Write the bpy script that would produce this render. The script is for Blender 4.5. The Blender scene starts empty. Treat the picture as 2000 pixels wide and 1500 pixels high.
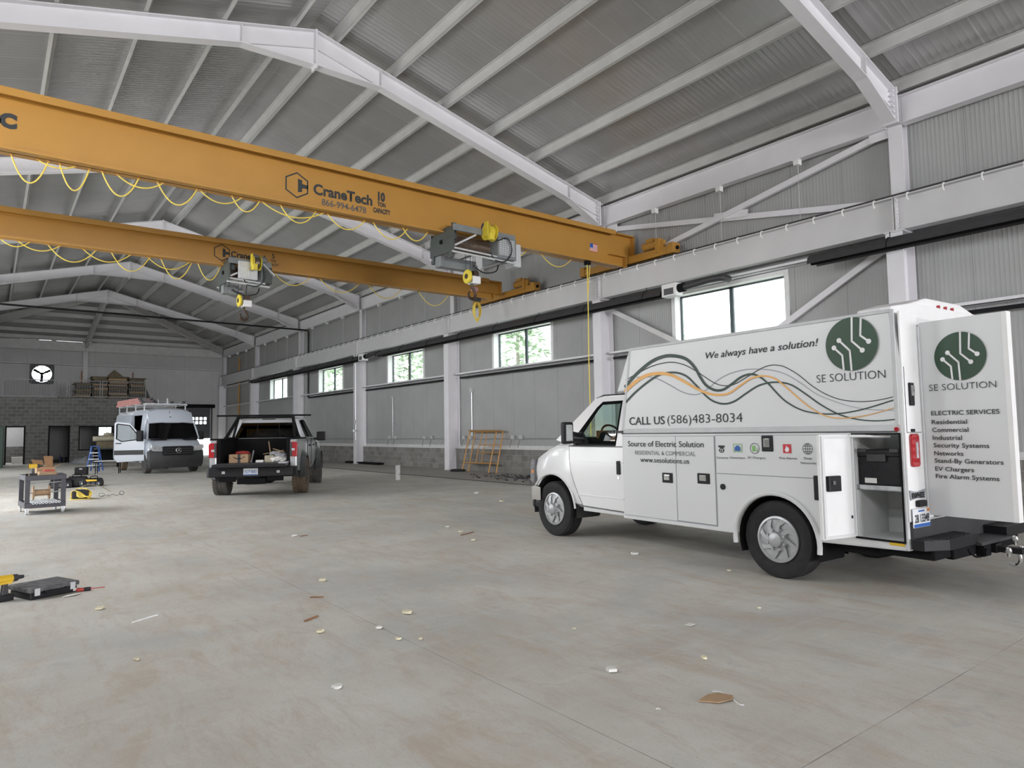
import bpy, bmesh, math, random
from mathutils import Vector, Matrix
random.seed(7)
SC = bpy.context.scene
COL = SC.collection
R = math.radians
# ------------------------------------------------------------------ camera
FPX, YAW, PITCH, ROLL, CAMH = 1332.5, R(37.51), R(3.89), R(0.92), 1.45
_fw = Vector((math.sin(YAW)*math.cos(PITCH), math.cos(YAW)*math.cos(PITCH), math.sin(PITCH)))
_rt = Vector((math.cos(YAW), -math.sin(YAW), 0)); _up = _rt.cross(_fw)
_r2 = _rt*math.cos(ROLL) - _up*math.sin(ROLL); _u2 = _rt*math.sin(ROLL) + _up*math.cos(ROLL)
cam_data = bpy.data.cameras.new('camera'); cam_data.sensor_width = 36.0; cam_data.lens = FPX/2000*36
cam_data.clip_end = 500
cam = bpy.data.objects.new('camera', cam_data); COL.objects.link(cam)
cam.matrix_world = Matrix(((_r2.x, _u2.x, -_fw.x, 0), (_r2.y, _u2.y, -_fw.y, 0), (_r2.z, _u2.z, -_fw.z, CAMH), (0, 0, 0, 1)))
SC.camera = cam
# ------------------------------------------------------------------ light: overcast sky, daylight in the open doorways, added fill lamps at the side
SC.view_settings.view_transform = 'Standard'; SC.view_settings.look = 'None'
SC.view_settings.gamma = 1.0; SC.view_settings.use_curve_mapping = False
SC.view_settings.exposure = 0.32
wd = bpy.data.worlds.new('overcast_sky'); SC.world = wd; wd.use_nodes = True
_bg = wd.node_tree.nodes['Background']; _bg.inputs['Color'].default_value = (0.93, 0.97, 1.0, 1); _bg.inputs['Strength'].default_value = 4.6
def area(name, loc, rot, sx, sy, power, col=(0.97, 0.98, 1.0)):
    d = bpy.data.lights.new(name, 'AREA'); d.shape = 'RECTANGLE'; d.size = sx; d.size_y = sy; d.energy = power; d.color = col
    o = bpy.data.objects.new(name, d); COL.objects.link(o); o.location = loc; o.rotation_euler = rot
    return o
# daylight through the open doors of the wall behind the camera and of the side wall opposite the windows
for _x in (0.6, 10.2):
    area('daylight_back_door', (_x, -31.8, 2.9), (R(90), 0, 0), 7.0, 5.4, 3000, (.97, .96, 1.0))
for _y, _p in ((19.0, 170), (35.0, 40)):
    area('daylight_side_door', (-3.45, _y, 2.5), (0, R(-90), 0), 4.6, 4.6, _p)
for _k, _p in ((-2, 370), (-1, 620), (0, 830), (1, 860), (2, 420), (3, 160), (4, 30)):  # fill lamps added high on the unseen side wall to brighten floor and truck
    area('added_side_fill', (-3.4, 9.93+8.141*_k, 5.3), (0, R(-67), 0), 1.9, 6.0, _p)
try:
    cy = SC.cycles
    cy.use_denoising = True; cy.max_bounces = 8; cy.diffuse_bounces = 5; cy.glossy_bounces = 3; cy.transparent_max_bounces = 12
    cy.sample_clamp_indirect = 4.0; cy.caustics_reflective = False; cy.caustics_refractive = False
except Exception:
    pass
# ------------------------------------------------------------------ materials (all node based)
def mat(name, color, rough=0.5, metal=0.0, var=0.06, scale=6.0, bump=0.0, bscale=60.0, coat=0.0, spec=None):
    m = bpy.data.materials.new(name); m.use_nodes = True
    nt = m.node_tree; b = nt.nodes['Principled BSDF']
    b.inputs['Roughness'].default_value = rough; b.inputs['Metallic'].default_value = metal
    if coat: b.inputs['Coat Weight'].default_value = coat; b.inputs['Coat Roughness'].default_value = 0.08
    if spec is not None: b.inputs['Specular IOR Level'].default_value = spec
    g = nt.nodes.new('ShaderNodeNewGeometry')
    n = nt.nodes.new('ShaderNodeTexNoise'); n.inputs['Scale'].default_value = scale; n.inputs['Detail'].default_value = 5
    r = nt.nodes.new('ShaderNodeValToRGB'); c = Vector(color)
    lo = [max(0, x*(1-var)) for x in c]; hi = [min(1, x*(1+var)) for x in c]
    r.color_ramp.elements[0].position = .3; r.color_ramp.elements[1].position = .7
    r.color_ramp.elements[0].color = (*lo, 1); r.color_ramp.elements[1].color = (*hi, 1)
    nt.links.new(g.outputs['Position'], n.inputs['Vector'])
    nt.links.new(n.outputs['Fac'], r.inputs['Fac']); nt.links.new(r.outputs['Color'], b.inputs['Base Color'])
    if bump:
        n2 = nt.nodes.new('ShaderNodeTexNoise'); n2.inputs['Scale'].default_value = bscale; n2.inputs['Detail'].default_value = 3
        bp = nt.nodes.new('ShaderNodeBump'); bp.inputs['Strength'].default_value = bump; bp.inputs['Distance'].default_value = .02
        nt.links.new(g.outputs['Position'], n2.inputs['Vector'])
        nt.links.new(n2.outputs['Fac'], bp.inputs['Height']); nt.links.new(bp.outputs['Normal'], b.inputs['Normal'])
    return m
def node(nt, t, **kw):
    n = nt.nodes.new(t)
    for k, v in kw.items(): setattr(n, k, v)
    return n
def math_n(nt, op, a, b=None):
    n = node(nt, 'ShaderNodeMath', operation=op)
    for i, v in enumerate((a, b)):
        if v is None: continue
        if isinstance(v, (int, float)): n.inputs[i].default_value = v
        else: nt.links.new(v, n.inputs[i])
    return n.outputs[0]
def sep_pos(nt):
    g = node(nt, 'ShaderNodeNewGeometry'); s = node(nt, 'ShaderNodeSeparateXYZ')
    nt.links.new(g.outputs['Position'], s.inputs[0]); return g, s
def panel_mat(name, color, axis, period, joint, rough=0.45, metal=0.0, bump=0.25, jw=0.012, jcol=None, alt=None):
    """sheet-metal lining: fine ribs plus a joint line every `joint` metres along a world axis ('X','Y')"""
    m = mat(name, color, rough, metal, .05, 1.3); nt = m.node_tree; b = nt.nodes['Principled BSDF']
    g, s = sep_pos(nt); a = s.outputs[axis]
    ph = math_n(nt, 'MULTIPLY', a, 2*math.pi/period)
    w = math_n(nt, 'SINE', ph); w = math_n(nt, 'MULTIPLY', w, .5); w = math_n(nt, 'POWER', math_n(nt, 'ADD', w, .5), 3.0)
    bp = node(nt, 'ShaderNodeBump'); bp.inputs['Strength'].default_value = bump; bp.inputs['Distance'].default_value = .012
    nt.links.new(w, bp.inputs['Height']); nt.links.new(bp.outputs['Normal'], b.inputs['Normal'])
    f = math_n(nt, 'FRACT', math_n(nt, 'DIVIDE', a, joint)); j = math_n(nt, 'LESS_THAN', f, jw/joint)
    mx = node(nt, 'ShaderNodeMix', data_type='RGBA'); src = b.inputs['Base Color'].links[0].from_socket
    nt.links.new(j, mx.inputs['Factor']); nt.links.new(src, mx.inputs['A'])
    mx.inputs['B'].default_value = (*(jcol or [x*.6 for x in color]), 1)
    nt.links.new(mx.outputs['Result'], b.inputs['Base Color'])
    return m
def block_mat(name, color, mortar, axis):
    m = mat(name, color, .9, 0, .2, 3.0); nt = m.node_tree; b = nt.nodes['Principled BSDF']
    g, s = sep_pos(nt); c = node(nt, 'ShaderNodeCombineXYZ')
    nt.links.new(s.outputs[axis], c.inputs[0]); nt.links.new(s.outputs['Z'], c.inputs[1])
    br = node(nt, 'ShaderNodeTexBrick'); br.offset = .5
    for k, v in (('Scale', 1.0), ('Mortar Size', .009), ('Mortar Smooth', .1), ('Bias', 0.0), ('Brick Width', .406), ('Row Height', .2032)): br.inputs[k].default_value = v
    br.inputs['Color1'].default_value = (*[x*.82 for x in color], 1); br.inputs['Color2'].default_value = (*[x*1.15 for x in color], 1); br.inputs['Mortar'].default_value = (*mortar, 1)
    nt.links.new(c.outputs[0], br.inputs['Vector'])
    mx = node(nt, 'ShaderNodeMix', data_type='RGBA', blend_type='MULTIPLY'); mx.inputs['Factor'].default_value = .55
    n = node(nt, 'ShaderNodeTexNoise'); n.inputs['Scale'].default_value = 5.0; n.inputs['Detail'].default_value = 6; nt.links.new(g.outputs['Position'], n.inputs['Vector'])
    nt.links.new(br.outputs['Color'], mx.inputs['A']); nt.links.new(n.outputs['Color'], mx.inputs['B'])
    rp = node(nt, 'ShaderNodeValToRGB'); rp.color_ramp.elements[0].color = (.55, .55, .55, 1); rp.color_ramp.elements[0].position = .3; rp.color_ramp.elements[1].position = .7
    nt.links.new(n.outputs['Fac'], rp.inputs['Fac']); nt.links.new(rp.outputs['Color'], mx.inputs['B'])
    nt.links.new(mx.outputs['Result'], b.inputs['Base Color'])
    bp = node(nt, 'ShaderNodeBump'); bp.inputs['Strength'].default_value = .4; bp.inputs['Distance'].default_value = .01; bp.invert = True
    nt.links.new(br.outputs['Fac'], bp.inputs['Height']); nt.links.new(bp.outputs['Normal'], b.inputs['Normal'])
    return m
def floor_mat():
    m = bpy.data.materials.new('dusty_concrete'); m.use_nodes = True; nt = m.node_tree; b = nt.nodes['Principled BSDF']
    b.inputs['Roughness'].default_value = .62; b.inputs['Specular IOR Level'].default_value = .3
    g, s = sep_pos(nt); P = g.outputs['Position']
    def noise(scale, det=6, rough=.6, stretch=None, dist=0.0):
        n = node(nt, 'ShaderNodeTexNoise'); n.inputs['Scale'].default_value = scale; n.inputs['Detail'].default_value = det; n.inputs['Roughness'].default_value = rough; n.inputs['Distortion'].default_value = dist
        if stretch:
            mp = node(nt, 'ShaderNodeMapping'); mp.inputs['Scale'].default_value = stretch[:3]; mp.inputs['Rotation'].default_value = (0, 0, stretch[3])
            nt.links.new(P, mp.inputs['Vector']); nt.links.new(mp.outputs[0], n.inputs['Vector'])
        else: nt.links.new(P, n.inputs['Vector'])
        return n.outputs['Fac']
    def ramp(f, p0, p1):
        r = node(nt, 'ShaderNodeMapRange'); r.inputs['From Min'].default_value = p0; r.inputs['From Max'].default_value = p1; r.clamp = True
        nt.links.new(f, r.inputs['Value']); return r.outputs[0]
    def mixc(fac, a, c, blend='MIX'):
        x = node(nt, 'ShaderNodeMix', data_type='RGBA', blend_type=blend)
        if isinstance(fac, float): x.inputs['Factor'].default_value = fac
        else: nt.links.new(fac, x.inputs['Factor'])
        for k, v in (('A', a), ('B', c)):
            if isinstance(v, tuple): x.inputs[k].default_value = (*v, 1)
            else: nt.links.new(v, x.inputs[k])
        return x.outputs['Result']
    c = mixc(ramp(noise(.9), .35, .65), (.565, .545, .49), (.665, .65, .605))
    c = mixc(math_n(nt, 'MULTIPLY', ramp(noise(.5, 6, .6, (1, 1, 1, 0), .5), .48, .62), .55), c, (.47, .475, .47))
    c = mixc(math_n(nt, 'MULTIPLY', ramp(noise(1.5, 12, .76, (1.0, .55, 1, .5), .9), .50, .64), .6), c, (.51, .42, .325))
    c = mixc(math_n(nt, 'MULTIPLY', ramp(noise(4.2, 12, .82, (1.2, .30, 1, .95), .5), .50, .65), .55), c, (.47, .385, .30))
    c = mixc(math_n(nt, 'MULTIPLY', ramp(noise(4.0, 9, .75, (.16, 1.5, 1, .35), .25), .52, .66), .32), c, (.70, .68, .635))
    c = mixc(math_n(nt, 'MULTIPLY', ramp(noise(7.5, 8, .8, (1.0, .22, 1, -.35), .2), .55, .70), .40), c, (.42, .37, .31))
    c = mixc(math_n(nt, 'MULTIPLY', ramp(noise(2.2, 8, .7, (1, 1, 1, 0), 1.2), .60, .68), .35), c, (.40, .405, .41))
    c = mixc(math_n(nt, 'MULTIPLY', ramp(noise(70, 3, .7), .58, .70), .42), c, (.30, .27, .23))
    # darker dirt strip between the floor edge and the window wall
    d = ramp(s.outputs['X'], 11.30, 11.42)
    c = mixc(math_n(nt, 'MULTIPLY', d, .55), c, (.25, .235, .21))
    # sawn control joints
    for ax, off, per in (('X', 2.36, 4.4), ('Y', 1.645, 8.14)):
        f = math_n(nt, 'FRACT', math_n(nt, 'DIVIDE', math_n(nt, 'SUBTRACT', s.outputs[ax], off - 400*per), per))
        j = math_n(nt, 'LESS_THAN', f, .007/per)
        c = mixc(math_n(nt, 'MULTIPLY', math_n(nt, 'MULTIPLY', j, ramp(noise(1.6), .3, .6)), .62), c, (.17, .155, .14))
    nt.links.new(c, b.inputs['Base Color'])
    bp = node(nt, 'ShaderNodeBump'); bp.inputs['Strength'].default_value = .25; bp.inputs['Distance'].default_value = .01
    nt.links.new(noise(30, 6), bp.inputs['Height']); nt.links.new(bp.outputs['Normal'], b.inputs['Normal'])
    rr = node(nt, 'ShaderNodeMapRange'); rr.inputs['To Min'].default_value = .5; rr.inputs['To Max'].default_value = .8
    nt.links.new(noise(2.0), rr.inputs['Value']); nt.links.new(rr.outputs[0], b.inputs['Roughness'])
    return m
def glass_mat(name, tint=(.92, .97, .95), refl=.10, dens=1.0, fr=.35):
    m = bpy.data.materials.new(name); m.use_nodes = True; nt = m.node_tree; nt.nodes.clear()
    t = node(nt, 'ShaderNodeBsdfTransparent'); t.inputs['Color'].default_value = (*[x*dens for x in tint], 1)
    gl = node(nt, 'ShaderNodeBsdfGlossy'); gl.inputs['Roughness'].default_value = .03; gl.inputs['Color'].default_value = (1, 1, 1, 1)
    lw = node(nt, 'ShaderNodeLayerWeight'); lw.inputs['Blend'].default_value = .35
    mr = math_n(nt, 'ADD', math_n(nt, 'MULTIPLY', lw.outputs['Fresnel'], fr), refl*.5)
    mx = node(nt, 'ShaderNodeMixShader'); nt.links.new(mr, mx.inputs[0]); nt.links.new(t.outputs[0], mx.inputs[1]); nt.links.new(gl.outputs[0], mx.inputs[2])
    o = node(nt, 'ShaderNodeOutputMaterial'); nt.links.new(mx.outputs[0], o.inputs['Surface'])
    return m
MT = {}
MT['floor'] = floor_mat()
MT['steel'] = mat('white_painted_steel', (.80, .79, .815), .42, 0, .03, 2.0)
MT['steel_dirty'] = mat('scuffed_white_steel', (.66, .65, .65), .5, 0, .08, 3.0)
MT['purlin'] = mat('dull_white_purlin', (.60, .60, .585), .45, 0, .06, 2.5)
MT['roofp'] = panel_mat('ribbed_roof_liner', (.45, .445, .44), 'Y', .125, 1.03, .24, .35, .30, .014, (.6, .6, .6))
MT['hipp'] = panel_mat('ribbed_hip_liner', (.42, .415, .41), 'X', .125, 1.03, .24, .35, .30, .014, (.6, .6, .6))
MT['wallp'] = panel_mat('ribbed_wall_liner', (.40, .405, .40), 'Y', .075, 1.16, .5, 0, .35, .012)
MT['endp'] = panel_mat('ribbed_end_liner', (.52, .51, .51), 'X', .075, 1.9, .5, 0, .3, .014)
MT['blk'] = block_mat('grey_block_side', (.27, .26, .245), (.36, .35, .33), 'Y')
MT['blkx'] = block_mat('grey_block_end', (.16, .157, .15), (.30, .295, .28), 'X')
MT['flash'] = mat('white_flashing', (.66, .66, .65), .5)
MT['yellow'] = mat('crane_yellow', (.46, .235, .045), .38, 0, .05, 1.5)
MT['ygold'] = mat('cable_yellow', (.80, .62, .10), .5)
MT['black'] = mat('black_plastic', (.013, .013, .015), .5, 0, .2, 20, spec=.3)
MT['blackm'] = mat('matt_black', (.008, .008, .009), .85, 0, .2, 20, spec=.15)
MT['rubber'] = mat('tyre_rubber', (.016, .016, .017), .8, 0, .25, 14, .2, 90)
MT['dark'] = mat('dark_grey', (.04, .04, .043), .5, 0, .15, 10)
MT['grey'] = mat('machine_grey', (.20, .215, .22), .45, 0, .08, 8)
MT['dgreen'] = mat('grey_green_plate', (.055, .066, .062), .5, 0, .1, 8)
MT['lgrey'] = mat('light_grey', (.55, .56, .57), .5)
MT['galv'] = mat('galvanised_steel', (.60, .62, .63), .35, .7, .12, 18)
MT['chrome'] = mat('chrome', (.80, .80, .80), .15, 1.0, .05, 8)
MT['alu'] = mat('aluminium_trim', (.62, .63, .64), .35, .6, .05, 8)
MT['hub'] = mat('silver_hubcap', (.46, .47, .48), .38, .35, .06, 12)
MT['vwhite'] = mat('van_white', (.78, .78, .79), .28, 0, .02, 1.0, coat=.6)
MT['bwhite'] = mat('body_panel_white', (.70, .71, .715), .38, 0, .02, 1.0)
MT['inner'] = mat('compartment_white', (.66, .67, .66), .45)
MT['ink'] = mat('lettering_black', (.025, .03, .032), .6)
MT['inkg'] = mat('lettering_grey', (.09, .09, .095), .6)
MT['green'] = mat('decal_green', (.022, .062, .032), .5)
MT['dgrn2'] = mat('decal_deep_green', (.018, .045, .032), .5)
MT['dorange'] = mat('decal_orange', (.78, .42, .12), .5)
MT['dgray'] = mat('decal_grey', (.32, .33, .36), .5)
MT['dred'] = mat('decal_red', (.55, .03, .04), .5)
MT['dblue'] = mat('decal_blue', (.03, .12, .42), .5)
MT['dlime'] = mat('decal_lime', (.20, .48, .12), .5)
MT['railgrey'] = mat('dull_rail_grey', (.24, .24, .24), .5)
MT['beamw'] = mat('runway_white', (.64, .635, .64), .45, 0, .03, 2.0)
MT['pvw'] = mat('bluish_white_paint', (.56, .60, .68), .3, 0, .02, 1.0, coat=.5)
MT['brown'] = mat('dark_brown_steel', (.05, .028, .015), .5, .3, .2, 20)
MT['white'] = mat('white_paint', (.82, .82, .82), .5, 0, .03)
MT['paperwhite'] = mat('bright_white', (.88, .88, .87), .4, 0, .02)
MT['paper'] = mat('white_paper', (.78, .77, .74), .8)
MT['foam'] = mat('cream_foam', (.74, .68, .50), .85)
MT['red'] = mat('red_lens', (.42, .012, .02), .15, 0, .15, 30, coat=.8)
MT['redp'] = mat('red_plastic', (.45, .05, .04), .45)
MT['amber'] = mat('amber_lens', (.6, .22, .05), .2)
MT['lens'] = mat('clear_lens', (.62, .64, .66), .12, .3, .15, 25)
MT['glass'] = glass_mat('window_glass', (.95, .99, .97), .06)
MT['cglass'] = glass_mat('cab_glass', (.72, .86, .80), .03, 1.0, .06)
MT['sglass'] = glass_mat('smoky_glass', (.42, .47, .48), .05, 1.0, .10)
MT['tint'] = glass_mat('dark_tinted_glass', (.035, .035, .04), .05, 1.0, .10)
MT['wframe'] = mat('dark_window_frame', (.05, .065, .07), .4, .3)
MT['silver'] = mat('silver_truck_paint', (.54, .55, .57), .28, .35, .04, 2.0, coat=.5)
MT['tan'] = mat('muddy_tread', (.17, .125, .085), .9, 0, .35, 25, .4, 60)
MT['dirtyrub'] = mat('dusty_rubber', (.085, .078, .07), .85, 0, .3, 20, .4, 60)
MT['card'] = mat('cardboard', (.42, .28, .165), .8, 0, .08, 9)
MT['wood'] = mat('plain_wood', (.36, .24, .14), .7, 0, .18, 15)
MT['olive'] = mat('brown_board', (.14, .115, .07), .8, 0, .25, 8)
MT['rust'] = mat('rusty_brown', (.26, .12, .05), .8, 0, .25, 12)
MT['ropemetal'] = mat('brown_drum_rope', (.17, .13, .10), .4, .6, .3, 40)
MT['scaf'] = mat('scaffold_orange', (.52, .27, .07), .5, 0, .12, 12)
MT['blue'] = mat('ladder_blue', (.03, .11, .38), .45)
MT['mblue'] = mat('motor_blue', (.03, .05, .16), .4)
MT['yel'] = mat('tool_yellow', (.72, .46, .03), .45)
MT['lemon'] = mat('reel_yellow', (.72, .58, .05), .4)
MT['pink'] = mat('faded_red_fibreglass', (.52, .24, .22), .6, 0, .1)
MT['cartg'] = mat('charcoal_plastic', (.055, .055, .068), .55, 0, .15, 14)
MT['cream'] = mat('cream_roll', (.42, .38, .29), .8, 0, .12)
MT['pvc'] = mat('white_pvc', (.72, .71, .70), .45, 0, .12, 20)
MT['greenp'] = mat('dark_green_plastic', (.02, .05, .035), .5)
MT['leaf'] = mat('pine_leaf', (.42, .52, .36), .7, 0, .5, 1.2)
MT['bark'] = mat('bark', (.35, .31, .27), .9, 0, .3, 8)
MT['lawn'] = mat('pale_gravel_yard', (.5, .5, .45), .95, 0, .2, .4)
MT['plastic_sheet'] = mat('milky_plastic_sheet', (.42, .43, .45), .25, 0, .2, 9, .8, 12)
MT['plate'] = mat('licence_plate_white', (.74, .75, .78), .5)
MT['lensd'] = mat('smoky_lens', (.20, .20, .21), .15, .1, .3, 30)
MT['rib'] = mat('dark_shutter', (.06, .06, .065), .5, .3)
# ------------------------------------------------------------------ mesh helpers
class MB:
    def __init__(s): s.bm = bmesh.new()
    def quad(s, *pts):
        v = [s.bm.verts.new(p) for p in pts]; return s.bm.faces.new(v)
    def box(s, x0, x1, y0, y1, z0, z1):
        p = [(x, y, z) for z in (z0, z1) for y in (y0, y1) for x in (x0, x1)]
        v = [s.bm.verts.new(q) for q in p]
        for f in ((0, 2, 3, 1), (4, 5, 7, 6), (0, 1, 5, 4), (2, 6, 7, 3), (0, 4, 6, 2), (1, 3, 7, 5)): s.bm.faces.new([v[i] for i in f])
        return v
    def obox(s, c, size, M=None):
        v = s.box(*[k for a in range(3) for k in (-size[a]/2, size[a]/2)])
        M = M or Matrix.Identity(3)
        for q in v: q.co = M @ q.co + Vector(c)
        return v
    def bar(s, p0, p1, w, h, up=(0, 0, 1)):
        p0, p1 = Vector(p0), Vector(p1); d = p1 - p0; L = d.length; d.normalize(); up = Vector(up)
        sd = d.cross(up)
        if sd.length < 1e-4: sd = d.cross(Vector((1, 0, 0)))
        sd.normalize(); u = sd.cross(d)
        M = Matrix((sd, d, u)).transposed()
        return s.obox((p0 + p1)/2, (w, L, h), M)
    def cyl(s, p0, p1, r0, r1=None, n=16, caps=True):
        r1 = r0 if r1 is None else r1
        p0, p1 = Vector(p0), Vector(p1); d = (p1 - p0).normalized()
        a = d.orthogonal().normalized(); b = d.cross(a)
        A, B = [], []
        for i in range(n):
            t = 2*math.pi*i/n; o = a*math.cos(t) + b*math.sin(t)
            A.append(s.bm.verts.new(p0 + o*r0)); B.append(s.bm.verts.new(p1 + o*r1))
        for i in range(n): s.bm.faces.new((A[i], A[(i+1) % n], B[(i+1) % n], B[i]))
        if caps: s.bm.faces.new(A[::-1]); s.bm.faces.new(B)
    def tube(s, pts, r, n=8, closed=False):
        P = [Vector(p) for p in pts]; N = len(P); rings = []; prev = None
        for i in range(N):
            if closed: d = P[(i+1) % N] - P[i-1]
            else: d = P[min(i+1, N-1)] - P[max(i-1, 0)]
            d.normalize()
            if prev is None: a = d.orthogonal().normalized()
            else:
                a = prev - d*prev.dot(d)
                a = a.normalized() if a.length > 1e-5 else d.orthogonal().normalized()
            prev = a; b = d.cross(a); rr = r[i] if isinstance(r, (list, tuple)) else r
            rings.append([s.bm.verts.new(P[i] + (a*math.cos(2*math.pi*k/n) + b*math.sin(2*math.pi*k/n))*rr) for k in range(n)])
        for i in range(N if closed else N-1):
            A, B = rings[i], rings[(i+1) % N]
            for k in range(n): s.bm.faces.new((A[k], A[(k+1) % n], B[(k+1) % n], B[k]))
        if not closed: s.bm.faces.new(rings[0][::-1]); s.bm.faces.new(rings[-1])
    def prism(s, poly, axis, a, b):
        def P(q, t): return {'x': (t, q[0], q[1]), 'y': (q[0], t, q[1]), 'z': (q[0], q[1], t)}[axis]
        A = [s.bm.verts.new(P(q, a)) for q in poly]; B = [s.bm.verts.new(P(q, b)) for q in poly]; n = len(poly)
        for i in range(n): s.bm.faces.new((A[i], A[(i+1) % n], B[(i+1) % n], B[i]))
        s.bm.faces.new(A[::-1]); s.bm.faces.new(B)
    def lathe(s, prof, c, axis='x', n=32, closed=False):
        """prof: list of (offset along axis, radius)"""
        c = Vector(c); rings = []
        for t, r in prof:
            ring = []
            for i in range(n):
                a = 2*math.pi*i/n; u, w = r*math.cos(a), r*math.sin(a)
                o = {'x': (t, u, w), 'y': (u, t, w), 'z': (u, w, t)}[axis]
                ring.append(s.bm.verts.new(c + Vector(o)))
            rings.append(ring)
        for k in range(len(rings) if closed else len(rings)-1):
            A, B = rings[k], rings[(k+1) % len(rings)]
            for i in range(n): s.bm.faces.new((A[i], A[(i+1) % n], B[(i+1) % n], B[i]))
        if not closed:
            if prof[0][1] > 1e-6: s.bm.faces.new(rings[0][::-1])
            if prof[-1][1] > 1e-6: s.bm.faces.new(rings[-1])
    def loft(s, rings, cap=True):
        V = [[s.bm.verts.new(p) for p in r] for r in rings]; n = len(V[0])
        for A, B in zip(V, V[1:]):
            for i in range(n): s.bm.faces.new((A[i], A[(i+1) % n], B[(i+1) % n], B[i]))
        if cap: s.bm.faces.new(V[0][::-1]); s.bm.faces.new(V[-1])
    def ribbon(s, pts, widths, nrm, lift=0.0):
        """flat stroke of varying width along pts in a plane with normal nrm"""
        P = [Vector(p) for p in pts]; nr = Vector(nrm).normalized(); L = []
        for i in range(len(P)):
            d = (P[min(i+1, len(P)-1)] - P[max(i-1, 0)]).normalized(); sd = nr.cross(d).normalized()
            w = widths[i] if isinstance(widths, (list, tuple)) else widths
            L.append((s.bm.verts.new(P[i] + sd*w/2 + nr*lift), s.bm.verts.new(P[i] - sd*w/2 + nr*lift)))
        for a, b in zip(L, L[1:]): s.bm.faces.new((a[0], a[1], b[1], b[0]))
    def disc(s, c, r, nrm, n=24, sy=1.0, up=(0, 0, 1)):
        nr = Vector(nrm).normalized(); u = Vector(up); sd = u.cross(nr).normalized(); u = nr.cross(sd)
        s.bm.faces.new([s.bm.verts.new(Vector(c) + sd*r*math.cos(2*math.pi*i/n) + u*r*sy*math.sin(2*math.pi*i/n)) for i in range(n)])
    def poly(s, pts): return s.bm.faces.new([s.bm.verts.new(p) for p in pts])
    def xf(s, M):
        bmesh.ops.transform(s.bm, matrix=M, verts=s.bm.verts[:])
    def build(s, name, m, parent=None, smooth=False, bevel=0.0, seg=2, link=True):
        bm = s.bm
        bmesh.ops.recalc_face_normals(bm, faces=bm.faces[:])
        if bevel:
            es = [e for e in bm.edges if len(e.link_faces) == 2 and e.calc_face_angle(0) > R(35)]
            if es: bmesh.ops.bevel(bm, geom=es, offset=bevel, segments=seg, affect='EDGES', clamp_overlap=True, profile=.6)
        me = bpy.data.meshes.new(name)
        bm.to_mesh(me); bm.free()
        me.materials.append(MT[m] if isinstance(m, str) else m)
        if smooth:
            for p in me.polygons: p.use_smooth = True
            try: me.set_sharp_from_angle(angle=R(38))
            except Exception: pass
        o = bpy.data.objects.new(name, me); COL.objects.link(o)
        if parent is not None: o.parent = parent
        return o
def tag(o, label=None, cat=None, group=None, kind=None):
    if label: o['label'] = label
    if cat: o['category'] = cat
    if group: o['group'] = group
    if kind or label: o['kind'] = kind or 'thing'
    return o
def thing(name, label, cat, loc=(0, 0, 0), rz=0.0, group=None):
    o = bpy.data.objects.new(name, None); COL.objects.link(o); o.empty_display_size = .1
    o.location = loc; o.rotation_euler = (0, 0, rz)
    return tag(o, label, cat, group)
def structure(o): o['kind'] = 'structure'; return o
def dup(root, loc=None, rz=None, label=None, group=None):
    r = root.copy(); COL.objects.link(r)
    if loc is not None: r.location = loc
    if rz is not None: r.rotation_euler = (0, 0, rz)
    if label: r['label'] = label
    if group: r['group'] = group
    for ch in list(root.children):
        c = ch.copy(); COL.objects.link(c); c.parent = r
        for g in list(ch.children):
            d = g.copy(); COL.objects.link(d); d.parent = c
    return r
def cut(o, *cutters):
    """subtract helper solids from a mesh object, then discard the helpers"""
    for c in cutters:
        c.parent = o.parent
        md = o.modifiers.new('cut', 'BOOLEAN'); md.operation = 'DIFFERENCE'; md.object = c; md.solver = 'EXACT'
    dg = bpy.context.evaluated_depsgraph_get(); dg.update()
    me = bpy.data.meshes.new_from_object(o.evaluated_get(dg))
    o.modifiers.clear(); o.data = me
    for c in cutters: bpy.data.objects.remove(c, do_unlink=True)
    return o
_cap = []
def text(name, body, m, parent, origin, xdir, ydir, height, width=None, bold=0.0, shear=0.0, lift=.003, align='L', spacing=1.0):
    """flat lettering: baseline starts at origin, runs along xdir, cap height = height, optional total width"""
    def mesh(t, b, sh):
        cu = bpy.data.curves.new('lettering', 'FONT'); cu.body = t; cu.offset = b; cu.shear = sh; cu.fill_mode = 'FRONT'; cu.resolution_u = 3; cu.space_character = spacing
        ob = bpy.data.objects.new('lettering', cu); COL.objects.link(ob)
        dg = bpy.context.evaluated_depsgraph_get(); dg.update()
        me = bpy.data.meshes.new_from_object(ob.evaluated_get(dg)); bpy.data.objects.remove(ob, do_unlink=True); return me
    if not _cap:
        h = mesh('H', 0, 0); _cap.append(max(v.co.y for v in h.vertices))
    me = mesh(body, bold, shear)
    k = height/_cap[0]; xs = [v.co.x for v in me.vertices]; x0, x1 = min(xs), max(xs)
    kx = width/(x1-x0) if width else k
    sh0 = {'L': 0, 'C': -(x1-x0)*kx/2, 'R': -(x1-x0)*kx}[align]
    X, Y = Vector(xdir).normalized(), Vector(ydir).normalized(); N = X.cross(Y); O = Vector(origin)
    for v in me.vertices: v.co = O + X*((v.co.x - x0)*kx + sh0) + Y*(v.co.y*k) + N*lift
    me.materials.clear(); me.materials.append(MT[m]); me.name = name
    o = bpy.data.objects.new(name, me); COL.objects.link(o); o.parent = parent
    return o
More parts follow.
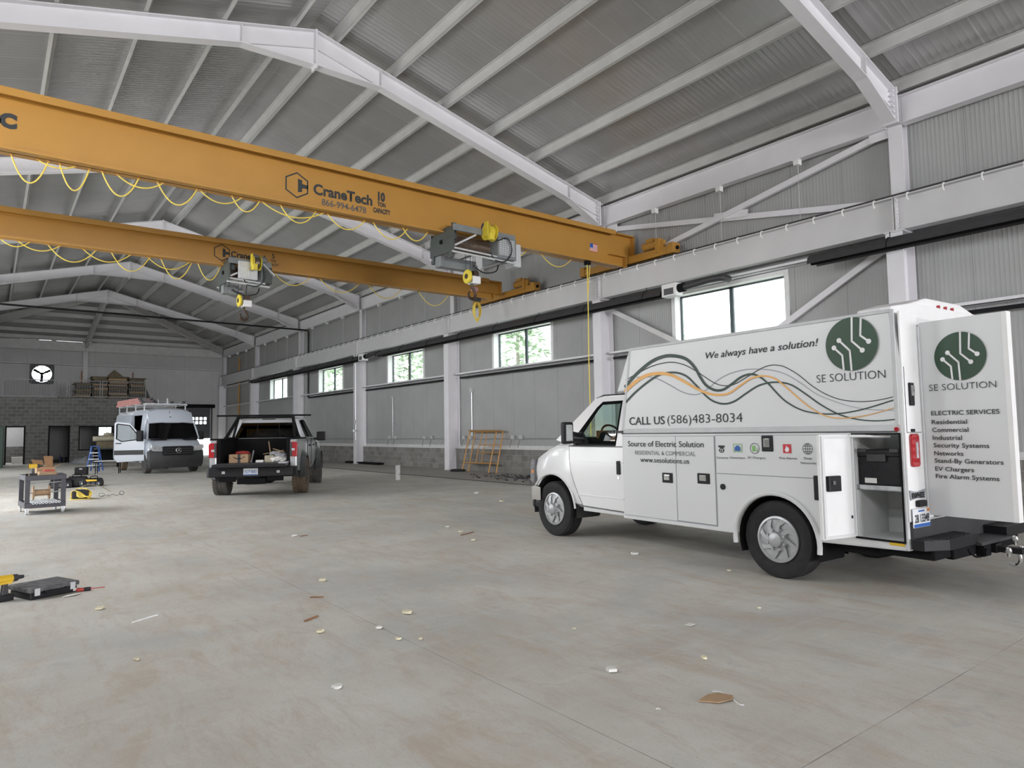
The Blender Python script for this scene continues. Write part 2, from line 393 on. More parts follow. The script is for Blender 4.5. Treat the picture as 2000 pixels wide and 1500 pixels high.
def smoothpts(pts, n=6):
    """Catmull-Rom through points"""
    P = [Vector(p) for p in pts]; out = []
    for i in range(len(P)-1):
        a, b, c, d = P[max(i-1, 0)], P[i], P[i+1], P[min(i+2, len(P)-1)]
        for k in range(n):
            t = k/n
            out.append(.5*((2*b) + (c-a)*t + (2*a-5*b+4*c-d)*t*t + (3*b-a-3*c+d)*t**3))
    out.append(P[-1]); return out
ORD = ['first', 'second', 'third', 'fourth', 'fifth', 'sixth', 'seventh', 'eighth', 'ninth', 'tenth', 'eleventh', 'twelfth']
# ================================================================== BUILDING
B, Y0, YE, YB = 8.141, 5.756, 54.6, -32.0
XW, XL, XM = 14.30, -3.50, 5.40                     # window wall lining, opposite wall, ridge
YK = [Y0 + B*k for k in range(-1, 6)]               # frame lines; hips start at the last one
SL, ZR = 0.256, 10.18
def ztop(x): return ZR - SL*abs(x - XM)
HX = XW - XM                                        # horizontal run of a slope
def grid_wall(mb, ua, ub, za, zb, holes, put):
    us = sorted({ua, ub, *[h[0] for h in holes], *[h[1] for h in holes]}); zs = sorted({za, zb, *[h[2] for h in holes], *[h[3] for h in holes]})
    for a, b in zip(us, us[1:]):
        for c, d in zip(zs, zs[1:]):
            if not any(h[0] <= (a+b)/2 <= h[1] and h[2] <= (c+d)/2 <= h[3] for h in holes) and ua <= a and b <= ub: put(mb, a, b, c, d)
# floor and yard
m = MB(); m.box(XL-.2, XW+.25, YB-.1, YE+.1, -.2, 0); structure(m.build('floor', 'floor'))
m = MB(); m.box(-40, 70, -60, 120, -.45, -.25); structure(m.build('ground_outside', 'lawn'))
m = MB(); m.box(11.33, 11.40, YB, 46, -.01, .012); structure(m.build('trim_1', 'dark'))
# right wall with its windows
WIN = [(8.36 + B*k, 11.50 + B*k, 3.66, 4.92) for k in range(5)]
m = MB(); grid_wall(m, YB, YE, .83, 8.1, WIN, lambda q, a, b, c, d: q.box(XW, XW+.28, a, b, c, d))
wr = structure(m.build('wall_right', 'wallp'))
m = MB(); m.box(XW-.12, XW+.28, YB, 46.2, 0, .80); m.build('block_wainscot', 'blk', wr)
m = MB(); m.box(XW-.16, XW+.02, YB, 46.2, .80, .835); m.box(XW-.02, XW+.02, YB, 46.2, .835, .93); m.build('sill_flashing', 'flash', wr)
for k, (a, b, c, d) in enumerate(WIN):
    m = MB(); e = .05; x0, x1 = XW+.20, XW+.26
    m.box(x0, x1, a, a+e, c, d); m.box(x0, x1, b-e, b, c, d); m.box(x0, x1, a, b, c, c+e); m.box(x0, x1, a, b, d-e, d); m.box(x0, x1, (a+b)/2-.05, (a+b)/2+.05, c, d)
    wn = structure(m.build('window_%d' % (k+1), 'wframe'))
    m = MB(); t = .012
    m.box(XW-.03, XW+.2, b-t, b+.001, c, d); m.box(XW-.03, XW+.2, a, a+t, c, d); m.box(XW-.03, XW+.2, a, b, d-t, d); m.box(XW-.03, XW+.2, a, b, c, c+t)
    m.box(XW-.03, XW, b, b+.10, c-.05, d+.08); m.box(XW-.03, XW, a-.10, a, c-.05, d+.08); m.box(XW-.03, XW, a, b, d, d+.08)
    m.build('window_lining', 'white', wn)
    for j, (p, q) in enumerate(((a+e, (a+b)/2-.05), ((a+b)/2+.05, b-e))):
        m = MB(); m.box(XW+.225, XW+.232, p, q, c+e, d-e); m.build('pane', 'glass', wn)
# opposite wall and the wall behind the camera: doorways stand open
m = MB(); grid_wall(m, YB, YE, 0, 8.1, [(16.7, 21.3, 0, 4.8), (32.7, 37.3, 0, 4.8)] + [(8.36+B*k, 11.5+B*k, 3.66, 4.92) for k in (0, 2, 4)], lambda q, a, b, c, d: q.box(XL-.2, XL, a, b, c, d))
structure(m.build('wall_left', 'wallp'))
m = MB(); grid_wall(m, XL, XW, 0, 8.1, [(-2.9, 4.1, 0, 5.6), (6.7, 13.7, 0, 5.6)], lambda q, a, b, c, d: q.box(a, b, YB-.2, YB, c, d))
structure(m.build('wall_back', 'endp'))
# end wall with shutter door, fan opening and a far window
FAN = (2.71, 5.67, .60)
EH = [(1.5, 2.35, 7.93, 7.95), (2.5, 3.2, 7.93, 7.96), (3.45, 4.98, 7.93, 7.958), (5.28, 5.5, 7.93, 7.955), (5.8, 7.7, 7.93, 7.947), (10.9, 13.3, 0, 3.48), (FAN[0]-FAN[2], FAN[0]+FAN[2], FAN[1]-FAN[2], FAN[1]+FAN[2]), (6.03, 6.80, 1.55, 2.15)]
m = MB(); grid_wall(m, XL, XW, 0, 8.1, EH, lambda q, a, b, c, d: q.box(a, b, YE, YE+.2, c, d))
structure(m.build('wall_end', 'endp'))
m = MB(); m.box(6.0, 6.83, YE+.06, YE+.1, 1.52, 1.57); m.box(6.0, 6.83, YE+.06, YE+.1, 2.12, 2.18); m.box(6.0, 6.05, YE+.06, YE+.1, 1.52, 2.18); m.box(6.78, 6.83, YE+.06, YE+.1, 1.52, 2.18); m.box(6.5, 6.53, YE+.06, YE+.1, 1.55, 2.15)
w6 = structure(m.build('window_6', 'wframe')); m = MB(); m.box(6.05, 6.78, YE+.075, YE+.08, 1.57, 2.12); m.build('pane', 'glass', w6)
# roof lining: two slopes with hipped ends
def rp(x, dz=0): return ZR + .23 - SL*abs(x - XM) + dz
yh0, yh1 = YB + 8.14, YK[-1]; xl, xr = XM - HX, XW
m = MB()
for dz, in ((0,), (.16,)):
    zr, ze = ZR+.23+dz, rp(xr)+dz
    m.quad((XM, yh0, zr), (xr, YB, ze), (xr, YE, ze), (XM, yh1, zr)); m.quad((XM, yh0, zr), (XM, yh1, zr), (xl, YE, ze), (xl, YB, ze))
structure(m.build('ceiling', 'roofp'))
m = MB()
for dz in (0, .16):
    zr, ze = ZR+.23+dz, rp(xr)+dz
    m.poly([(XM, yh1, zr), (xr, YE, ze), (xl, YE, ze)]); m.poly([(XM, yh0, zr), (xr, YB, ze), (xl, YB, ze)])
structure(m.build('ceiling_end', 'hipp'))
m = MB(); ze = rp(xr)
m.box(xl, xr, YE-.02, YE+.2, 8.0, ze+.16); m.box(xr-.02, xr+.28, YB, YE, 8.0, ze+.16); m.box(xl-.2, xl+.02, YB, YE, 8.0, ze+.16); m.box(xl, xr, YB-.2, YB+.02, 8.0, ze+.16)
structure(m.build('trim_2', 'purlin'))
# ------------------------------------------------------------------ steel frames
def frame(y, name='portal_rafter', label=None):
    t = thing(name, label, 'rafter', (XM, y, 0), 0, 'tapered white roof frames')
    dpt = .40
    def zb(d):                                       # underside of rafter with haunches, d = distance from ridge
        base = ZR - SL*d - dpt
        if d < 1.55: base -= (1-d/1.55)*.37
        if d > 7.35: base -= (d-7.35)/1.1*.24
        return base
    ds = [0, 1.55, 7.35, 8.45]
    for s in (1, -1):
        m = MB()
        top = [(s*0, ZR), (s*8.62, ZR-SL*8.62)]; bot = [(s*d, zb(d)) for d in ds]
        m.prism([(0, ZR), (s*8.62, ZR-SL*8.62), (s*8.50, zb(8.45)-.0)] + bot[::-1], 'y', -.012, .012)
        m.build('rafter_web', 'steel', t)
        m = MB()
        m.prism([(0, ZR), (s*8.62, ZR-SL*8.62), (s*8.62, ZR-SL*8.62-.022), (0, ZR-.022)], 'y', -.12, .12)
        m.build('top_flange', 'steel', t)
        m = MB()
        for p, q in zip(bot, bot[1:]): m.prism([p, q, (q[0], q[1]-.022), (p[0], p[1]-.022)], 'y', -.12, .12)
        m.build('bottom_flange', 'steel', t)
        m = MB()
        for d in (1.55, 7.35): m = MB(); m.box(s*d-.011, s*d+.011, -.10, .10, zb(d), ZR-SL*d); m.build('web_stiffener', 'steel_dirty', t)
        m = MB(); p, q = (s*.02, ZR-dpt-.0), (s*1.55, ZR-SL*1.55-dpt); m.prism([p, q, (q[0], q[1]+.012), (p[0], p[1]+.012)], 'y', -.05, .05); m.build('haunch_rib', 'steel_dirty', t)
        m = MB(); p, q = (s*7.35, ZR-SL*7.35-dpt), (s*8.45, ZR-SL*8.45-dpt); m.prism([p, q, (q[0], q[1]+.012), (p[0], p[1]+.012)], 'y', -.05, .05); m.build('haunch_rib', 'steel_dirty', t)
        m = MB(); m.box(s*8.46, s*8.50, -.15, .15, zb(8.45)-.06, ZR-SL*8.5+.02)
        for zz in range(6):
            for yy in (-.09, .09): m.cyl((s*8.40, yy, zb(8.45)+.06+zz*.105), (s*8.46, yy, zb(8.45)+.06+zz*.105), .018, n=6)
        m.build('bolted_end_plate', 'steel', t)
    m = MB(); m.box(-.02, .02, -.13, .13, ZR-.86, ZR+.01); m.build('ridge_splice', 'steel', t)
    return t
FL = ['white roof frame above the open rear door of the service truck', 'white roof frame crossing in front of the lettered wide yellow crane girder',
      'white roof frame directly behind the larger yellow crane', 'white roof frame just beyond the smaller yellow crane',
      'white roof frame from which the black crosswise pipe hangs', 'white roof frame where the hipped roof end starts']
frames = []
for k, y in enumerate(YK[1:]):
    f = frame(y, label=FL[k]) if k == 0 else dup(frames[0], (XM, y, 0), 0, FL[k]); frames.append(f)
# hip rafters and ridge strut of the roof end
def hip(p0, p1, name, label, w=.16, h=.42):
    m = MB(); P0, P1 = Vector(p0), Vector(p1); d = (P1-P0).normalized(); sd = d.cross(Vector((0, 0, 1))).normalized(); u = sd.cross(d)
    m.bar(P0 - u*h/2, P1 - u*h/2, .02, h); m.bar(P0 - u*.01, P1 - u*.01, w, .02); m.bar(P0 - u*(h-.01), P1 - u*(h-.01), w, .02)
    return tag(m.build(name, 'steel_dirty'), label, 'hip rafter')
hip((XM+.34, yh1+.34, ztop(XM+.34)-.02), (XW-.35, YE-.38, ztop(XW-.35)-.03), 'hip_rafter', 'sloping hip rafter running down to the corner beside the window wall')
hip((XM-.34, yh1+.34, ztop(XM+.34)-.02), (XL+.25, YE-.38, ztop(XL+.25)-.03), 'hip_rafter', 'sloping hip rafter running down away from the window wall')
hip((XM-.0, yh1+.55, ZR-.16), (XM-.25, YE-.1, ztop(XW-.15)), 'hip_rafter', 'middle rafter of the hipped roof end above the grey wall post', .2)
# purlins: Z sections on top of the frames
DP = [.45, 1.85, 3.25, 4.63, 6.02, 7.42, 8.62]
def zsec(mb, P0, P1, fall):
    """Z-section from P0 to P1; fall = horizontal direction down the slope"""
    P0, P1, f = Vector(P0), Vector(P1), Vector(fall); up = Vector((0, 0, 1))
    for c, w, h in ((up*.115, .006, .23), (f*.035 + up*.004, .075, .008), (f*-.035 + up*.226, .075, .008)):
        mb.bar(P0+c, P1+c, w, h)
for side, sd in ((1, 'window side'), (-1, 'far side')):
    for i, d in enumerate(DP):
        x = XM + side*d; y1 = yh1 + (YE-yh1)*d/HX
        m = MB(); zsec(m, (x, -2.4, ztop(x)+.004), (x, y1, ztop(x)+.004), (side*1.0, 0, 0))
        tag(m.build('roof_purlin', 'purlin'), 'long white roof purlin, %s from the ridge on the %s' % (ORD[i], 'window slope' if side > 0 else 'slope away from windows'), 'purlin', 'roof purlins along the hall')
for i, d in enumerate(DP[1:]):
    y = yh1 + (YE-yh1)*d/HX
    m = MB(); zsec(m, (XM-d, y, ZR-SL*d+.004), (XM+d, y, ZR-SL*d+.004), (0, 1, 0))
    tag(m.build('hip_purlin', 'purlin'), 'crosswise purlin of the hipped roof end, %s up from the eave' % ORD[5-i], 'purlin', 'crosswise purlins of the hipped end')
# columns along the window wall
CL = ['white steel column behind the rear of the service truck', 'white steel column behind the cab of the service truck', 'white steel column next to the leaning scaffold frames',
      'white steel column carrying the pipe bracket, behind the white floor pipe', 'white steel column rising behind the cab of the pickup', 'white steel column rising behind the bed of the pickup', 'white corner column where the window wall meets the end wall']
def column(y, label):
    t = thing('steel_column', label, 'column', (14.03, y, 0), 0, 'white columns along the window wall')
    m = MB(); m.box(-.27, -.248, -.155, .155, 0, 5.14); m.box(.225, .247, -.155, .155, 0, 5.14); m.box(-.25, .23, -.008, .008, 0, 5.14); m.build('lower_shaft', 'steel', t)
    m = MB(); m.box(-.29, .27, -.18, .18, 5.14, 5.175); m.build('bearing_plate', 'steel_dirty', t)
    m = MB(); m.box(-.29, .25, -.17, .17, 0, .03); m.build('base_plate', 'steel_dirty', t)
    m = MB(); m.box(.03, .05, -.13, .13, 5.175, 7.93); m.box(.24, .26, -.13, .13, 5.175, 7.93); m.box(.05, .24, -.008, .008, 5.175, 7.93); m.build('upper_shaft', 'steel', t)
    return t
yc = [Y0 + B*k for k in range(7)]; yc[6] = YE - .2
c0 = column(yc[0], CL[0])
for k in range(1, 7): dup(c0, (14.03, yc[k], 0), 0, CL[k])
# end wall post and beams
m = MB(); m.box(4.99, 5.26, YE-.30, YE-.28, 3.75, 7.3); m.box(4.99, 5.26, YE-.03, YE-.01, 3.75, 7.3); m.box(5.118, 5.132, YE-.28, YE-.03, 3.75, 7.3)
tag(m.build('wall_post', 'steel_dirty'), 'grey steel post in the middle of the end wall above the block room', 'column')
for a, b, lb in ((XL, 5.10, 'eave beam across the end wall above the round fan'), (5.15, 13.98, 'eave beam across the end wall above the stored boards')):
    m = MB(); m.box(a, b, YE-.20, YE-.185, 7.30, 7.86); m.box(a, b, YE-.30, YE-.08, 7.28, 7.30); m.box(a, b, YE-.30, YE-.08, 7.86, 7.88)
    tag(m.build('eave_strut', 'steel_dirty'), lb, 'beam', 'deep eave beams')
for a, b, lb in ((XL, 4.98, 'thin girt on the end wall just above the round fan'), (5.27, 13.95, 'thin girt on the end wall above the stacked boards')):
    m = MB(); m.box(a, b, YE-.2, YE-.01, 6.30, 6.315); m.box(a, b, YE-.2, YE-.19, 6.30, 6.37)
    tag(m.build('wall_girt', 'steel_dirty'), lb, 'girt', 'girts on the end wall')
# per bay along the window wall: eave beam, two girts, runway beam
BAY = ['behind the service truck bed', 'between the service truck cab and the scaffold frames', 'above the leaning scaffold frames', 'above the white floor pipe', 'above the cab of the pickup', 'above the bed of the pickup', 'in the corner bay by the end wall']
ybs = [-2.38] + yc
for k in range(7):
    a, b = ybs[k], ybs[k+1]
    where = ['beside the open rear door of the service truck', 'over the near window behind the service truck', 'over the window beside the yellow hanging cable', 'over the window left of the scaffold frames'.replace('left of', 'past'), 'over the window behind the white floor pipe', 'over the small window above the pickup cab', 'in the windowless corner bay'][k]
    m = MB(); m.box(14.07, 14.085, a+.14, b-.14, 7.34, 7.86); m.box(13.98, 14.19, a+.14, b-.14, 7.32, 7.34); m.box(13.98, 14.19, a+.14, b-.14, 7.86, 7.88)
    tag(m.build('eave_strut', 'steel'), 'deep white eave beam ' + where, 'beam', 'deep eave beams')
    for z, nm in ((5.02, 'upper'), (3.58, 'lower')):
        m = MB(); m.box(14.07, XW-.005, a+.16, b-.16, z, z+.012); m.box(14.07, 14.082, a+.16, b-.16, z, z+.07)
        tag(m.build('wall_girt', 'steel'), '%s white wall girt %s' % (nm, where), 'girt', 'girts on the window wall')
    m = MB(); xa, xb = 13.81, 14.07
    m.box(13.935, 13.95, a+.01, b-.01, 5.20, 5.84); m.box(xa, xb, a+.005, b-.005, 5.18, 5.205); m.box(xa, xb, a+.005, b-.005, 5.835, 5.86)
    m.box(xa+.01, xb-.01, a+.01, a+.03, 5.2, 5.84); m.box(xa+.01, xb-.01, b-.03, b-.01, 5.2, 5.84)
    rb = tag(m.build('runway_beam', 'beamw'), 'white crane runway beam ' + where, 'beam', 'crane runway beams on the window wall')
    m = MB(); m.box(13.91, 13.97, a, b, 5.86, 5.93); m.build('crane_rail', 'dark', rb)
    if k:
        m = MB()
        for q in range(7): m.cyl((13.86, a+.03, 5.27+q*.085), (13.86, a+.055, 5.27+q*.085), .022, n=6); m.cyl((13.86, a-.03, 5.27+q*.085), (13.86, a-.055, 5.27+q*.085), .022, n=6)
        m.build('splice_bolt', 'steel', rb)
# runway beam of the opposite side carries the other crane ends
m = MB(); m.box(XL+.33, XL+.35, -2.3, 54.3, 5.2, 5.84); m.box(XL+.21, XL+.47, -2.3, 54.3, 5.18, 5.205); m.box(XL+.21, XL+.47, -2.3, 54.3, 5.835, 5.86); m.box(XL, XL+.35, -2.3, 54.3, 5.1, 5.18)
tag(m.build('runway_beam', 'steel'), 'white crane runway beam on the wall opposite the windows', 'beam')
# white conductor hooks on the runway edge
m = MB(); pts = [(.012, 0, .02), (-.05, 0, .0), (-.07, 0, -.045), (-.062, 0, -.095), (-.03, 0, -.125), (-.004, 0, -.11)]
m.tube(pts, .014, 6); hk = m.build('cable_hook', 'paperwhite'); hk.location = (13.808, 3.0, 5.845)
tag(hk, 'small white C-shaped cable hook on the crane runway edge', 'hook', 'white hooks along the runway edge')
y = 3.62
while y < 40:
    c = hk.copy(); COL.objects.link(c); c.location = (13.808, y, 5.845); y += .62
# square beam clamps with a drop wire under the eave beams
CLB = ['behind the service truck', 'beside the leaning scaffold frames', 'behind the white floor pipe', 'above the pickup cab', 'above the pickup bed', 'by the end wall']
for k in range(6):
    for j in (1, 2, 3):
        yy = Y0 + B*k + B*j/4
        t = thing('beam_clamp', 'small white clamp under the eave beam, %s of three %s' % (ORD[j-1], CLB[k]), 'clamp', (14.03, yy, 7.32), 0, 'clamps with drop wires under the eave beams')
        m = MB(); m.box(-.07, .07, -.06, .06, -.13, 0); m.box(-.09, .02, -.08, .08, -.03, -.01); m.build('bracket', 'white', t)
        m = MB(); m.cyl((.02, 0, -1.42), (.02, 0, -.12), .007, n=6); m.build('drop_wire', 'lgrey', t)
# wall bracing in the bay behind the service truck
xb_ = 14.16
for p0, p1, lb, mt in (((6.15, 7.25), (13.75, 5.9), 'white angle brace rising toward the column behind the truck rear', 'steel'), ((13.5, 7.2), (5.9, 5.86), 'white angle brace falling from the column behind the truck cab', 'steel'),
                   ((13.75, 4.90), (6.0, .95), 'rust-streaked lower brace slanting down behind the service truck', 'steel_dirty'), ((6.15, 4.95), (13.5, .95), 'white lower brace slanting down behind the truck roof', 'steel')):
    m = MB(); off = -.05 if 'rising' in lb or 'rust' in lb else .025
    m.bar((xb_+off, p0[0], p0[1]), (xb_+off, p1[0], p1[1]), .012, .13); m.bar((xb_+off+.04, p0[0], p0[1]-.06), (xb_+off+.04, p1[0], p1[1]-.06), .08, .012)
    br = tag(m.build('wall_brace', mt), lb, 'brace', 'diagonal wall braces')
    m = MB(); yy, zz = p0; s = 1 if yy < 9 else -1
    m.box(xb_-.02+off, xb_-.008+off, min(yy-s*.45, yy+s*.12), max(yy-s*.45, yy+s*.12), zz-.10, zz+.16); m.build('gusset_plate', 'steel', br)
m = MB(); m.obox((xb_-.012, 9.62, 6.58), (.012, .95, .17), Matrix.Rotation(R(8), 3, 'X')); m.cyl((xb_-.02, 9.3, 6.54), (xb_-.02, 9.3, 6.54+.001), .02, n=6)
tag(m.build('brace_plate', 'steel'), 'flat bolted plate where the two upper wall braces cross', 'plate')
# ------------------------------------------------------------------ pipes and wiring on the window wall
def pipe(name, pts, r, m_, lb, cat, n=8):
    q = MB(); q.tube(pts, r, n); return tag(q.build(name, m_, smooth=True), lb, cat)
pipe('black_pipe', [(-2.8, 37.3, 7.40), (13.9, 37.3, 7.27), (14.18, 37.3, 7.25), (14.20, 37.3, 7.1), (14.20, 37.3, 3.50), (14.20, 37.2, 3.46), (14.20, 30.45, 3.46)], .045, 'black', 'long black pipe crossing under the roof and dropping down the window wall', 'pipe')
pipe('black_pipe', [(14.20, 29.9, 3.46), (14.20, 22.3, 3.46)], .04, 'black', 'black pipe along the wall above the white floor pipe', 'pipe')
pipe('black_pipe', [(14.12, 21.6, 3.46), (14.12, 14.1, 3.46)], .04, 'black', 'black pipe below the window nearest the scaffold frames'.replace('nearest', 'above'), 'pipe')
pipe('black_pipe', [(14.12, 13.6, 3.46), (14.12, 6.0, 3.46)], .04, 'black', 'black pipe along the wall hidden mostly behind the service truck', 'pipe')
pipe('black_pipe', [(14.12, 5.4, 3.46), (14.12, -2.0, 3.46)], .04, 'black', 'black pipe on the wall beyond the open rear door', 'pipe')
for q, yy in enumerate((40, 33, 25.5)):
    pass
for lb, ya, yb in (('thin grey conduit low on the wall behind the pickup cab', 29.8, 22.3), ('thin grey conduit low on the wall behind the scaffold frames', 21.6, 14.2), ('thin grey conduit low on the wall beside the column at the pickup', 37.6, 30.5)):
    pipe('conduit', [(14.24, ya, 1.17), (14.24, yb, 1.17)], .014, 'galv', lb, 'conduit', 6)
t = thing('conduit', 'upright shiny conduit with a grey box on top beside the scaffold frames', 'conduit', (14.25, 21.05, 0))
m = MB(); m.cyl((0, 0, 1.2), (0, 0, 2.9), .018, n=8); m.build('tube', 'galv', t); m = MB(); m.box(-.05, .04, -.06, .06, 2.9, 3.05); m.build('junction_box', 'lgrey', t)
t = thing('conduit', 'thin upright conduit on the wall behind the pickup mirror', 'conduit', (14.25, 27.3, 0))
m = MB(); m.cyl((0, 0, 1.2), (0, 0, 2.95), .012, n=8); m.build('tube', 'galv', t); m = MB(); m.box(-.04, .04, -.05, .05, 2.95, 3.06); m.build('junction_box', 'lgrey', t)
for yy, lb in ((21.55, 'grey outlet box by the column next to the scaffold frames'), (21.1, 'grey outlet box behind the leaning scaffold frames'), (18.55, 'grey outlet box past the scaffold frames, farther from the service truck'), (18.1, 'grey outlet box past the scaffold frames, closer to the service truck'),
              (27.6, 'grey outlet box by the pickup mirror, first of a pair'), (27.05, 'grey outlet box by the pickup mirror, second of a pair'), (24.5, 'grey outlet box on the wall above the white floor pipe, first of a pair'), (23.9, 'grey outlet box on the wall above the white floor pipe, second of a pair')):
    t = thing('outlet_box', lb, 'outlet', (14.25, yy, 1.17), 0, 'outlet boxes on the low conduit')
    m = MB(); m.box(-.06, .04, -.07, .07, -.02, .11); m.build('box', 'lgrey', t, bevel=.008)
    m = MB(); m.tube([(-.04, 0, 0), (-.07, .02, -.1), (-.06, .08, -.22), (-.05, .14, -.30)], .008, 5); m.build('cord_tail', 'dark', t)
pipe('gap_light_strip', [(14.18, 50.6, .1), (14.18, 50.6, 7.0)], .06, 'scaf', 'orange upright strip standing in for a sunlit gap by the end wall', 'pipe')  # orange tube added in place of sunlight through a wall gap
t = thing('pipe_bracket', 'grey pipe bracket bolted to the column behind the white floor pipe', 'bracket', (13.74, yc[3], 1.55))
m = MB(); m.box(-.03, .02, -.34, .34, -.03, .03); m.build('arm', 'galv', t); m = MB(); m.cyl((-.04, 0, -.06), (-.04, 0, .06), .06, n=10); m.build('clamp', 'galv', t)
m = MB(); m.cyl((-.02, -.22, .5), (-.02, .02, .05), .012, n=6); m.build('lever', 'galv', t)
pipe('conduit', [(13.74, yc[3]-.12, 1.1), (13.74, yc[3]-.12, 4.9)], .014, 'galv', 'thin upright conduit strapped to the column behind the white floor pipe', 'conduit', 6)
# ------------------------------------------------------------------ block room with storage deck at the far end
YR, XR2, ZD = 47.0, 8.05, 3.75
m = MB(); grid_wall(m, XL, XR2, 0, ZD, [(.74, 1.66, 0, 2.13), (2.72, 3.76, 0, 2.13), (4.19, 6.02, .68, 2.12)], lambda q, a, b, c, d: q.box(a, b, YR, YR+.2, c, d))
structure(m.build('wall_front', 'blkx'))
m = MB(); m.box(XR2-.2, XR2, YR+.2, YE, 0, ZD); structure(m.build('wall_side', 'blk'))
m = MB(); m.box(XL, XR2, YR+.2, YE, ZD-.2, ZD-.01); structure(m.build('ceiling_room', 'flash'))
m = MB(); m.box(XL, 2.2, YR+4, YR+4.1, .95, ZD-.2); structure(m.build('wall_inner', 'endp'))
m = MB(); m.box(XL, 2.2, YR+3.95, YR+4.1, 0, .95); structure(m.build('wall_inner_base', 'blkx'))
m = MB(); m.box(2.2, 2.35, YR+.2, YE, 0, ZD-.2); structure(m.build('wall_partition', 'dark'))
area('room_lamp', (.8, YR+2.2, ZD-.25), (0, 0, 0), 1.2, .4, 60)
for i, (a, b, z0, z1) in enumerate(((.74, 1.66, 0, 2.13), (2.72, 3.76, 0, 2.13))):
    m = MB(); e = .07
    m.box(a, a+e, YR-.02, YR+.22, z0, z1); m.box(b-e, b, YR-.02, YR+.22, z0, z1); m.box(a, b, YR-.02, YR+.22, z1-e, z1)
    structure(m.build('door_%d' % (i+2), 'blackm'))
m = MB(); m.box(4.19, 6.02, YR+.02, YR+.18, .68, .74); m.box(4.19, 6.02, YR+.02, YR+.18, 2.06, 2.12); m.box(4.19, 4.25, YR+.02, YR+.18, .68, 2.12); m.box(5.96, 6.02, YR+.02, YR+.18, .68, 2.12)
w7 = structure(m.build('window_7', 'blackm'))
m = MB(); m.poly([(XR2-.05, YR+2.2, ZD), (XR2+.1, YR+2.2, ZD), (XR2+.1, YR+4.2, ZD)]); m.bm.free()
m = MB(); m.prism([(XR2+.02, 2.9), (XR2+.02, 4.95), (XR2+.75, 4.95), (XR2+1.55, 2.9)], 'y', YE-.35, YE-.30)
tag(m.build('sloped_panel', 'dark'), 'dark sloping panel at the end of the storage deck above the van', 'panel')
# guard rails on the deck
for i, (a, b, lb) in enumerate(((.55, 3.58, 'grey picket guard rail on the deck below the round fan'), (3.66, 5.24, 'short grey picket guard rail in the middle of the deck'), (5.32, 7.66, 'grey picket guard rail in front of the stacked boards'), (-3.2, .47, 'grey picket guard rail beginning at the far side of the deck'))):
    t = thing('guard_rail', lb, 'railing', (a, YR+.1, ZD-.01), 0, 'picket railings on the deck'); L = b-a
    m = MB(); m.box(0, L, -.02, .02, 1.0, 1.04); m.box(0, L, -.02, .02, .06, .10); m.build('rail', 'railgrey', t)
    m = MB(); n = int(L/.13)
    for q in range(1, n): m.cyl((q*L/n, 0, .1), (q*L/n, 0, 1.0), .009, n=5)
    m.build('picket_lattice', 'railgrey', t)
    for x in (.02, L-.02): m = MB(); m.box(x-.025, x+.025, -.025, .025, 0, 1.06); m.build('post', 'railgrey', t)
# stored goods on the deck
rnd = random.Random(3)
def crate(x0, x1, y0, y1, z0, z1, m_, lb, cat, nm, group=None):
    q = MB(); q.box(x0, x1, y0, y1, z0, z1); return tag(q.build(nm, m_, bevel=.01, seg=1), lb, cat, group)
for j, (x0, x1, zt_) in enumerate(((4.05, 4.85, 4.62), (4.95, 5.70, 4.95), (5.80, 6.80, 5.06), (6.90, 7.75, 5.0))):
    z = ZD; nm_ = ['lowest', 'second', 'tall middle', 'end'][j]
    while z < zt_:
        h = rnd.choice((.06, .09, .12)); dx = rnd.uniform(-.06, .06)
        crate(x0+dx, x1+dx, YR+1.0+rnd.uniform(-.1, .1), YR+2.2, z, z+h-.001, rnd.choice(('olive', 'olive', 'olive', 'dark', 'dark', 'wood')), 'flat board in the %s stack behind the deck railing' % nm_, 'board', 'board', 'boards in the %s deck stack' % nm_); z += h
    crate(x0-.08, x1+.08, YR+.9, YR+2.3, z, z+.045, 'olive', 'wide brown sheet covering the %s stack on the deck' % nm_, 'sheet', 'cover_sheet')
    if j == 2: ztent = z + .046
m = MB(); m.prism([(5.72, ztent), (6.62, ztent), (6.10, ztent+.42)], 'y', YR+1.2, YR+2.0)
tag(m.build('tent_box', 'olive'), 'brown gable-shaped box standing on top of the deck stacks', 'box')
for x, lb in ((4.5, 'thin rusty stake standing by the grey wall post'), (7.3, 'thin rusty stake standing behind the end stack of boards')):
    m = MB(); m.cyl((x, YR+2.6, ZD), (x, YR+2.6, 5.55), .035, n=6); tag(m.build('stake', 'rust'), lb, 'stake')
for x0, lb in ((3.2, 'small pale scrap heap board low behind the middle railing'), (3.75, 'short brown offcut lying behind the middle railing')):
    crate(x0, x0+.5, YR+.8, YR+1.3, ZD+.01, ZD+.16, 'olive', lb, 'board', 'offcut')
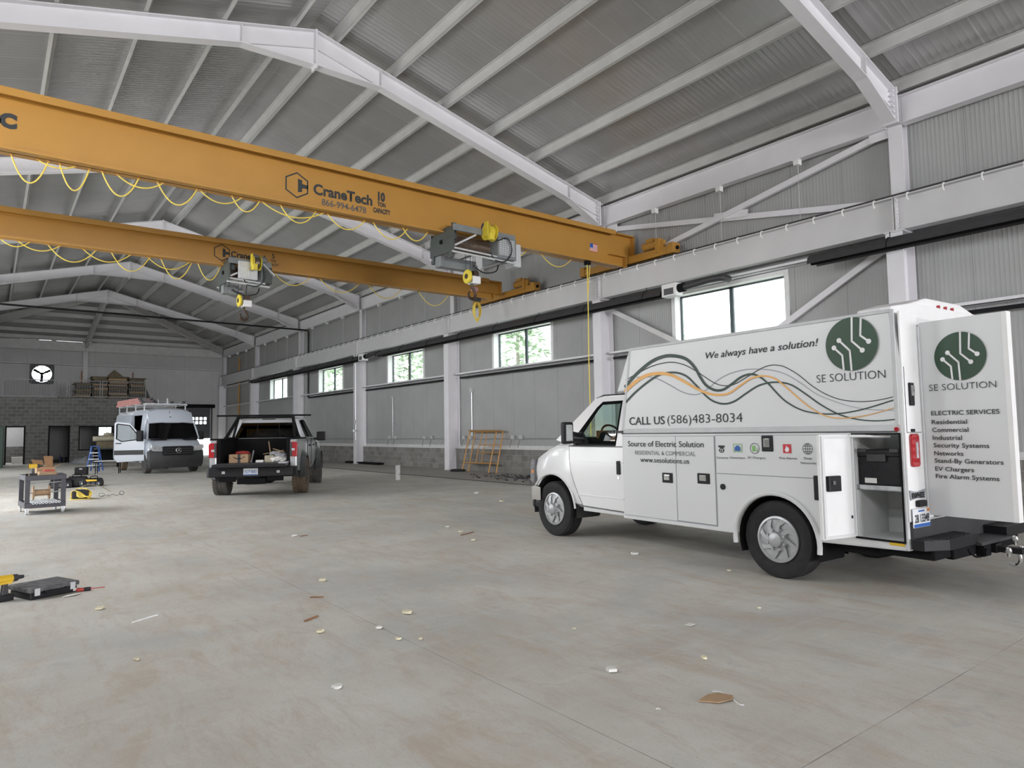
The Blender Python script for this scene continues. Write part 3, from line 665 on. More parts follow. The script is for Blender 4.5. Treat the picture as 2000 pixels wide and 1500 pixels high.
# ------------------------------------------------------------------ exhaust fan in the end wall
t = thing('exhaust_fan', 'large round exhaust fan with three dark blades high in the end wall', 'fan', (FAN[0], YE, FAN[1]))
m = MB(); N = 40; r = .555; h = .67
outer = []
for i in range(N):
    a = 2*math.pi*(i+.5)/N; c, s = math.cos(a), math.sin(a); k = h/max(abs(c), abs(s)); outer.append((c*k, s*k))
for yy in (-.10, .02):
    for i in range(N):
        a0, a1 = 2*math.pi*(i+.5)/N, 2*math.pi*(i+1.5)/N
        m.quad((outer[i][0], yy, outer[i][1]), (outer[(i+1) % N][0], yy, outer[(i+1) % N][1]), (r*math.cos(a1), yy, r*math.sin(a1)), (r*math.cos(a0), yy, r*math.sin(a0)))
for i in range(N):
    a0, a1 = 2*math.pi*(i+.5)/N, 2*math.pi*(i+1.5)/N
    m.quad((r*math.cos(a0), -.1, r*math.sin(a0)), (r*math.cos(a1), -.1, r*math.sin(a1)), (r*math.cos(a1), .02, r*math.sin(a1)), (r*math.cos(a0), .02, r*math.sin(a0)))
    m.quad((outer[i][0], -.1, outer[i][1]), (outer[(i+1) % N][0], -.1, outer[(i+1) % N][1]), (outer[(i+1) % N][0], .02, outer[(i+1) % N][1]), (outer[i][0], .02, outer[i][1]))
m.build('housing', 'dark', t)
for k in range(3):
    a = R(30 + 120*k); m = MB(); d = Vector((math.cos(a), 0, math.sin(a))); sd = Vector((-d.z, 0, d.x))
    m.poly([d*.05 - sd*.05 + Vector((0, -.06, 0)), d*.53 - sd*.09 + Vector((0, -.09, 0)), d*.53 + sd*.06 + Vector((0, -.03, 0)), d*.05 + sd*.05 + Vector((0, -.05, 0))])
    bmesh.ops.solidify(m.bm, geom=m.bm.faces[:], thickness=.015); m.build('blade', 'blackm', t)
m = MB(); m.cyl((0, -.12, 0), (0, 0, 0), .08, n=16); m.box(-.07, .07, -.1, -.02, -.50, -.08); m.box(-.014, .014, -.12, -.09, 0, .56); m.build('motor', 'blackm', t)
m = MB()
for k in range(11): z = -.52 + k*.10; m.box(-.56, .56, .06, .14, z, z+.030)
m.build('louver', 'lgrey', t)
# ------------------------------------------------------------------ roll-up shutter, partly raised, with two rows of lights
m = MB(); zb, a, b = 1.22, 10.95, 13.25
rows = [(2.30, 2.50), (2.60, 2.80)]
def slat(z0, z1): m.box(a, b, YE+.05, YE+.08, z0, z1); m.box(a, b, YE+.03, YE+.05, z0, z0+.03)
z = zb
while z < 2.28: slat(z, min(z+.09, 2.29)); z += .09
z = 2.82
while z < 3.48: slat(z, z+.09); z += .09
m.box(a, b, YE+.05, YE+.08, 2.29, 2.30); m.box(a, b, YE+.05, YE+.08, 2.50, 2.60); m.box(a, b, YE+.05, YE+.08, 2.80, 2.83)
for z0, z1 in rows:
    n = 7
    for i in range(n+1): x = a + .08 + i*(b-a-.3)/n; m.box(x-(.08 if i == 0 else .05), x+.05 if i < n else b, YE+.05, YE+.08, z0, z1)
d1 = structure(m.build('door_1', 'rib'))
m = MB(); m.cyl((10.7, YE-.18, 3.62), (13.5, YE-.18, 3.62), .14, n=16); m.build('shutter_roll', 'blackm', d1)
m = MB(); m.box(10.82, 10.94, YE-.06, YE+.1, 0, 3.5); m.box(13.26, 13.38, YE-.06, YE+.1, 0, 3.5); m.build('guide_frame', 'dark', d1)
# outside: pale yard wall glimpse and trees behind the windows
def tree(x, y, h, lb):
    t = thing('pine_tree', lb, 'tree', (x, y, -.3), 0, 'trees outside the windows')
    m = MB(); m.cyl((0, 0, 0), (0, 0, h*.95), .16, .04, 8); m.build('trunk', 'bark', t)
    m = MB(); q = random.Random(int(x*10+y))
    for i in range(1500):
        f = q.random()**.8; z = h*(.12+.88*f); rad = (1-f)*h*.36+.25; an = q.random()*6.283; rr = rad*math.sqrt(q.random())
        c = Vector((rr*math.cos(an), rr*math.sin(an), z-rr*.18)); s = q.uniform(.15, .36)
        u = Vector((q.uniform(-1, 1), q.uniform(-1, 1), q.uniform(-.4, .4))).normalized(); w = u.cross(Vector((q.uniform(-1, 1), q.uniform(-1, 1), 1))).normalized()
        m.poly([c-u*s, c-w*s*.3, c+u*s, c+w*s*.3])
    m.build('foliage', 'leaf', t); return t
tr = tree(20.5, 26.2, 9.5, 'pale pine seen through the window past the scaffold frames')
for x, y, s, lb in ((21, 38, 1.0, 'pine seen through the window behind the white floor pipe'), (22, 52, 1.0, 'hazy tree seen through the window above the pickup cab'), (28, 22.5, .75, 'sparse tree seen through the near window over the service truck')):
    c = dup(tr, (x, y, -.3), s*3, lb); c.scale = (s, s, s)
# ================================================================== CRANES
def flag(parent, o, w, h):
    """small flag sticker: x right, z up, facing -y"""
    x0, y, z0 = o
    m = MB(); m.quad((x0, y, z0), (x0+w, y, z0), (x0+w, y, z0+h), (x0, y, z0+h)); f = m.build('flag_sticker', 'white', parent)
    m = MB()
    for i in range(7): z = z0 + h*(2*i)/13; m.quad((x0, y-.002, z), (x0+w, y-.002, z), (x0+w, y-.002, z+h/13), (x0, y-.002, z+h/13))
    m.build('flag_stripes', 'dred', f)
    m = MB(); m.quad((x0, y-.003, z0+h*6/13), (x0+w*.42, y-.003, z0+h*6/13), (x0+w*.42, y-.003, z0+h), (x0, y-.003, z0+h)); m.build('flag_canton', 'dblue', f)
def crane(name, y, zt, hw, label, loops, hexc, hexr, tx, ph, cap, flag_at, endx, caps):
    """bridge girder along x; zb = bottom, zt = top"""
    zb = 5.86
    t = thing(name, label, 'crane', (0, y, 0), 0, 'yellow bridge cranes')
    xa, xe = XL+.45, endx
    H = zt - zb
    m = MB()
    # web, bottom flange, inner top flange; end tapers up to a raised nose
    m.prism([(xa, zb), (xe-.55, zb), (xe-.02, zb+H*.28), (xe+.02, zt-.05), (xa, zt-.05)], 'y', -.012, .012)
    m.box(xa, xe-.5, -hw, hw, zb, zb+.035)
    m.box(xa, xe, -hw, hw, zt-.075, zt-.045)
    m.box(xe-.03, xe, -hw, hw, zb+H*.3, zt-.05)
    g = m.build('girder', 'yellow', t)
    m = MB(); xc = caps
    m.box(xa, xc, -hw-.05, hw+.05, zt-.045, zt-.025); m.box(xa, xc, -hw-.07, -hw-.05, zt-.14, zt-.02); m.box(xa, xc, hw+.05, hw+.07, zt-.14, zt-.02)
    m.build('cap_channel', 'yellow', t)
    m = MB(); m.box(xa, xe-.7, -.022, -.012, zb+H*.035, zb+H*.75); m.box(xa, xe-.3, -.016, -.012, zb+H*.75, zb+H*.755); m.build('web_cover_plate', 'yellow', t)
    m = MB(); m.box(xe-.95, xe-.0, -hw*.9, -.012, zb+H*.30, zb+H*.315); m.box(xe-.35, xe-.33, -hw, -.012, zb, zb+H*.31); m.build('end_bracket', 'yellow', t)
    # end trucks on the rails
    for sx, xx in ((1, 13.94), (-1, XL+.34)):
        m = MB(); m.box(xx-.11, xx+.11, -1.72, 1.72, 5.955, 6.16); m.box(xx-.14, xx+.14, -1.75, -1.55, 5.94, 6.22); m.box(xx-.14, xx+.14, 1.55, 1.75, 5.94, 6.22)
        et = m.build('end_truck', 'yellow', t, bevel=.012, seg=1)
        for s in (-1.3, 1.3): m = MB(); m.cyl((xx-.04, s, 6.02), (xx+.04, s, 6.02), .095, n=18); m.build('truck_wheel', 'dark', et)
        m = MB(); m.cyl((xx, -1.79, 6.08), (xx, -1.74, 6.08), .05, n=12); m.build('bumper_stop', 'blackm', et)
        if sx > 0:
            m = MB(); m.cyl((xx-.05, -.72, 6.30), (xx-.05, -1.16, 6.30), .105, n=16); m.cyl((xx-.05, -.70, 6.30), (xx-.05, -.74, 6.30), .115, n=16); m.box(xx-.13, xx+.03, -1.08, -.82, 6.38, 6.47); m.box(xx-.16, xx+.06, -1.28, -1.16, 6.04, 6.42); m.box(xx-.10, xx+.0, -1.4, -1.28, 6.1, 6.36)
            m.build('drive_motor', 'yellow', et, smooth=True)
    # festoon cable under the girder
    for x0, x1, sag in loops:
        pts = [(x0 + (x1-x0)*i/14, .05, zb-.01 - sag*(1-(2*i/14-1)**2)) for i in range(15)]
        m = MB(); m.tube(pts, .012, 6); m.build('festoon_cable', 'ygold', t, smooth=True)
        for x in (x0, x1): m = MB(); m.box(x-.015, x+.015, .035, .065, zb-.03, zb); m.build('cable_trolley', 'yellow', t)
    # lettering on the web that faces the camera side
    yy = -.024; X, Z = (1, 0, 0), (0, 0, 1)
    hx, hz = hexc
    m = MB(); out = [(hx+hexr*math.sin(R(60*i)), hz+hexr*math.cos(R(60*i))) for i in range(6)]; inn = [(hx+hexr*.88*math.sin(R(60*i)), hz+hexr*.88*math.cos(R(60*i))) for i in range(6)]
    for i in range(6): j = (i+1) % 6; m.quad((out[i][0], yy, out[i][1]), (out[j][0], yy, out[j][1]), (inn[j][0], yy, inn[j][1]), (inn[i][0], yy, inn[i][1]))
    r = hexr
    m.poly([(hx+a*r, yy, hz+b*r) for a, b in ((.08, .52), (.40, .44), (.40, .18), (.84, .12), (.84, -.14), (.40, -.16), (.40, -.44), (.08, -.52))])
    m.build('hexagon_emblem', 'ink', t)
    text('maker_lettering', 'CraneTech', 'ink', t, (tx[0], yy, tx[1]), X, Z, tx[3], tx[2], .035)
    text('phone_lettering', '866-994-6478', 'inkg', t, (ph[0], yy, ph[1]), X, Z, ph[3], ph[2], .015)
    for body, cx, cz, w, h, bd in cap: text('capacity_lettering', body, 'ink', t, (cx, yy, cz), X, Z, h, w, bd, align='C')
    flag(t, (flag_at[0], yy, flag_at[1]), flag_at[2], flag_at[3])
    return t
L1 = [(.16, .64, .42), (.79, 1.2, .42), (.5, 1.0, .08), (1.38, 1.92, .38), (1.6, 2.3, .16), (2.21, 2.85, .36), (2.9, 3.62, .18), (3.45, 3.95, .26), (4.0, 5.2, .2), (4.35, 5.05, .3), (5.3, 6.1, .26), (6.3, 7.1, .3), (7.0, 7.6, .24), (9.6, 10.4, .22), (10.9, 11.9, .26)]
c1 = crane('bridge_crane', 12.85, 6.82, .16, 'wide yellow bridge crane lettered for ten tons, closer to the service truck', [(a, b, s*.95) for a, b, s in L1],
      (4.64, 6.285), .262, (4.97, 6.185, 1.27, .20), (5.14, 5.99, .96, .125), [('10', 6.45, 6.325, .165, .17, .06), ('TON', 6.45, 6.20, .19, .085, .045), ('CAPACITY', 6.46, 6.055, .40, .095, .045)], (12.52, 6.16, .28, .21), 14.12, 13.3)
text('crane_number', '4C', 'ink', c1, (-.16, -.024, 6.25), (1, 0, 0), (0, 0, 1), .20, .38, .075)
m = MB(); m.tube([(12.38, -.05, 5.86), (12.38, -.05, 4.6), (12.37, -.04, 3.4), (12.37, -.05, .9)], .016, 6); m.tube([(12.40, -.05, 5.86), (12.47, -.06, 5.75), (12.43, -.06, 5.45), (12.39, -.05, 5.0)], .012, 6); m.build('pendant_cable', 'ygold', c1, smooth=True)
m = MB(); m.box(12.31, 12.45, -.12, .0, 5.76, 5.87); m.build('pendant_bracket', 'blackm', c1)
m = MB(); m.box(12.32, 12.42, -.09, -.01, .62, .93); m.build('pendant_control', 'yel', c1, bevel=.01)
L2 = [(.09, .62, .14), (.4, 1.19, .17), (.96, 1.9, .34), (1.64, 2.62, .24), (2.22, 3.04, .40), (3.0, 3.94, .24), (3.29, 4.0, .46), (4.15, 4.7, .4), (6.1, 7.1, .28), (7.4, 8.6, .32), (8.9, 10.0, .34), (10.6, 11.7, .4)]
c2 = crane('bridge_crane', 18.5, 6.54, .14, 'narrower yellow bridge crane lettered for five tons, farther down the hall', L2,
      (4.71, 6.20), .225, (4.93, 6.13, .95, .14), (5.10, 5.98, .70, .09), [('5', 6.04, 6.235, .075, .12, .02), ('TON', 6.04, 6.135, .15, .065, .02), ('CAPACITY', 6.04, 6.02, .30, .07, .02)], (12.53, 6.06, .30, .17), 13.72, 13.15)
m = MB()
for k in range(7):
    a = -.5+k*.17; m.tube([(12.75 + .15*math.cos(a)*math.cos(q*.5236), -.05 + .13*math.sin(a)*math.cos(q*.5236), 5.44 - .01*k + (.27+.01*k)*math.sin(q*.5236)) for q in range(12)], .015, 5, closed=True)
m.build('pendant_coil', 'ygold', c2, smooth=True)
m = MB(); m.box(12.62, 12.88, -.1, .0, 5.74, 5.87); m.build('pendant_bracket', 'dark', c2)
# ------------------------------------------------------------------ hoists hanging under the girders
def hoist(name, loc, label, L, variant, drop, s=1.0):
    """local: x along the girder, y toward the far side, z up; origin under the girder at hoist middle"""
    t = thing(name, label, 'hoist', loc, 0, 'electric wire rope hoists')
    a, b = -L/2, L/2; yn, yf = -.48, .50
    def pl(x0, x1, nm, mm):
        m = MB(); m.prism([(yn, -.44), (yn, .10), (yn+.18, .16), (yf-.18, .10), (yf, -.02), (yf, -.40)], 'x', x0, x1); return m.build(nm, mm, t, bevel=.01, seg=1)
    p = pl(a, a+.05, 'end_plate', 'dgreen'); m = MB(); m.cyl((a-.03, .0, -.14), (a, .0, -.14), .05, n=12); m.build('bearing_cap', 'blackm', p)
    for q in (yf-.12, yn+.10): m = MB(); m.box(a-.005, a+.055, q-.06, q+.06, -.56, -.38); m.build('foot', 'dgreen', p)
    pl(b-.30, b-.26, 'end_plate', 'grey')
    m = MB(); m.box(a, b-.05, yn-.02, yn+.03, .03, .17); m.build('front_beam', 'grey', t)
    m = MB(); m.box(a, b-.25, yf-.05, yf, .0, .12); m.build('rear_beam', 'grey', t)
    m = MB(); m.bar((a+.05, yn+.02, -.30), (a+.62, yn+.02, .02), .03, .04); m.build('brace', 'lgrey', t)
    for p, q, rr_ in (((a+.03, yn, -.36), (b-.2, yn, -.41), .022), ((a-.05, yn-.05, -.46), (b-.1, yn-.05, -.50), .024), ((a-.05, yf-.1, -.46), (b-.5, yf-.1, -.50), .024)): m = MB(); m.cyl(p, q, rr_, n=8); m.build('tie_rod', 'lgrey', t)
    m = MB()
    prof = [(a+.05, .16)]
    x = a+.08
    while x < b-.34: prof += [(x, .155), (x+.015, .17), (x+.03, .155)]; x += .03
    m.lathe(prof + [(b-.31, .16)], (0, -.08, -.14), 'x', 20); m.build('rope_drum', 'ropemetal', t, smooth=True)
    if variant == 0:
        m = MB(); m.box(b-.58, b-.05, yn-.06, yn+.30, -.44, .06); mb = m.build('control_box', 'grey', t, bevel=.012, seg=1)
        m = MB()
        for i in range(9): x = b-.54+i*.05; m.box(x, x+.02, yn-.072, yn-.06, -.36, .02)
        for i in range(8): z = -.35+i*.048; m.box(b-.55, b-.13, yn-.075, yn-.06, z, z+.012)
        m.build('cooling_grille', 'lgrey', mb)
        m = MB(); m.box(b-.10, b+.12, yn-.02, yn+.34, -.56, -.02); m.build('gear_housing', 'lgrey', t, bevel=.015, seg=1)
        rx, rz, ry = b-.88, .07, yn-.16
    else:
        m = MB(); m.box(a+.22, b-.42, yn-.10, yn-.02, -.36, .10); mb = m.build('control_box', 'lgrey', t, bevel=.012, seg=1)
        m = MB()
        for i in range(7):
            for j in range(4): m.box(a+.26+i*.06, a+.30+i*.06, yn-.108, yn-.10, -.30+j*.06, -.26+j*.06)
        m.build('cooling_grille', 'galv', mb)
        m = MB(); m.prism([(yn, .06), (yn+.5, .06), (yn+.5, -.40), (yn, -.40)], 'x', b-.26, b-.02); m.build('gear_housing', 'dgreen', t, bevel=.02, seg=1)
        m = MB(); m.prism([(b-.28, .10), (b+.02, -.16), (b+.02, -.20), (b-.28, .06)], 'y', yn-.1, yn+.2); m.build('sloped_cover', 'lgrey', t)
        rx, rz, ry = a+.62, .06, yn-.20
    m = MB(); m.lathe([(-.10, .06), (-.10, .19), (-.085, .19), (-.075, .10), (.075, .10), (.085, .19), (.10, .19), (.10, .06)], (rx, ry, rz), 'x', 24); rl = m.build('cable_reel', 'lemon', t, smooth=True)
    m = MB(); m.box(rx-.13, rx-.11, ry-.12, ry+.05, rz-.12, rz+.22); m.box(rx-.14, rx-.02, ry-.22, ry-.10, rz-.22, rz-.06); m.build('reel_guard', 'lemon', rl, bevel=.01, seg=1)
    m = MB(); m.lathe([(-.08, .12), (-.05, .15), (.05, .15), (.08, .12)], (rx, ry, rz), 'x', 18); m.build('reel_wire', 'ropemetal' if variant else 'lemon', rl)
    m = MB(); m.cyl((rx-.02, ry+.22, rz+.20), (rx+.32, ry+.22, rz+.14), .09, n=14); m.cyl((rx+.10, ry+.22, rz+.12), (rx+.10, ry+.1, rz+.0), .06, n=10); m.build('trolley_motor', 'mblue' if variant == 0 else 'grey', t, smooth=True)
    for x in (a+.16, b-.42):
        for q in (-.19, .19): m = MB(); m.cyl((x, q-.03, .09), (x, q+.03, .09), .085, n=16); m.build('trolley_wheel', 'dark', t, smooth=True)
        for q0, q1, zt in ((-.30, -.24, .26), (.24, .30, .20)): m = MB(); m.box(x-.05, x+.05, q0, q1, -.1, zt); m.build('trolley_hanger', 'dgreen', t)
    m = MB(); m.box(a+.12, b-.70, .10, .30, -.66, -.50); m.box(a+.02, a+.14, .08, .32, -.66, -.42); m.box(a+.12, b-.70, .16, .24, -.52, -.40); m.build('lower_beam', 'grey', t, bevel=.01, seg=1)
    m = MB(); m.tube(smoothpts([(b-.6, yn-.1, -.05), (b-.36, yn-.14, .02), (b-.24, yn-.13, -.25), (b-.4, yn-.1, -.50), (b-.66, yn-.06, -.50), (b-.75, yn, -.34)]), .014, 6); m.build('black_hose', 'black', t, smooth=True); m = MB(); m.tube(smoothpts([(b-.9, 0, -.55), (b-.6, 0, -.68), (b-.3, -.05, -.62), (b-.22, -.05, -.46)]), .016, 6); m.build('black_hose', 'black', t, smooth=True)
    # hook block on ropes
    hx = a + L*.42
    m = MB()
    for dx, dy in ((-.10, .05), (.12, .05), (-.04, -.06), (.10, -.06)): m.cyl((hx+dx, dy-.05, -.28), (hx+dx*.8, dy-.05, drop), .007, n=5)
    m.build('wire_rope', 'dark', t)
    m = MB(); m.lathe([(-.06, .05), (-.06, .15), (-.04, .165), (.0, .15), (.02, .05)], (hx-.05, -.05, drop-.12), 'x', 24); bk = m.build('sheave_ring', 'lemon', t, smooth=True)
    m = MB(); m.box(hx-.01, hx+.22, -.16, .08, drop-.28, drop-.10); m.build('hook_block', 'white', t, bevel=.03)
    m = MB(); m.box(hx+.04, hx+.18, -.13, .05, drop-.10, drop+.02); m.build('rope_guard', 'brown', t)
    m = MB(); m.lathe([(-.072, .0001), (-.072, .06), (-.06, .06)], (hx-.05, -.05, drop-.12), 'x', 14); m.build('sheave_axle', 'brown', t)
    m = MB(); pts = [(0, .10), (0, .02), (.05, -.06), (.085, -.14), (.06, -.215), (-.01, -.24), (-.075, -.20), (-.088, -.13), (-.06, -.10)]
    m.tube(smoothpts([(hx+.04+p[0]*1.1, -.05, drop-.36+p[1]*1.1) for p in pts], 3), [.030]*10 + [.034]*10 + [.022]*5, 8); m.build('hook', 'brown', t, smooth=True)
    return t
hoist('electric_hoist', (8.78, 12.80, 5.80), 'grey wire rope hoist with blue motor and yellow reel under the ten ton crane', 1.75, 0, -.72)
hoist('electric_hoist', (5.30, 18.42, 5.80), 'grey hoist with silver control box and yellow reel under the five ton crane', 1.12, 1, -.72)
# ------------------------------------------------------------------ gas tube heaters hung below the runway beam
def heater(label, y0, y1, end_first):
    y0, y1 = y0*.98, y1*.98
    t = thing('tube_heater', label, 'heater', (13.53, 0, 4.91), 0, 'radiant tube heaters under the runway beams')
    m = MB(); m.tube([(0, y0, -.08), (0, y1, -.08)], .055, 10); m.build('tube', 'blackm', t, smooth=True)
    m = MB(); n = int((y1-y0)/.5)
    prof = [(-.20, -.13), (-.17, -.02), (-.08, .07), (.08, .07), (.17, -.02), (.20, -.13)]
    for q in range(len(prof)-1):
        (a, b), (c, d) = prof[q], prof[q+1]; m.quad((a, y0, b), (c, y0, d), (c, y1, d), (a, y1, b))
    m.build('reflector', 'dark', t)
    m = MB(); y = y0 + .6
    while y < y1: m.cyl((0, y, .06), (0, y, .20), .008, n=5); m.tube([(-.205, y, -.13), (-.175, y, -.01), (-.085, y, .08), (.085, y, .08), (.175, y, -.01), (.205, y, -.13)], .008, 5); y += 2.2
    m.build('hanger_hoop', 'blackm', t)
    if end_first:
        m = MB(); m.box(-.14, .14, y0-.45, y0, -.18, .14); bx = m.build('burner_box', 'white', t, bevel=.01, seg=1)
        m = MB(); m.quad((-.143, y0-.38, -.14), (-.143, y0-.08, -.14), (-.143, y0-.08, .02), (-.143, y0-.38, .02))
        m.build('warning_plate', 'inkg', bx)
        m = MB(); m.cyl((0, y0-.62, .0), (0, y0-.45, .0), .11, n=14); m.build('blower', 'blackm', t, smooth=True)
        m = MB(); m.tube(smoothpts([(0, y0-.6, 0), (0, y0-.95, .02), (.06, y0-1.3, .06), (.2, y0-1.55, .08), (.42, y0-1.6, .06)]), .085, 10); m.build('flex_duct', 'dark', t, smooth=True)
    return t
heater('black tube heater with its open end above the service truck roof', -1.5, 7.45, False)
heater('long black tube heater with a white burner box above the near window'.replace('near window', 'service truck cab'), 11.42, 27.8, True)
heater('long black tube heater with burner box beside the column behind the pickup', 29.6, 46.4, True)
# ================================================================== SERVICE TRUCK (enclosed utility body on a van cab)
def tyre(mb, c, r, w, n=48, groove=4):
    """lathe profile of a tyre about the x axis"""
    h = w/2; ri = r*.62
    pr = [(-h*.80, ri), (-h*.98, r*.72), (-h, r*.84), (-h*.93, r*.955), (-h*.80, r*.99)]
    for k in range(groove):
        a = -h*.74 + k*(1.48*h/groove); b = a + 1.48*h/groove
        pr += [(a+.003, r), (b-.012, r), (b-.010, r-.010), (b-.001, r-.010)]
    pr += [(h*.80, r*.99), (h*.93, r*.955), (h, r*.84), (h*.98, r*.72), (h*.80, ri)]
    mb.lathe(pr, c, 'x', n)
def lugs(mb, c, r, w, n=44):
    for i in range(n):
        a = 2*math.pi*i/n
        for s in (-1, 1):
            M = Matrix.Rotation(a + (.5 if s > 0 else 0)*2*math.pi/n, 3, 'X')
            v = mb.obox((0, 0, 0), (w*.30, r*.105, .022), Matrix.Identity(3))
            for q in v: q.co = M @ (q.co + Vector((s*w*.36, 0, r-.002))) + Vector(c)
def hubcap(parent, c, r, side):
    """eight-vaned silver wheel cover; side = -1 faces -x"""
    cx, cy, cz = c
    m = MB()
    m.lathe([(0, r), (side*.025, r*.99), (side*.03, r*.90), (side*.012, r*.84)], c, 'x', 40)
    for k in range(8):
        a0 = 2*math.pi*k/8
        def p(rad, a, o): return (cx + side*o, cy + rad*math.cos(a), cz + rad*math.sin(a))
        m.poly([p(r*.42, a0-.26, .034), p(r*.42, a0+.30, .034), p(r*.60, a0+.26, .030), p(r*.90, a0+.52, .018), p(r*.90, a0+.22, .024), p(r*.58, a0-.06, .034)])
    m.lathe([(side*.005, r*.47), (side*.034, r*.45), (side*.038, r*.34)], c, 'x', 32)
    m.lathe([(side*.038, r*.34), (side*.075, r*.30), (side*.088, r*.18), (side*.092, 0.0001)], c, 'x', 28)
    for k in range(8):
        a = 2*math.pi*(k+.5)/8; q = Vector((cx+side*.03, cy + r*.42*math.cos(a), cz + r*.42*math.sin(a))); m.cyl(q, q+Vector((side*.03, 0, 0)), .017, .012, 8)
    hc = m.build('hubcap', 'hub', parent, smooth=True)
    m = MB(); m.lathe([(-side*.02, r*.99), (-side*.035, .0001)], c, 'x', 32); m.build('brake_disc', 'blackm', parent)
    return hc
VAN = thing('service_truck', 'white electrician service truck with enclosed utility body and wave graphics', 'truck', (6.025, 3.721, 0), -R(2.9))
XA, XB = -.06, 1.96                                   # body sides in truck space (x across, y forward)
def boxcut(*a):
    m = MB(); m.box(*a); return m.build('helper', 'blackm')
def cylcut(x0, x1, y, z, r):
    m = MB(); m.cyl((x0, y, z), (x1, y, z), r, n=40); return m.build('helper', 'blackm')
m = MB(); m.prism([(2.03, .385), (2.03, 1.38), (1.86, 2.41), (-1.19, 2.41), (-1.25, 2.0), (-1.25, .425), (-.50, .405), (.45, .40)], 'x', XA, XB)
body = m.build('utility_body', 'bwhite', VAN, bevel=.022)
cut(body, cylcut(-.2, .42, -.025, .36, .435), cylcut(1.48, 2.2, -.025, .36, .435), boxcut(-.2, .42, -.46, .41, .2, .40), boxcut(1.48, 2.2, -.46, .41, .2, .40),
    boxcut(-.2, .46, -1.213, -.828, .50, 1.365), boxcut(.25, 1.65, -1.4, 1.4, .66, 2.30))
body.data.materials.clear(); body.data.materials.append(MT['bwhite'])
for s, x in ((-1, XA), (1, XB)):
    m = MB(); N = 24; a0, a1 = R(-8), R(188); pts = [(x + s*.004, -.025 + .452*math.cos(a0+(a1-a0)*i/N), .36 + .452*math.sin(a0+(a1-a0)*i/N)) for i in range(N+1)]
    m.tube(pts, .024, 8); m.build('wheel_arch_lip', 'bwhite', VAN, smooth=True)
    m = MB(); N = 20
    for i in range(N):
        b0, b1 = R(-20)+R(220)*i/N, R(-20)+R(220)*(i+1)/N; rr = .43
        xi = x - s*.03; xo = x - s*.46
        m.quad((xi, -.025+rr*math.cos(b0), .36+rr*math.sin(b0)), (xo, -.025+rr*math.cos(b0), .36+rr*math.sin(b0)), (xo, -.025+rr*math.cos(b1), .36+rr*math.sin(b1)), (xi, -.025+rr*math.cos(b1), .36+rr*math.sin(b1)))
    m.box(min(xo, xo+.01), max(xo, xo+.01), -.47, .42, .25, .80); m.build('wheel_well', 'blackm', VAN)
# frame under the body, axles, fuel tank
m = MB(); m.box(.47, .55, -1.20, 3.7, .38, .49); m.box(1.38, 1.46, -1.20, 3.7, .38, .49); m.cyl((.2, 0, .36), (1.7, 0, .36), .06, n=12); m.cyl((.95, 0, .36), (.95, 0, .36+.001), .05); m.box(.8, 1.1, -.14, .14, .24, .50); m.cyl((.3, 3.46, .34), (1.6, 3.46, .34), .05, n=10)
m.build('chassis', 'blackm', VAN)
m = MB(); m.box(.55, 1.3, .6, 1.5, .30, .42); m.build('fuel_tank', 'dark', VAN, bevel=.02)
m = MB(); m.cyl((1.2, -.8, .36), (1.2, -.3, .36), .10, n=12); m.build('muffler', 'dark', VAN)
m = MB(); m.box(.05, .35, -1.0, -.60, .33, .42); m.build('underbody_box', 'blackm', VAN, bevel=.02)
# wheels
for nm, x, y, sd in (('wheel', .115, 0, -1), ('wheel', .115, 3.465, -1), ('wheel', 1.775, 0, 1), ('wheel', 1.775, 3.465, 1)):
    m = MB(); tyre(m, (x, y, .368), .372, .235); w = m.build(nm, 'rubber', VAN, smooth=True)
    hubcap(w, (x+sd*.085, y, .368), .222, sd)
# side panels, doors and trims of the left-hand flank (faces -x)
def flank(name, poly, off, mm, parent=VAN, th=.012, bevel=.004):
    m = MB(); m.prism(poly, 'x', XA-off-th, XA-off+.002 if off else XA+.002); return m.build(name, mm, parent, bevel=bevel, seg=1)
seam = lambda y0, y1, z0, z1: [(y0, z0), (y1, z0), (y1, z1), (y0, z1)]
flank('lower_seam', seam(.64, 2.005, .425, 1.362), -.0, 'dgray', th=.001, bevel=0)
flank('side_door', seam(1.177, 2.0, .43, 1.356), 0, 'bwhite'); flank('side_door', seam(.650, 1.170, .44, 1.356), 0, 'bwhite')
flank('lower_seam', seam(-.512, .634, .969, 1.368), 0, 'dgray', th=.001, bevel=0)
flank('drop_door', seam(-.505, .628, .975, 1.362), 0, 'bwhite')
for z0, z1, y0, y1 in ((1.383, 1.392, -1.20, 2.03),): flank('body_seam', seam(y0, y1, z0, z1), 0, 'dark', th=.002, bevel=0)
flank('rain_rail', seam(-1.2, 2.02, 1.395, 1.445), 0, 'lgrey', th=.010)
flank('rain_rail', [(-1.20, 2.375), (1.86, 2.375), (1.85, 2.405), (-1.19, 2.405)], 0, 'lgrey', th=.010)
flank('corner_trim', seam(-1.225, -1.19, 1.44, 2.40), 0, 'lgrey', th=.010)
flank('corner_trim', [(1.985, 1.44), (2.02, 1.44), (1.86, 2.40), (1.83, 2.40)], 0, 'lgrey', th=.008)
flank('skirt_flange', seam(.42, 2.02, .385, .42), 0, 'bwhite', th=.010)
flank('lower_post', seam(-1.245, -1.22, .43, 1.39), 0, 'lgrey', th=.006)
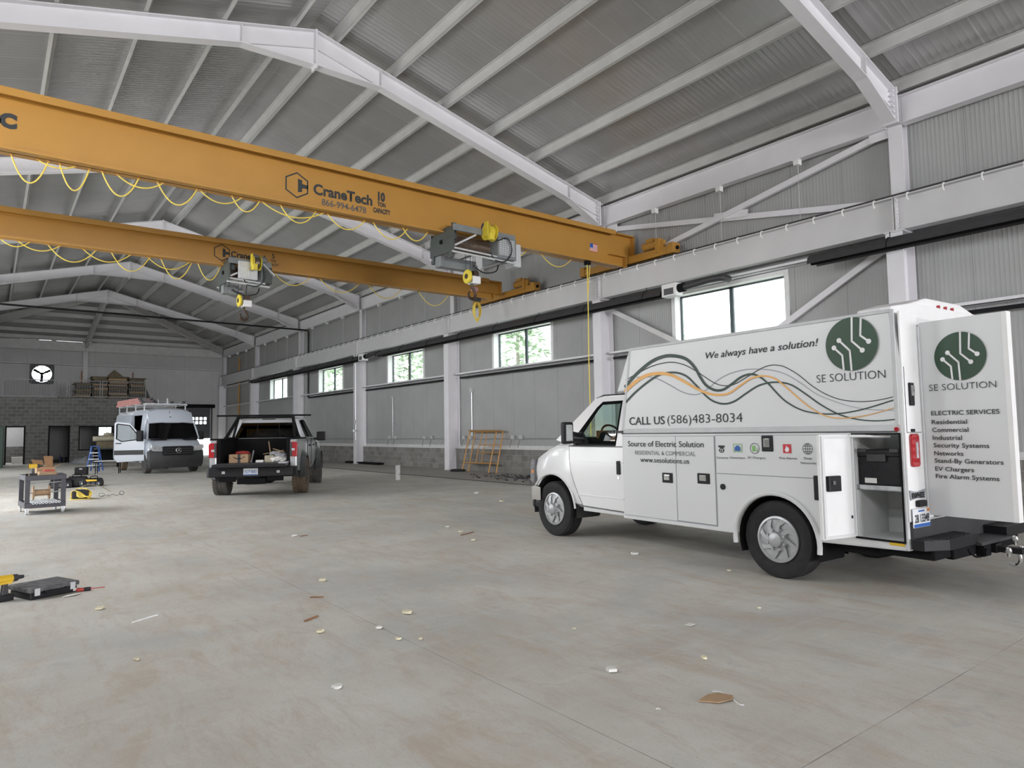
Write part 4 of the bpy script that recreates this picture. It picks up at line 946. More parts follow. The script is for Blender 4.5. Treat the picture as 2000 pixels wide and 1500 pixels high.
for y, z, w, h, v in ((1.300, .896, .075, .10, 0), (.796, .912, .08, .10, 0), (.011, 1.285, .062, .14, 1)):
    m = MB(); m.box(XA-.022, XA-.008, y-w, y+w, z-h*.55, z+h*.55); la = m.build('paddle_latch', 'black', VAN, bevel=.012)
    m = MB(); m.box(XA-.032, XA-.020, y-w*.55, y+w*.55, z-h*.25, z+h*.35); m.build('latch_paddle', 'chrome', la, bevel=.006)
m = MB(); m.cyl((XA-.012, .56, .84), (XA, .56, .84), .030, n=14); m.build('drain_plug', 'black', VAN)
m = MB(); m.box(XA-.02, XA-.004, -.60, -.45, .78, 1.00); m.build('fuel_door', 'black', VAN, bevel=.03, seg=3)
m = MB(); m.box(XA-.028, XA-.006, 1.99, 2.08, 1.395, 1.425); m.build('gutter_clip', 'dark', VAN)
m = MB(); m.box(XA-.006, XA, -1.212, -1.092, .462, .492); m.build('reflector_strip', 'yel', VAN)
for y, z in ((-1.20, 1.41),):
    m = MB(); m.cyl((XA-.016, y, z), (XA, y, z), .018, n=10); m.build('marker_lamp', 'red', VAN)
# open side compartment: liner gasket, shelf, swung door
m = MB(); y0, y1, z0, z1, e = -1.213, -.828, .50, 1.365, .014
for q in ((y0-e, y1+e, z0-e, z0), (y0-e, y1+e, z1, z1+e), (y0-e, y0, z0, z1), (y1, y1+e, z0, z1)): m.box(XA-.012, XA+.01, *q)
m.build('door_gasket', 'blackm', VAN)
m = MB(); m.box(XA+.02, .455, y0, y1, .898, .905); m.box(XA+.02, XA+.03, y0, y1, .898, .94); m.build('shelf', 'galv', VAN)
m = MB(); m.box(.44, .452, y0, y1, z0, z1); m.box(XA+.03, .452, y1-.012, y1-.001, z0, z1); m.box(XA+.03, .452, y0+.001, y0+.012, z0, z1); m.box(.425, .44, y0+.02, y1-.02, .70, .705); m.build('liner', 'inner', VAN)
dp = MB(); dp.box(-.40, 0, -.035, 0, .0, .87); a_ = R(100)
# door leaf modelled closed along -y from the hinge, then swung out by 100 degrees
hingeM = Matrix.Translation((XA, -.822, .495)) @ Matrix.Rotation(-a_, 4, 'Z')
def leaf(mb, x0, x1, y0, y1, z0, z1):
    v = mb.box(x0, x1, y0, y1, z0, z1)
    for q in v: q.co = hingeM @ q.co
dp.bm.free()
m = MB(); leaf(m, -.034, .0, -.40, .0, 0, .875); dl = m.build('compartment_door', 'white', VAN, bevel=.008)
m = MB(); leaf(m, .0, .016, -.39, -.365, .01, .865); leaf(m, .0, .016, -.03, -.01, .01, .865); leaf(m, .0, .016, -.365, -.03, .845, .865); leaf(m, .0, .016, -.365, -.03, .01, .03); m.build('door_flange', 'bwhite', dl)
m = MB(); leaf(m, .0, .035, -.345, -.20, .40, .53); la = m.build('latch_case', 'black', dl, bevel=.008)
m = MB(); leaf(m, .035, .05, -.315, -.285, .46, .49); m.build('latch_pin', 'chrome', dl)
m = MB(); leaf(m, .0, .006, -.06, -.045, .16, .185); leaf(m, .0, .006, -.385, -.375, .84, .85); m.build('rubber_plug', 'black', dl)
m = MB(); P0 = hingeM @ Vector((.01, -.05, .86)); m.cyl(P0, (XA+.05, -1.12, 1.352), .012, n=8); m.build('gas_strut', 'white', VAN); dl['label'] = 'side compartment door standing open with its white inner face'
# front and rear faces
m = MB(); m.prism([(.28, 2.40), (.30, 2.49), (.62, 2.565), (1.28, 2.565), (1.60, 2.49), (1.62, 2.40)], 'y', -1.18, -.72); m.build('roof_header', 'white', VAN, bevel=.02)
m = MB(); m.prism([(-.05, 2.36), (-.05, 2.43), (.32, 2.49), (1.58, 2.49), (1.95, 2.43), (1.95, 2.36)], 'y', -1.20, -1.10); m.build('header_fairing', 'white', VAN, bevel=.012)
for x in (.815, .95, 1.085):
    m = MB(); m.cyl((x, -1.20, 2.50-.0), (x, -1.18, 2.50), .016, n=10); m.build('marker_lamp', 'red', VAN)
for s, x0, x1 in ((-1, -.055, .235), (1, 1.665, 1.955)):
    m = MB(); m.box(x0, x1, -1.262, -1.245, .66, 2.38); cp = m.build('corner_panel', 'white', VAN, bevel=.006)
    m = MB(); m.box(x0+.02, x0+.022 if s < 0 else x0+.03, -1.266, -1.26, 1.38, 1.92); m.box(x0+.02, x1-.03, -1.266, -1.262, 1.378, 1.383); m.build('panel_seam', 'dark', cp)
    xx = x0 + .115 if s < 0 else x1 - .115
    m = MB(); m.box(xx-.035, xx+.035, -1.28, -1.262, 1.60, 1.79); la = m.build('paddle_latch', 'black', VAN, bevel=.012)
    m = MB(); m.box(xx-.022, xx+.022, -1.29, -1.278, 1.68, 1.765); m.build('latch_paddle', 'chrome', la, bevel=.005)
    m = MB(); m.prism([(xx-.065, 1.115), (xx-.045, 1.10), (xx+.045, 1.10), (xx+.065, 1.115), (xx+.065, 1.35), (xx+.045, 1.37), (xx-.045, 1.37), (xx-.065, 1.35)], 'y', -1.285, -1.262); tl = m.build('tail_lamp', 'red', VAN, bevel=.008)
    m = MB(); m.box(xx-.005, xx+.03, -1.289, -1.284, 1.17, 1.30); m.build('reverse_lens', 'lens', tl)
    m = MB(); m.box(xx-.03, xx+.03, -1.272, -1.262, 1.385, 1.41); m.build('marker_lamp', 'black', VAN, bevel=.006)
# maker's badge plate on the corner
m = MB(); m.prism([(-.045, .835), (.07, .85), (.19, .835), (.20, .915), (.07, .895), (-.055, .915)], 'y', -1.272, -1.264); bd = m.build('maker_badge', 'dgray', VAN)
text('badge_lettering', 'KNAPHEIDE', 'blackm', bd, (-.035, -1.273, .850), (1, 0, 0), (0, 0, 1), .042, .21, .03)
# licence plate and its lamp
lp = MB(); lp.box(-.045, .235, -1.282, -1.274, .612, .765); pl = lp.build('licence_plate', 'plate', VAN, bevel=.004, seg=1)
text('plate_number', '28 13348', 'ink', pl, (-.025, -1.284, .655), (1, 0, 0), (0, 0, 1), .062, .235, .01)
m = MB(); m.quad((-.04, -1.2835, .616), (.23, -1.2835, .616), (.23, -1.2835, .642), (-.04, -1.2835, .642)); m.build('plate_band', 'dblue', pl)
m = MB(); m.quad((.185, -1.2835, .732), (.225, -1.2835, .732), (.225, -1.2835, .760), (.185, -1.2835, .760)); m.build('plate_sticker', 'amber', pl)
m = MB(); m.quad((.04, -1.2835, .738), (.14, -1.2835, .738), (.14, -1.2835, .750), (.04, -1.2835, .750)); m.build('plate_heading', 'dblue', pl)
m = MB(); m.box(.04, .17, -1.30, -1.262, .775, .83); m.build('plate_lamp', 'black', VAN, bevel=.015)
# rear doors: one closed, one swung right round
m = MB(); m.box(.955, 1.645, -1.27, -1.24, .70, 2.29); rd = m.build('rear_door', 'bwhite', VAN, bevel=.01)
HXY, DD = Vector((.236, -1.272, 0)), Vector((-.0643, -.9979, 0)); DN = Vector((DD.y, -DD.x, 0))
if DN.x > 0: DN = -DN                                 # outer face looks away from the windows
def dpt(s, z, o=0.0): return HXY + DD*s + DN*o + Vector((0, 0, z))
m = MB(); th = .045
P = [dpt(0, .70), dpt(.62, .70), dpt(.62, 2.298), dpt(0, 2.298)]; Q = [dpt(0, .70, -th), dpt(.62, .70, -th), dpt(.62, 2.298, -th), dpt(0, 2.298, -th)]
m.poly(P); m.poly(Q[::-1])
for i in range(4): j = (i+1) % 4; m.quad(P[i], P[j], Q[j], Q[i])
od = m.build('rear_door', 'bwhite', VAN, bevel=.006)
m = MB(); P = [dpt(.62, .70, .002), dpt(.655, .70, .002), dpt(.655, 2.298, .002), dpt(.62, 2.298, .002)]; Q = [p - DN*(th+.02) for p in P]
m.poly(P); m.poly(Q[::-1])
for i in range(4): j = (i+1) % 4; m.quad(P[i], P[j], Q[j], Q[i])
m.build('door_edge_trim', 'white', od, bevel=.004)
m = MB(); m.cyl(dpt(-.004, .72, .004), dpt(-.004, 2.27, .004), .012, n=8); m.build('piano_hinge', 'alu', od); od['label'] = 'rear door swung wide open, showing green logo and service list'
def logo(parent, C, X, Z, r, N):
    """green disc with four white circuit traces"""
    C, X, Z, N = Vector(C), Vector(X), Vector(Z), Vector(N)
    m = MB(); m.poly([C + X*r*math.cos(2*math.pi*i/48) + Z*r*math.sin(2*math.pi*i/48) + N*.003 for i in range(48)]); d = m.build('logo_disc', 'green', parent)
    def p(a, b, o=.006): return C + X*a*r + Z*b*r + N*o
    m = MB(); w = r*.075
    def seg(a, b):
        A, Bq = p(*a), p(*b); dd = (Bq-A).normalized(); sd = N.cross(dd)*w/2; m.quad(A+sd, A-sd, Bq-sd, Bq+sd)
    def dot(a): m.poly([p(*a) + X*r*.095*math.cos(2*math.pi*i/18) + Z*r*.095*math.sin(2*math.pi*i/18) + N*.001 for i in range(18)])
    for ch in (((.08, .995), (.04, .10), (.42, -.28)), ((.42, .905), (.37, .27), (.67, .02)), ((-.02, -.998), (-.05, -.25), (-.45, .18)), ((-.32, -.945), (-.35, -.40), (-.66, -.08))):
        for a, b in zip(ch, ch[1:]): seg(a, b)
        dot(ch[-1]); m.poly([p(*ch[1]) + X*w/2*math.cos(2*math.pi*i/10) + Z*w/2*math.sin(2*math.pi*i/10) for i in range(10)])
    m.build('logo_trace', 'white', d)
    return d
fx = XA - .010
logo(VAN, (fx, -.857, 2.150), (0, -1, 0), (0, 0, 1), .232, (-1, 0, 0))
logo(od, dpt(.312, 1.987, .004), DD, (0, 0, 1), .194, DN)
SD = lambda name, body, mm, y, z, h, w, **k: text(name, body, mm, VAN, (XA - .0145 if z < 1.38 else XA - .002, y, z), (0, -1, 0), (0, 0, 1), h, w, **k)
SD('slogan_lettering', 'We always have a solution!', 'ink', .722, 2.170, .066, 1.272, bold=.008, shear=.22)
SD('name_lettering', 'SE SOLUTION', 'ink', -.519, 1.835, .070, .612, bold=-.012)
SD('call_lettering', 'CALL US', 'ink', 1.886, 1.493, .088, .560, bold=.010)
SD('phone_lettering', '(586)483-8034', 'ink', 1.286, 1.497, .092, .995, bold=-.008)
SD('source_lettering', 'Source of Electric Solution', 'ink', 1.908, 1.240, .062, 1.13, bold=.006)
SD('trade_lettering', 'RESIDENTIAL & COMMERCIAL', 'inkg', 1.792, 1.145, .046, .90, bold=-.008)
SD('web_lettering', 'www.sesolutions.us', 'ink', 1.712, 1.060, .056, .73, bold=.004)
for body_, y, z, w in (('Cameras', .617, 1.127, .143), ('Generators', .449, 1.131, .180), ('EV Chargers', .234, 1.136, .198), ('Fire Alarms', -.114, 1.140, .184), ('Data', -.367, 1.143, .078), ('Networks', -.332, 1.101, .151)):
    SD('service_lettering', body_, 'inkg', y, z, .020, w, bold=.006)
for body_, s, z, w, h in (('ELECTRIC SERVICES', .068, 1.519, .502, .034), ('Residential', .068, 1.446, .269, .034), ('Commercial', .069, 1.382, .275, .034), ('Industrial', .069, 1.318, .225, .034), ('Security Systems', .073, 1.256, .411, .034), ('Networks', .074, 1.191, .222, .034), ('Stand-By Generators', .074, 1.131, .501, .034), ('EV Chargers', .075, 1.065, .29, .034), ('Fire Alarm Systems', .076, 1.005, .464, .034)):
    text('service_lettering', body_, 'ink', od, dpt(s, z, .004), DD, (0, 0, 1), h, w, .010)
text('name_lettering', 'SE SOLUTION', 'ink', od, dpt(.063, 1.720, .004), DD, (0, 0, 1), .052, .497, -.012)
# wave stripes across the upper flank
WV = {'dgrn2': [[(1.948,1.943),(1.755,2.084),(1.519,2.207),(1.319,2.254),(1.149,2.245),(.988,2.195),(.873,2.094),(.8,1.98),(.728,1.892),(.619,1.835),(.51,1.834),(.401,1.886),(.295,1.944),(.192,1.967),(.094,1.946),(-.014,1.865),(-.103,1.77),(-.205,1.677),(-.349,1.598),(-.489,1.563),(-.625,1.55),(-.783,1.558),(-.96,1.589),(-1.184,1.649)], [.042, .038, .03, .022, .016, .011, .009]],
 'ink': [[(1.93,2.029),(1.684,2.112),(1.454,2.168),(1.215,2.181),(1.03,2.139),(.874,2.063),(.761,1.993),(.615,1.907),(.49,1.872),(.366,1.883),(.227,1.939),(.092,1.999),(-.006,2.03),(-.1,2.034),(-.206,2.005),(-.336,1.924),(-.473,1.809),(-.607,1.724),(-.737,1.673),(-.889,1.65),(-1.036,1.651),(-1.182,1.675)], [.010, .010, .009, .008, .007, .006]],
 'dgray': [[(1.745,2.049),(1.594,2.047),(1.416,2.009),(1.246,1.933),(1.083,1.851),(.944,1.808),(.827,1.806),(.711,1.853),(.578,1.934),(.431,1.99),(.257,2.016),(.091,2.01),(-.067,1.986),(-.218,1.933),(-.361,1.842),(-.498,1.742),(-.632,1.678),(-.786,1.621),(-.96,1.581),(-1.18,1.564)], [.012, .012, .010, .009, .006, .005]],
 'dorange': [[(1.955,1.892),(1.758,2.0),(1.571,2.062),(1.37,2.068),(1.2,2.034),(1.038,1.959),(.882,1.878),(.731,1.813),(.584,1.783),(.44,1.793),(.298,1.864),(.161,1.927),(.03,1.938),(-.094,1.904),(-.212,1.812),(-.339,1.698),(-.463,1.601),(-.597,1.532),(-.729,1.511),(-.883,1.518),(-1.031,1.545),(-1.181,1.584)], [.05, .032, .022, .016, .010, .006]],
 'dgrn2b': [[(1.956,1.751),(1.763,1.881),(1.528,2.001),(1.349,2.058),(1.157,2.061),(.996,2.01),(.862,1.9),(.733,1.778),(.624,1.713),(.498,1.687),(.374,1.71),(.234,1.782),(.099,1.845),(-.03,1.869),(-.154,1.863),(-.272,1.828),(-.413,1.734),(-.548,1.636),(-.705,1.548),(-.857,1.501),(-1.027,1.481),(-1.188,1.49)], [.028, .022, .019, .016, .013, .008]]}
for i, k in enumerate(('dgray', 'ink', 'dgrn2b', 'dgrn2', 'dorange')):
    pts, ws = WV[k]; P = smoothpts([(XA-.002, y, z) for y, z in pts], 6); n = len(P); W = []
    for q in range(n):
        f = q/(n-1)*(len(ws)-1); a = int(min(f, len(ws)-2)); W.append(ws[a] + (ws[a+1]-ws[a])*(f-a))
    m = MB(); m.ribbon(P, W, (-1, 0, 0), .0015 + i*.0008); m.build('wave_stripe', k.rstrip('b') if k != 'dgrn2b' else 'dgrn2', VAN)
# little service pictograms
ix = XA - .0165
def ring(mb, y, z, r0, r1, n=28):
    for i in range(n):
        a, b = 2*math.pi*i/n, 2*math.pi*(i+1)/n
        mb.quad((ix, y+r0*math.cos(a), z+r0*math.sin(a)), (ix, y+r0*math.cos(b), z+r0*math.sin(b)), (ix, y+r1*math.cos(b), z+r1*math.sin(b)), (ix, y+r1*math.cos(a), z+r1*math.sin(a)))
def sq(mb, y0, y1, z0, z1, o=0): mb.quad((ix-o, y0, z0), (ix-o, y1, z0), (ix-o, y1, z1), (ix-o, y0, z1))
m = MB(); sq(m, .513, .590, 1.242, 1.262); sq(m, .53, .572, 1.225, 1.242); m.poly([(ix, .551+.036*math.cos(R(180+i*15)), 1.222+.036*math.sin(R(180+i*15))) for i in range(13)]); m.build('camera_pictogram', 'ink', VAN)
m = MB(); ring(m, .551, 1.210, .010, .018, 14); m.build('camera_lens_pictogram', 'white', VAN)
m = MB(); sq(m, .322, .388, 1.208, 1.248, .001); sq(m, .335, .375, 1.248, 1.262, .001); m.build('generator_pictogram', 'dblue', VAN)
m = MB()
for a in ((.302, .308, 1.195, 1.28), (.40, .406, 1.195, 1.28), (.302, .406, 1.195, 1.201), (.302, .406, 1.274, 1.28)): sq(m, *a)
m.build('generator_frame_pictogram', 'dlime', VAN)
m = MB(); ring(m, .155, 1.236, .048, .053); m.build('charger_ring_pictogram', 'ink', VAN)
m = MB(); sq(m, .150, .182, 1.208, 1.262); sq(m, .125, .145, 1.208, 1.215); sq(m, .125, .131, 1.208, 1.245); m.build('charger_pictogram', 'dlime', VAN)
m = MB(); sq(m, -.242, -.156, 1.196, 1.280); fa = m.build('fire_pictogram', 'dred', VAN)
m = MB(); m.poly([(ix-.001, -.199+a, 1.238+b) for a, b in ((-.012, -.03), (.014, -.03), (.024, -.010), (.012, .008), (.006, .032), (-.004, .012), (-.014, .016), (-.022, -.008))]); m.build('flame_pictogram', 'white', VAN)
m = MB(); ring(m, -.407, 1.239, .047, .051)
for w in (.022,):
    ring_pts = [(ix, -.407 + w*math.cos(R(a*15)), 1.239 + .049*math.sin(R(a*15))) for a in range(25)]; m.tube(ring_pts, .0018, 4)
sq(m, -.409, -.405, 1.19, 1.288); sq(m, -.456, -.358, 1.237, 1.241); sq(m, -.449, -.365, 1.212, 1.216); sq(m, -.449, -.365, 1.262, 1.266); m.build('globe_pictogram', 'ink', VAN)
# rear step bumper and hitch
m = MB(); m.box(-.04, 1.94, -1.275, -1.245, .445, .655); m.build('kick_plate', 'dark', VAN)
for a, b, cham in ((-.06, .66, -1), (1.24, 1.96, 1)):
    pts = [(a, -1.27), (a, -1.36), (a+.20, -1.46), (b, -1.46), (b, -1.27)] if cham < 0 else [(a, -1.27), (a, -1.46), (b-.20, -1.46), (b, -1.36), (b, -1.27)]
    m = MB(); m.prism(pts, 'z', .44, .527); m.build('step_bumper', 'black', VAN, bevel=.006)
    m = MB()
    for i in range(9): x = a+.06+i*(b-a-.12)/8; m.box(x-.012, x+.012, -1.42, -1.29, .527, .531)
    m.build('step_tread', 'dark', VAN)
m = MB(); m.box(.62, 1.28, -1.50, -1.27, .43, .455); m.build('step_plate', 'dark', VAN, bevel=.004)
m = MB(); m.box(.02, .30, -1.40, -.95, .36, .44); m.box(.30, 1.6, -1.42, -1.34, .34, .44); m.build('bumper_bracket', 'blackm', VAN, bevel=.02)
m = MB(); m.box(.90, 1.0, -1.50, -1.30, .34, .42); m.box(.91, .99, -1.68, -1.48, .35, .40); hb = m.build('hitch_receiver', 'black', VAN, bevel=.006)
for p in ((.95, -1.62, .47, .030), (.86, -1.60, .38, .030), (1.04, -1.63, .385, .024)):
    m = MB(); m.lathe([(-p[3], .0001), (-p[3]*.7, p[3]*.7), (0, p[3]), (p[3]*.7, p[3]*.7), (p[3], .0001)], p[:3], 'z', 14); m.cyl((p[0], p[1], p[2]-.05), (p[0], p[1], p[2]-.02), .012, n=8); m.build('tow_ball', 'chrome', hb, smooth=True)
m = MB(); m.tube(smoothpts([(.95, -1.64, .36), (.95, -1.65, .29), (.95, -1.62, .25), (.95, -1.57, .26)], 4), .016, 8); m.build('pintle_hook', 'chrome', hb, smooth=True)
m = MB(); m.box(.70, .84, -1.48, -1.42, .33, .42); m.cyl((.72, -1.50, .37), (.72, -1.47, .37), .03, n=10); m.build('trailer_socket', 'blackm', VAN)
m = MB(); m.tube(smoothpts([(.55, -1.42, .40), (.62, -1.44, .34), (.72, -1.45, .33), (.80, -1.44, .36)], 4), .009, 6); m.build('trailer_wire', 'blackm', VAN)
# ------------------------------------------------------------------ van cab
def sect(y, w, zb, ze, zc, cx=.95):
    h = []
    for s in (1,):
        h = [(-w*.90, zb), (-w*.97, zb+.05), (-w*.995, zb+.22), (-w, (zb+ze)*.52), (-w*.995, ze-.12), (-w*.965, ze-.03), (-w*.90, ze), (-w*.5, (ze*.35+zc*.65)), (0, zc)]
    full = h + [(-x, z) for x, z in h[-2::-1]]
    return [(cx+x, y, z) for x, z in full]
m = MB(); m.loft([sect(2.0, 1.0, .43, 1.26, 1.28), sect(2.9, 1.0, .43, 1.255, 1.28), sect(3.05, 1.0, .44, 1.27, 1.31), sect(3.34, .995, .46, 1.262, 1.33), sect(3.5, .99, .50, 1.215, 1.30), sect(3.7, .975, .56, 1.135, 1.22), sect(3.84, .95, .60, 1.075, 1.16), sect(3.93, .915, .64, 1.02, 1.11), sect(3.955, .88, .68, .96, 1.03)])
cab = m.build('cab_body', 'vwhite', VAN, smooth=True)
cut(cab, cylcut(-.3, .42, 3.43, .365, .475), cylcut(1.48, 2.2, 3.43, .365, .475), boxcut(-.3, .42, 2.97, 3.89, .2, .40), boxcut(1.48, 2.2, 2.97, 3.89, .2, .40))
cab.data.materials.clear(); cab.data.materials.append(MT['vwhite'])
for p in cab.data.polygons: p.use_smooth = True
try: cab.data.set_sharp_from_angle(angle=R(32))
except Exception: pass
for s, x in ((-1, -.03), (1, 1.93)):
    m = MB(); N = 20
    for i in range(N):
        b0, b1 = R(-10)+R(200)*i/N, R(-10)+R(200)*(i+1)/N; rr = .468; xo = x - s*.42
        m.quad((x-s*.02, 3.43+rr*math.cos(b0), .365+rr*math.sin(b0)), (xo, 3.43+rr*math.cos(b0), .365+rr*math.sin(b0)), (xo, 3.43+rr*math.cos(b1), .365+rr*math.sin(b1)), (x-s*.02, 3.43+rr*math.cos(b1), .365+rr*math.sin(b1)))
    m.box(min(xo, xo+.01), max(xo, xo+.01), 2.96, 3.9, .3, .84); m.build('wheel_well', 'dark', VAN)
    m = MB(); N = 22; pts = [(x - s*-.018, 3.43+.485*math.cos(R(40)+R(134)*i/N), .365+.485*math.sin(R(40)+R(134)*i/N)) for i in range(N+1)]; m.tube(pts, .014, 6); m.build('fender_lip', 'vwhite', VAN, smooth=True)
def cabside(name, poly, mm, off=.0, th=.008, xs=-.05, bevel=.004, parent=VAN):
    m = MB(); m.prism(poly, 'x', xs-off-th, xs-off+.02); return m.build(name, mm, parent, bevel=bevel, seg=2)
door_out = [(2.015, .455), (2.775, .47), (2.86, .60), (2.95, .76), (3.01, .90), (3.035, 1.04), (3.035, 1.225), (2.10, 1.225), (2.015, 1.225)]
cabside('door_gap', [(2.005, .445), (2.785, .46), (2.872, .595), (2.962, .755), (3.022, .90), (3.047, 1.04), (3.047, 1.235), (2.005, 1.235)], 'dark', th=.001, bevel=0)  # dark sheet round the door edge paints the shade inside the gap
cd = cabside('cab_door', door_out, 'vwhite', th=.007, bevel=.006)
m = MB(); m.box(-.066, -.055, 2.02, 3.03, 1.035, 1.041); m.box(-.066, -.055, 2.02, 2.86, .60, .612); m.build('door_crease', 'vwhite', cd)
m = MB(); m.box(-.075, -.055, 2.065, 2.125, .895, 1.06); m.build('door_handle', 'black', cd, bevel=.01)
m = MB(); m.cyl((-.066, 2.10, .858), (-.055, 2.10, .858), .017, n=10); m.build('lock_barrel', 'chrome', cd)
# greenhouse: leaning pillars, roof and glass
zb_, zt_ = 1.25, 1.86
def gx(z): return -.045 + .145*(z-zb_)/(zt_-zb_)
def gside(name, poly, mm, th, off=0.0, s=1):
    P = [Vector((gx(z)-off, y, z)) for y, z in poly]; Q = [p + Vector((th, 0, 0)) for p in P]
    if s < 0: P = [Vector((1.9-p.x, p.y, p.z)) for p in P]; Q = [Vector((1.9-p.x, p.y, p.z)) for p in Q]
    m = MB(); m.poly(P); m.poly(Q[::-1])
    for i in range(len(P)): j = (i+1) % len(P); m.quad(P[i], P[j], Q[j], Q[i])
    return m.build(name, mm, VAN)
wt, wb = (2.14, 1.792), (2.15, 1.272)
for s in (1, -1):
    gside('pillar', [(2.0, 1.22), (2.15, 1.22), (2.14, 1.80), (2.10, 1.87), (2.0, 1.87)], 'vwhite', .06, 0, s)
    gside('pillar', [(2.14, 1.80), (2.50, 1.795), (2.60, 1.72), (2.93, 1.35), (2.97, 1.25), (3.08, 1.25), (3.34, 1.31), (2.66, 1.84), (2.50, 1.875), (2.10, 1.87)], 'vwhite', .05, 0, s)
    fr = gside('window_surround', [(2.15, 1.25), (2.99, 1.25), (2.93, 1.37), (2.60, 1.735), (2.50, 1.80), (2.14, 1.80)], 'blackm', .004, -.012, s) if False else None
    m = MB()
    def gp(y, z, o=.004):
        x = gx(z)-o; return (x if s > 0 else 1.9-x, y, z)
    loop = [(2.15, 1.262), (2.975, 1.262), (2.93, 1.365), (2.60, 1.727), (2.50, 1.797), (2.14, 1.797)]; inn = [(2.175, 1.30), (2.80, 1.30), (2.78, 1.40), (2.56, 1.69), (2.49, 1.755), (2.168, 1.76)]
    for i in range(6): j = (i+1) % 6; m.quad(gp(*loop[i]), gp(*loop[j]), gp(*inn[j]), gp(*inn[i]))
    bmesh.ops.solidify(m.bm, geom=m.bm.faces[:], thickness=.02)
    m.build('window_surround', 'blackm', VAN)
    m = MB(); m.poly([gp(y, z, -.01) for y, z in inn]); m.build('side_window', 'cglass', VAN)
    m = MB(); m.box(*((.0, .04) if s > 0 else (1.86, 1.90)), 2.1, 3.0, 1.24, 1.285); m.build('door_sill_trim', 'black', VAN)
m = MB(); rg = []
for y, z, c in ((1.95, 1.865, 1.955), (2.40, 1.868, 1.965), (2.62, 1.842, 1.935), (2.70, 1.815, 1.895)):
    rg.append([(.95 + x*(.85), y + (.05 if abs(x) < .9 else 0)*0, z + (c-z)*(1-x*x)) for x in [i/8-1 for i in range(17)]] + [(.95 + x*.85, y, z - .03) for x in (1, 0, -1)])
m.loft(rg); m.build('cab_roof', 'vwhite', VAN, smooth=True)
m = MB(); m.tube([(.10, 2.0, 1.875), (.10, 2.5, 1.878), (.12, 2.66, 1.845)], .010, 6); m.build('roof_gutter', 'dark', VAN)
m = MB(); A = [(.0, 3.33, 1.315), (.95, 3.47, 1.34), (1.9, 3.33, 1.315)]; Bq = [(.12, 2.66, 1.83), (.95, 2.72, 1.90), (1.78, 2.66, 1.83)]
for i in range(2): m.quad(A[i], A[i+1], Bq[i+1], Bq[i])
m.build('windshield', 'cglass', VAN)
m = MB(); m.box(.02, 1.88, 2.0, 2.03, 1.26, 1.86); m.build('cab_bulkhead', 'dark', VAN) if False else m.bm.free()
m = MB(); m.box(.10, 1.80, 2.95, 3.3, 1.24, 1.345); m.build('dashboard', 'dark', VAN, bevel=.03)
for x in (.22, 1.15):
    m = MB(); m.box(x, x+.5, 2.03, 2.14, 1.26, 1.52); m.box(x+.13, x+.37, 2.03, 2.12, 1.54, 1.70); m.build('seat', 'dark', VAN, bevel=.03)
m = MB(); N = 24; m.tube([(.46+.185*math.cos(2*math.pi*i/N), 2.74+.09*math.sin(2*math.pi*i/N), 1.335+.165*math.sin(2*math.pi*i/N)) for i in range(N)], .015, 6, closed=True); m.bar((.46, 2.92, 1.26), (.46, 2.75, 1.335), .06, .05); m.build('steering_wheel', 'blackm', VAN, smooth=True)
m = MB(); m.box(.06, .10, 2.30, 2.62, 1.26, 1.43); m.build('door_card', 'blackm', VAN)
for s in (1, -1):
    X = lambda x: x if s > 0 else 1.9-x
    m = MB(); v = m.box(-.40, -.24, 2.70, 2.79, 1.265, 1.545)
    for q in v: q.co.x = X(q.co.x)
    mi = m.build('door_mirror', 'black', VAN, bevel=.035, seg=3)
    m = MB(); v = m.box(-.375, -.270, 2.696, 2.702, 1.30, 1.51)
    for q in v: q.co.x = X(q.co.x)
    m.build('mirror_glass', 'chrome', mi)
    m = MB(); m.prism([(2.62, 1.27), (2.98, 1.27), (2.90, 1.40), (2.74, 1.42)], 'x', X(-.10), X(-.055)); m.bar((X(-.25), 2.74, 1.40), (X(-.08), 2.76, 1.37), .06, .05); m.bar((X(-.25), 2.74, 1.31), (X(-.08), 2.74, 1.30), .06, .05); m.build('mirror_arm', 'black', mi, bevel=.01)
    m = MB(); m.prism([(3.86, .70), (3.965, .72), (3.955, 1.0), (3.90, 1.045), (3.86, 1.03)], 'x', X(-.028 if s > 0 else -.028), X(.20)); m.build('headlamp', 'lensd', VAN, bevel=.012)
    m = MB(); m.prism([(3.87, .84), (3.93, .84), (3.925, .885), (3.87, .88)], 'x', X(-.030), X(.02)); m.build('turn_lamp', 'amber', VAN)
m = MB(); m.box(.20, 1.70, 3.93, 3.975, .70, 1.02); m.build('grille', 'dark', VAN, bevel=.01)
m = MB(); m.loft([[(-.03, 3.72, .47), (-.03, 3.72, .645), (-.02, 3.80, .655), (-.02, 3.80, .46)], [(0, 3.97, .47), (0, 3.97, .645), (.05, 3.97, .655), (.05, 3.97, .46)], [(.3, 4.03, .47), (.3, 4.03, .645), (.3, 3.98, .655), (.3, 3.98, .46)], [(1.6, 4.03, .47), (1.6, 4.03, .645), (1.6, 3.98, .655), (1.6, 3.98, .46)], [(1.9, 3.97, .47), (1.9, 3.97, .645), (1.85, 3.97, .655), (1.85, 3.97, .46)], [(1.93, 3.72, .47), (1.93, 3.72, .645), (1.92, 3.80, .655), (1.92, 3.80, .46)]])
m.build('front_bumper', 'chrome', VAN)
m = MB(); m.box(-.0, 1.9, 3.70, 3.96, .35, .465); m.build('front_valance', 'black', VAN, bevel=.03)
m = MB(); m.box(-.03, .10, 2.0, 2.80, .40, .455); m.box(1.8, 1.93, 2.0, 2.80, .40, .455); m.build('rocker_step', 'bwhite', VAN, bevel=.01)
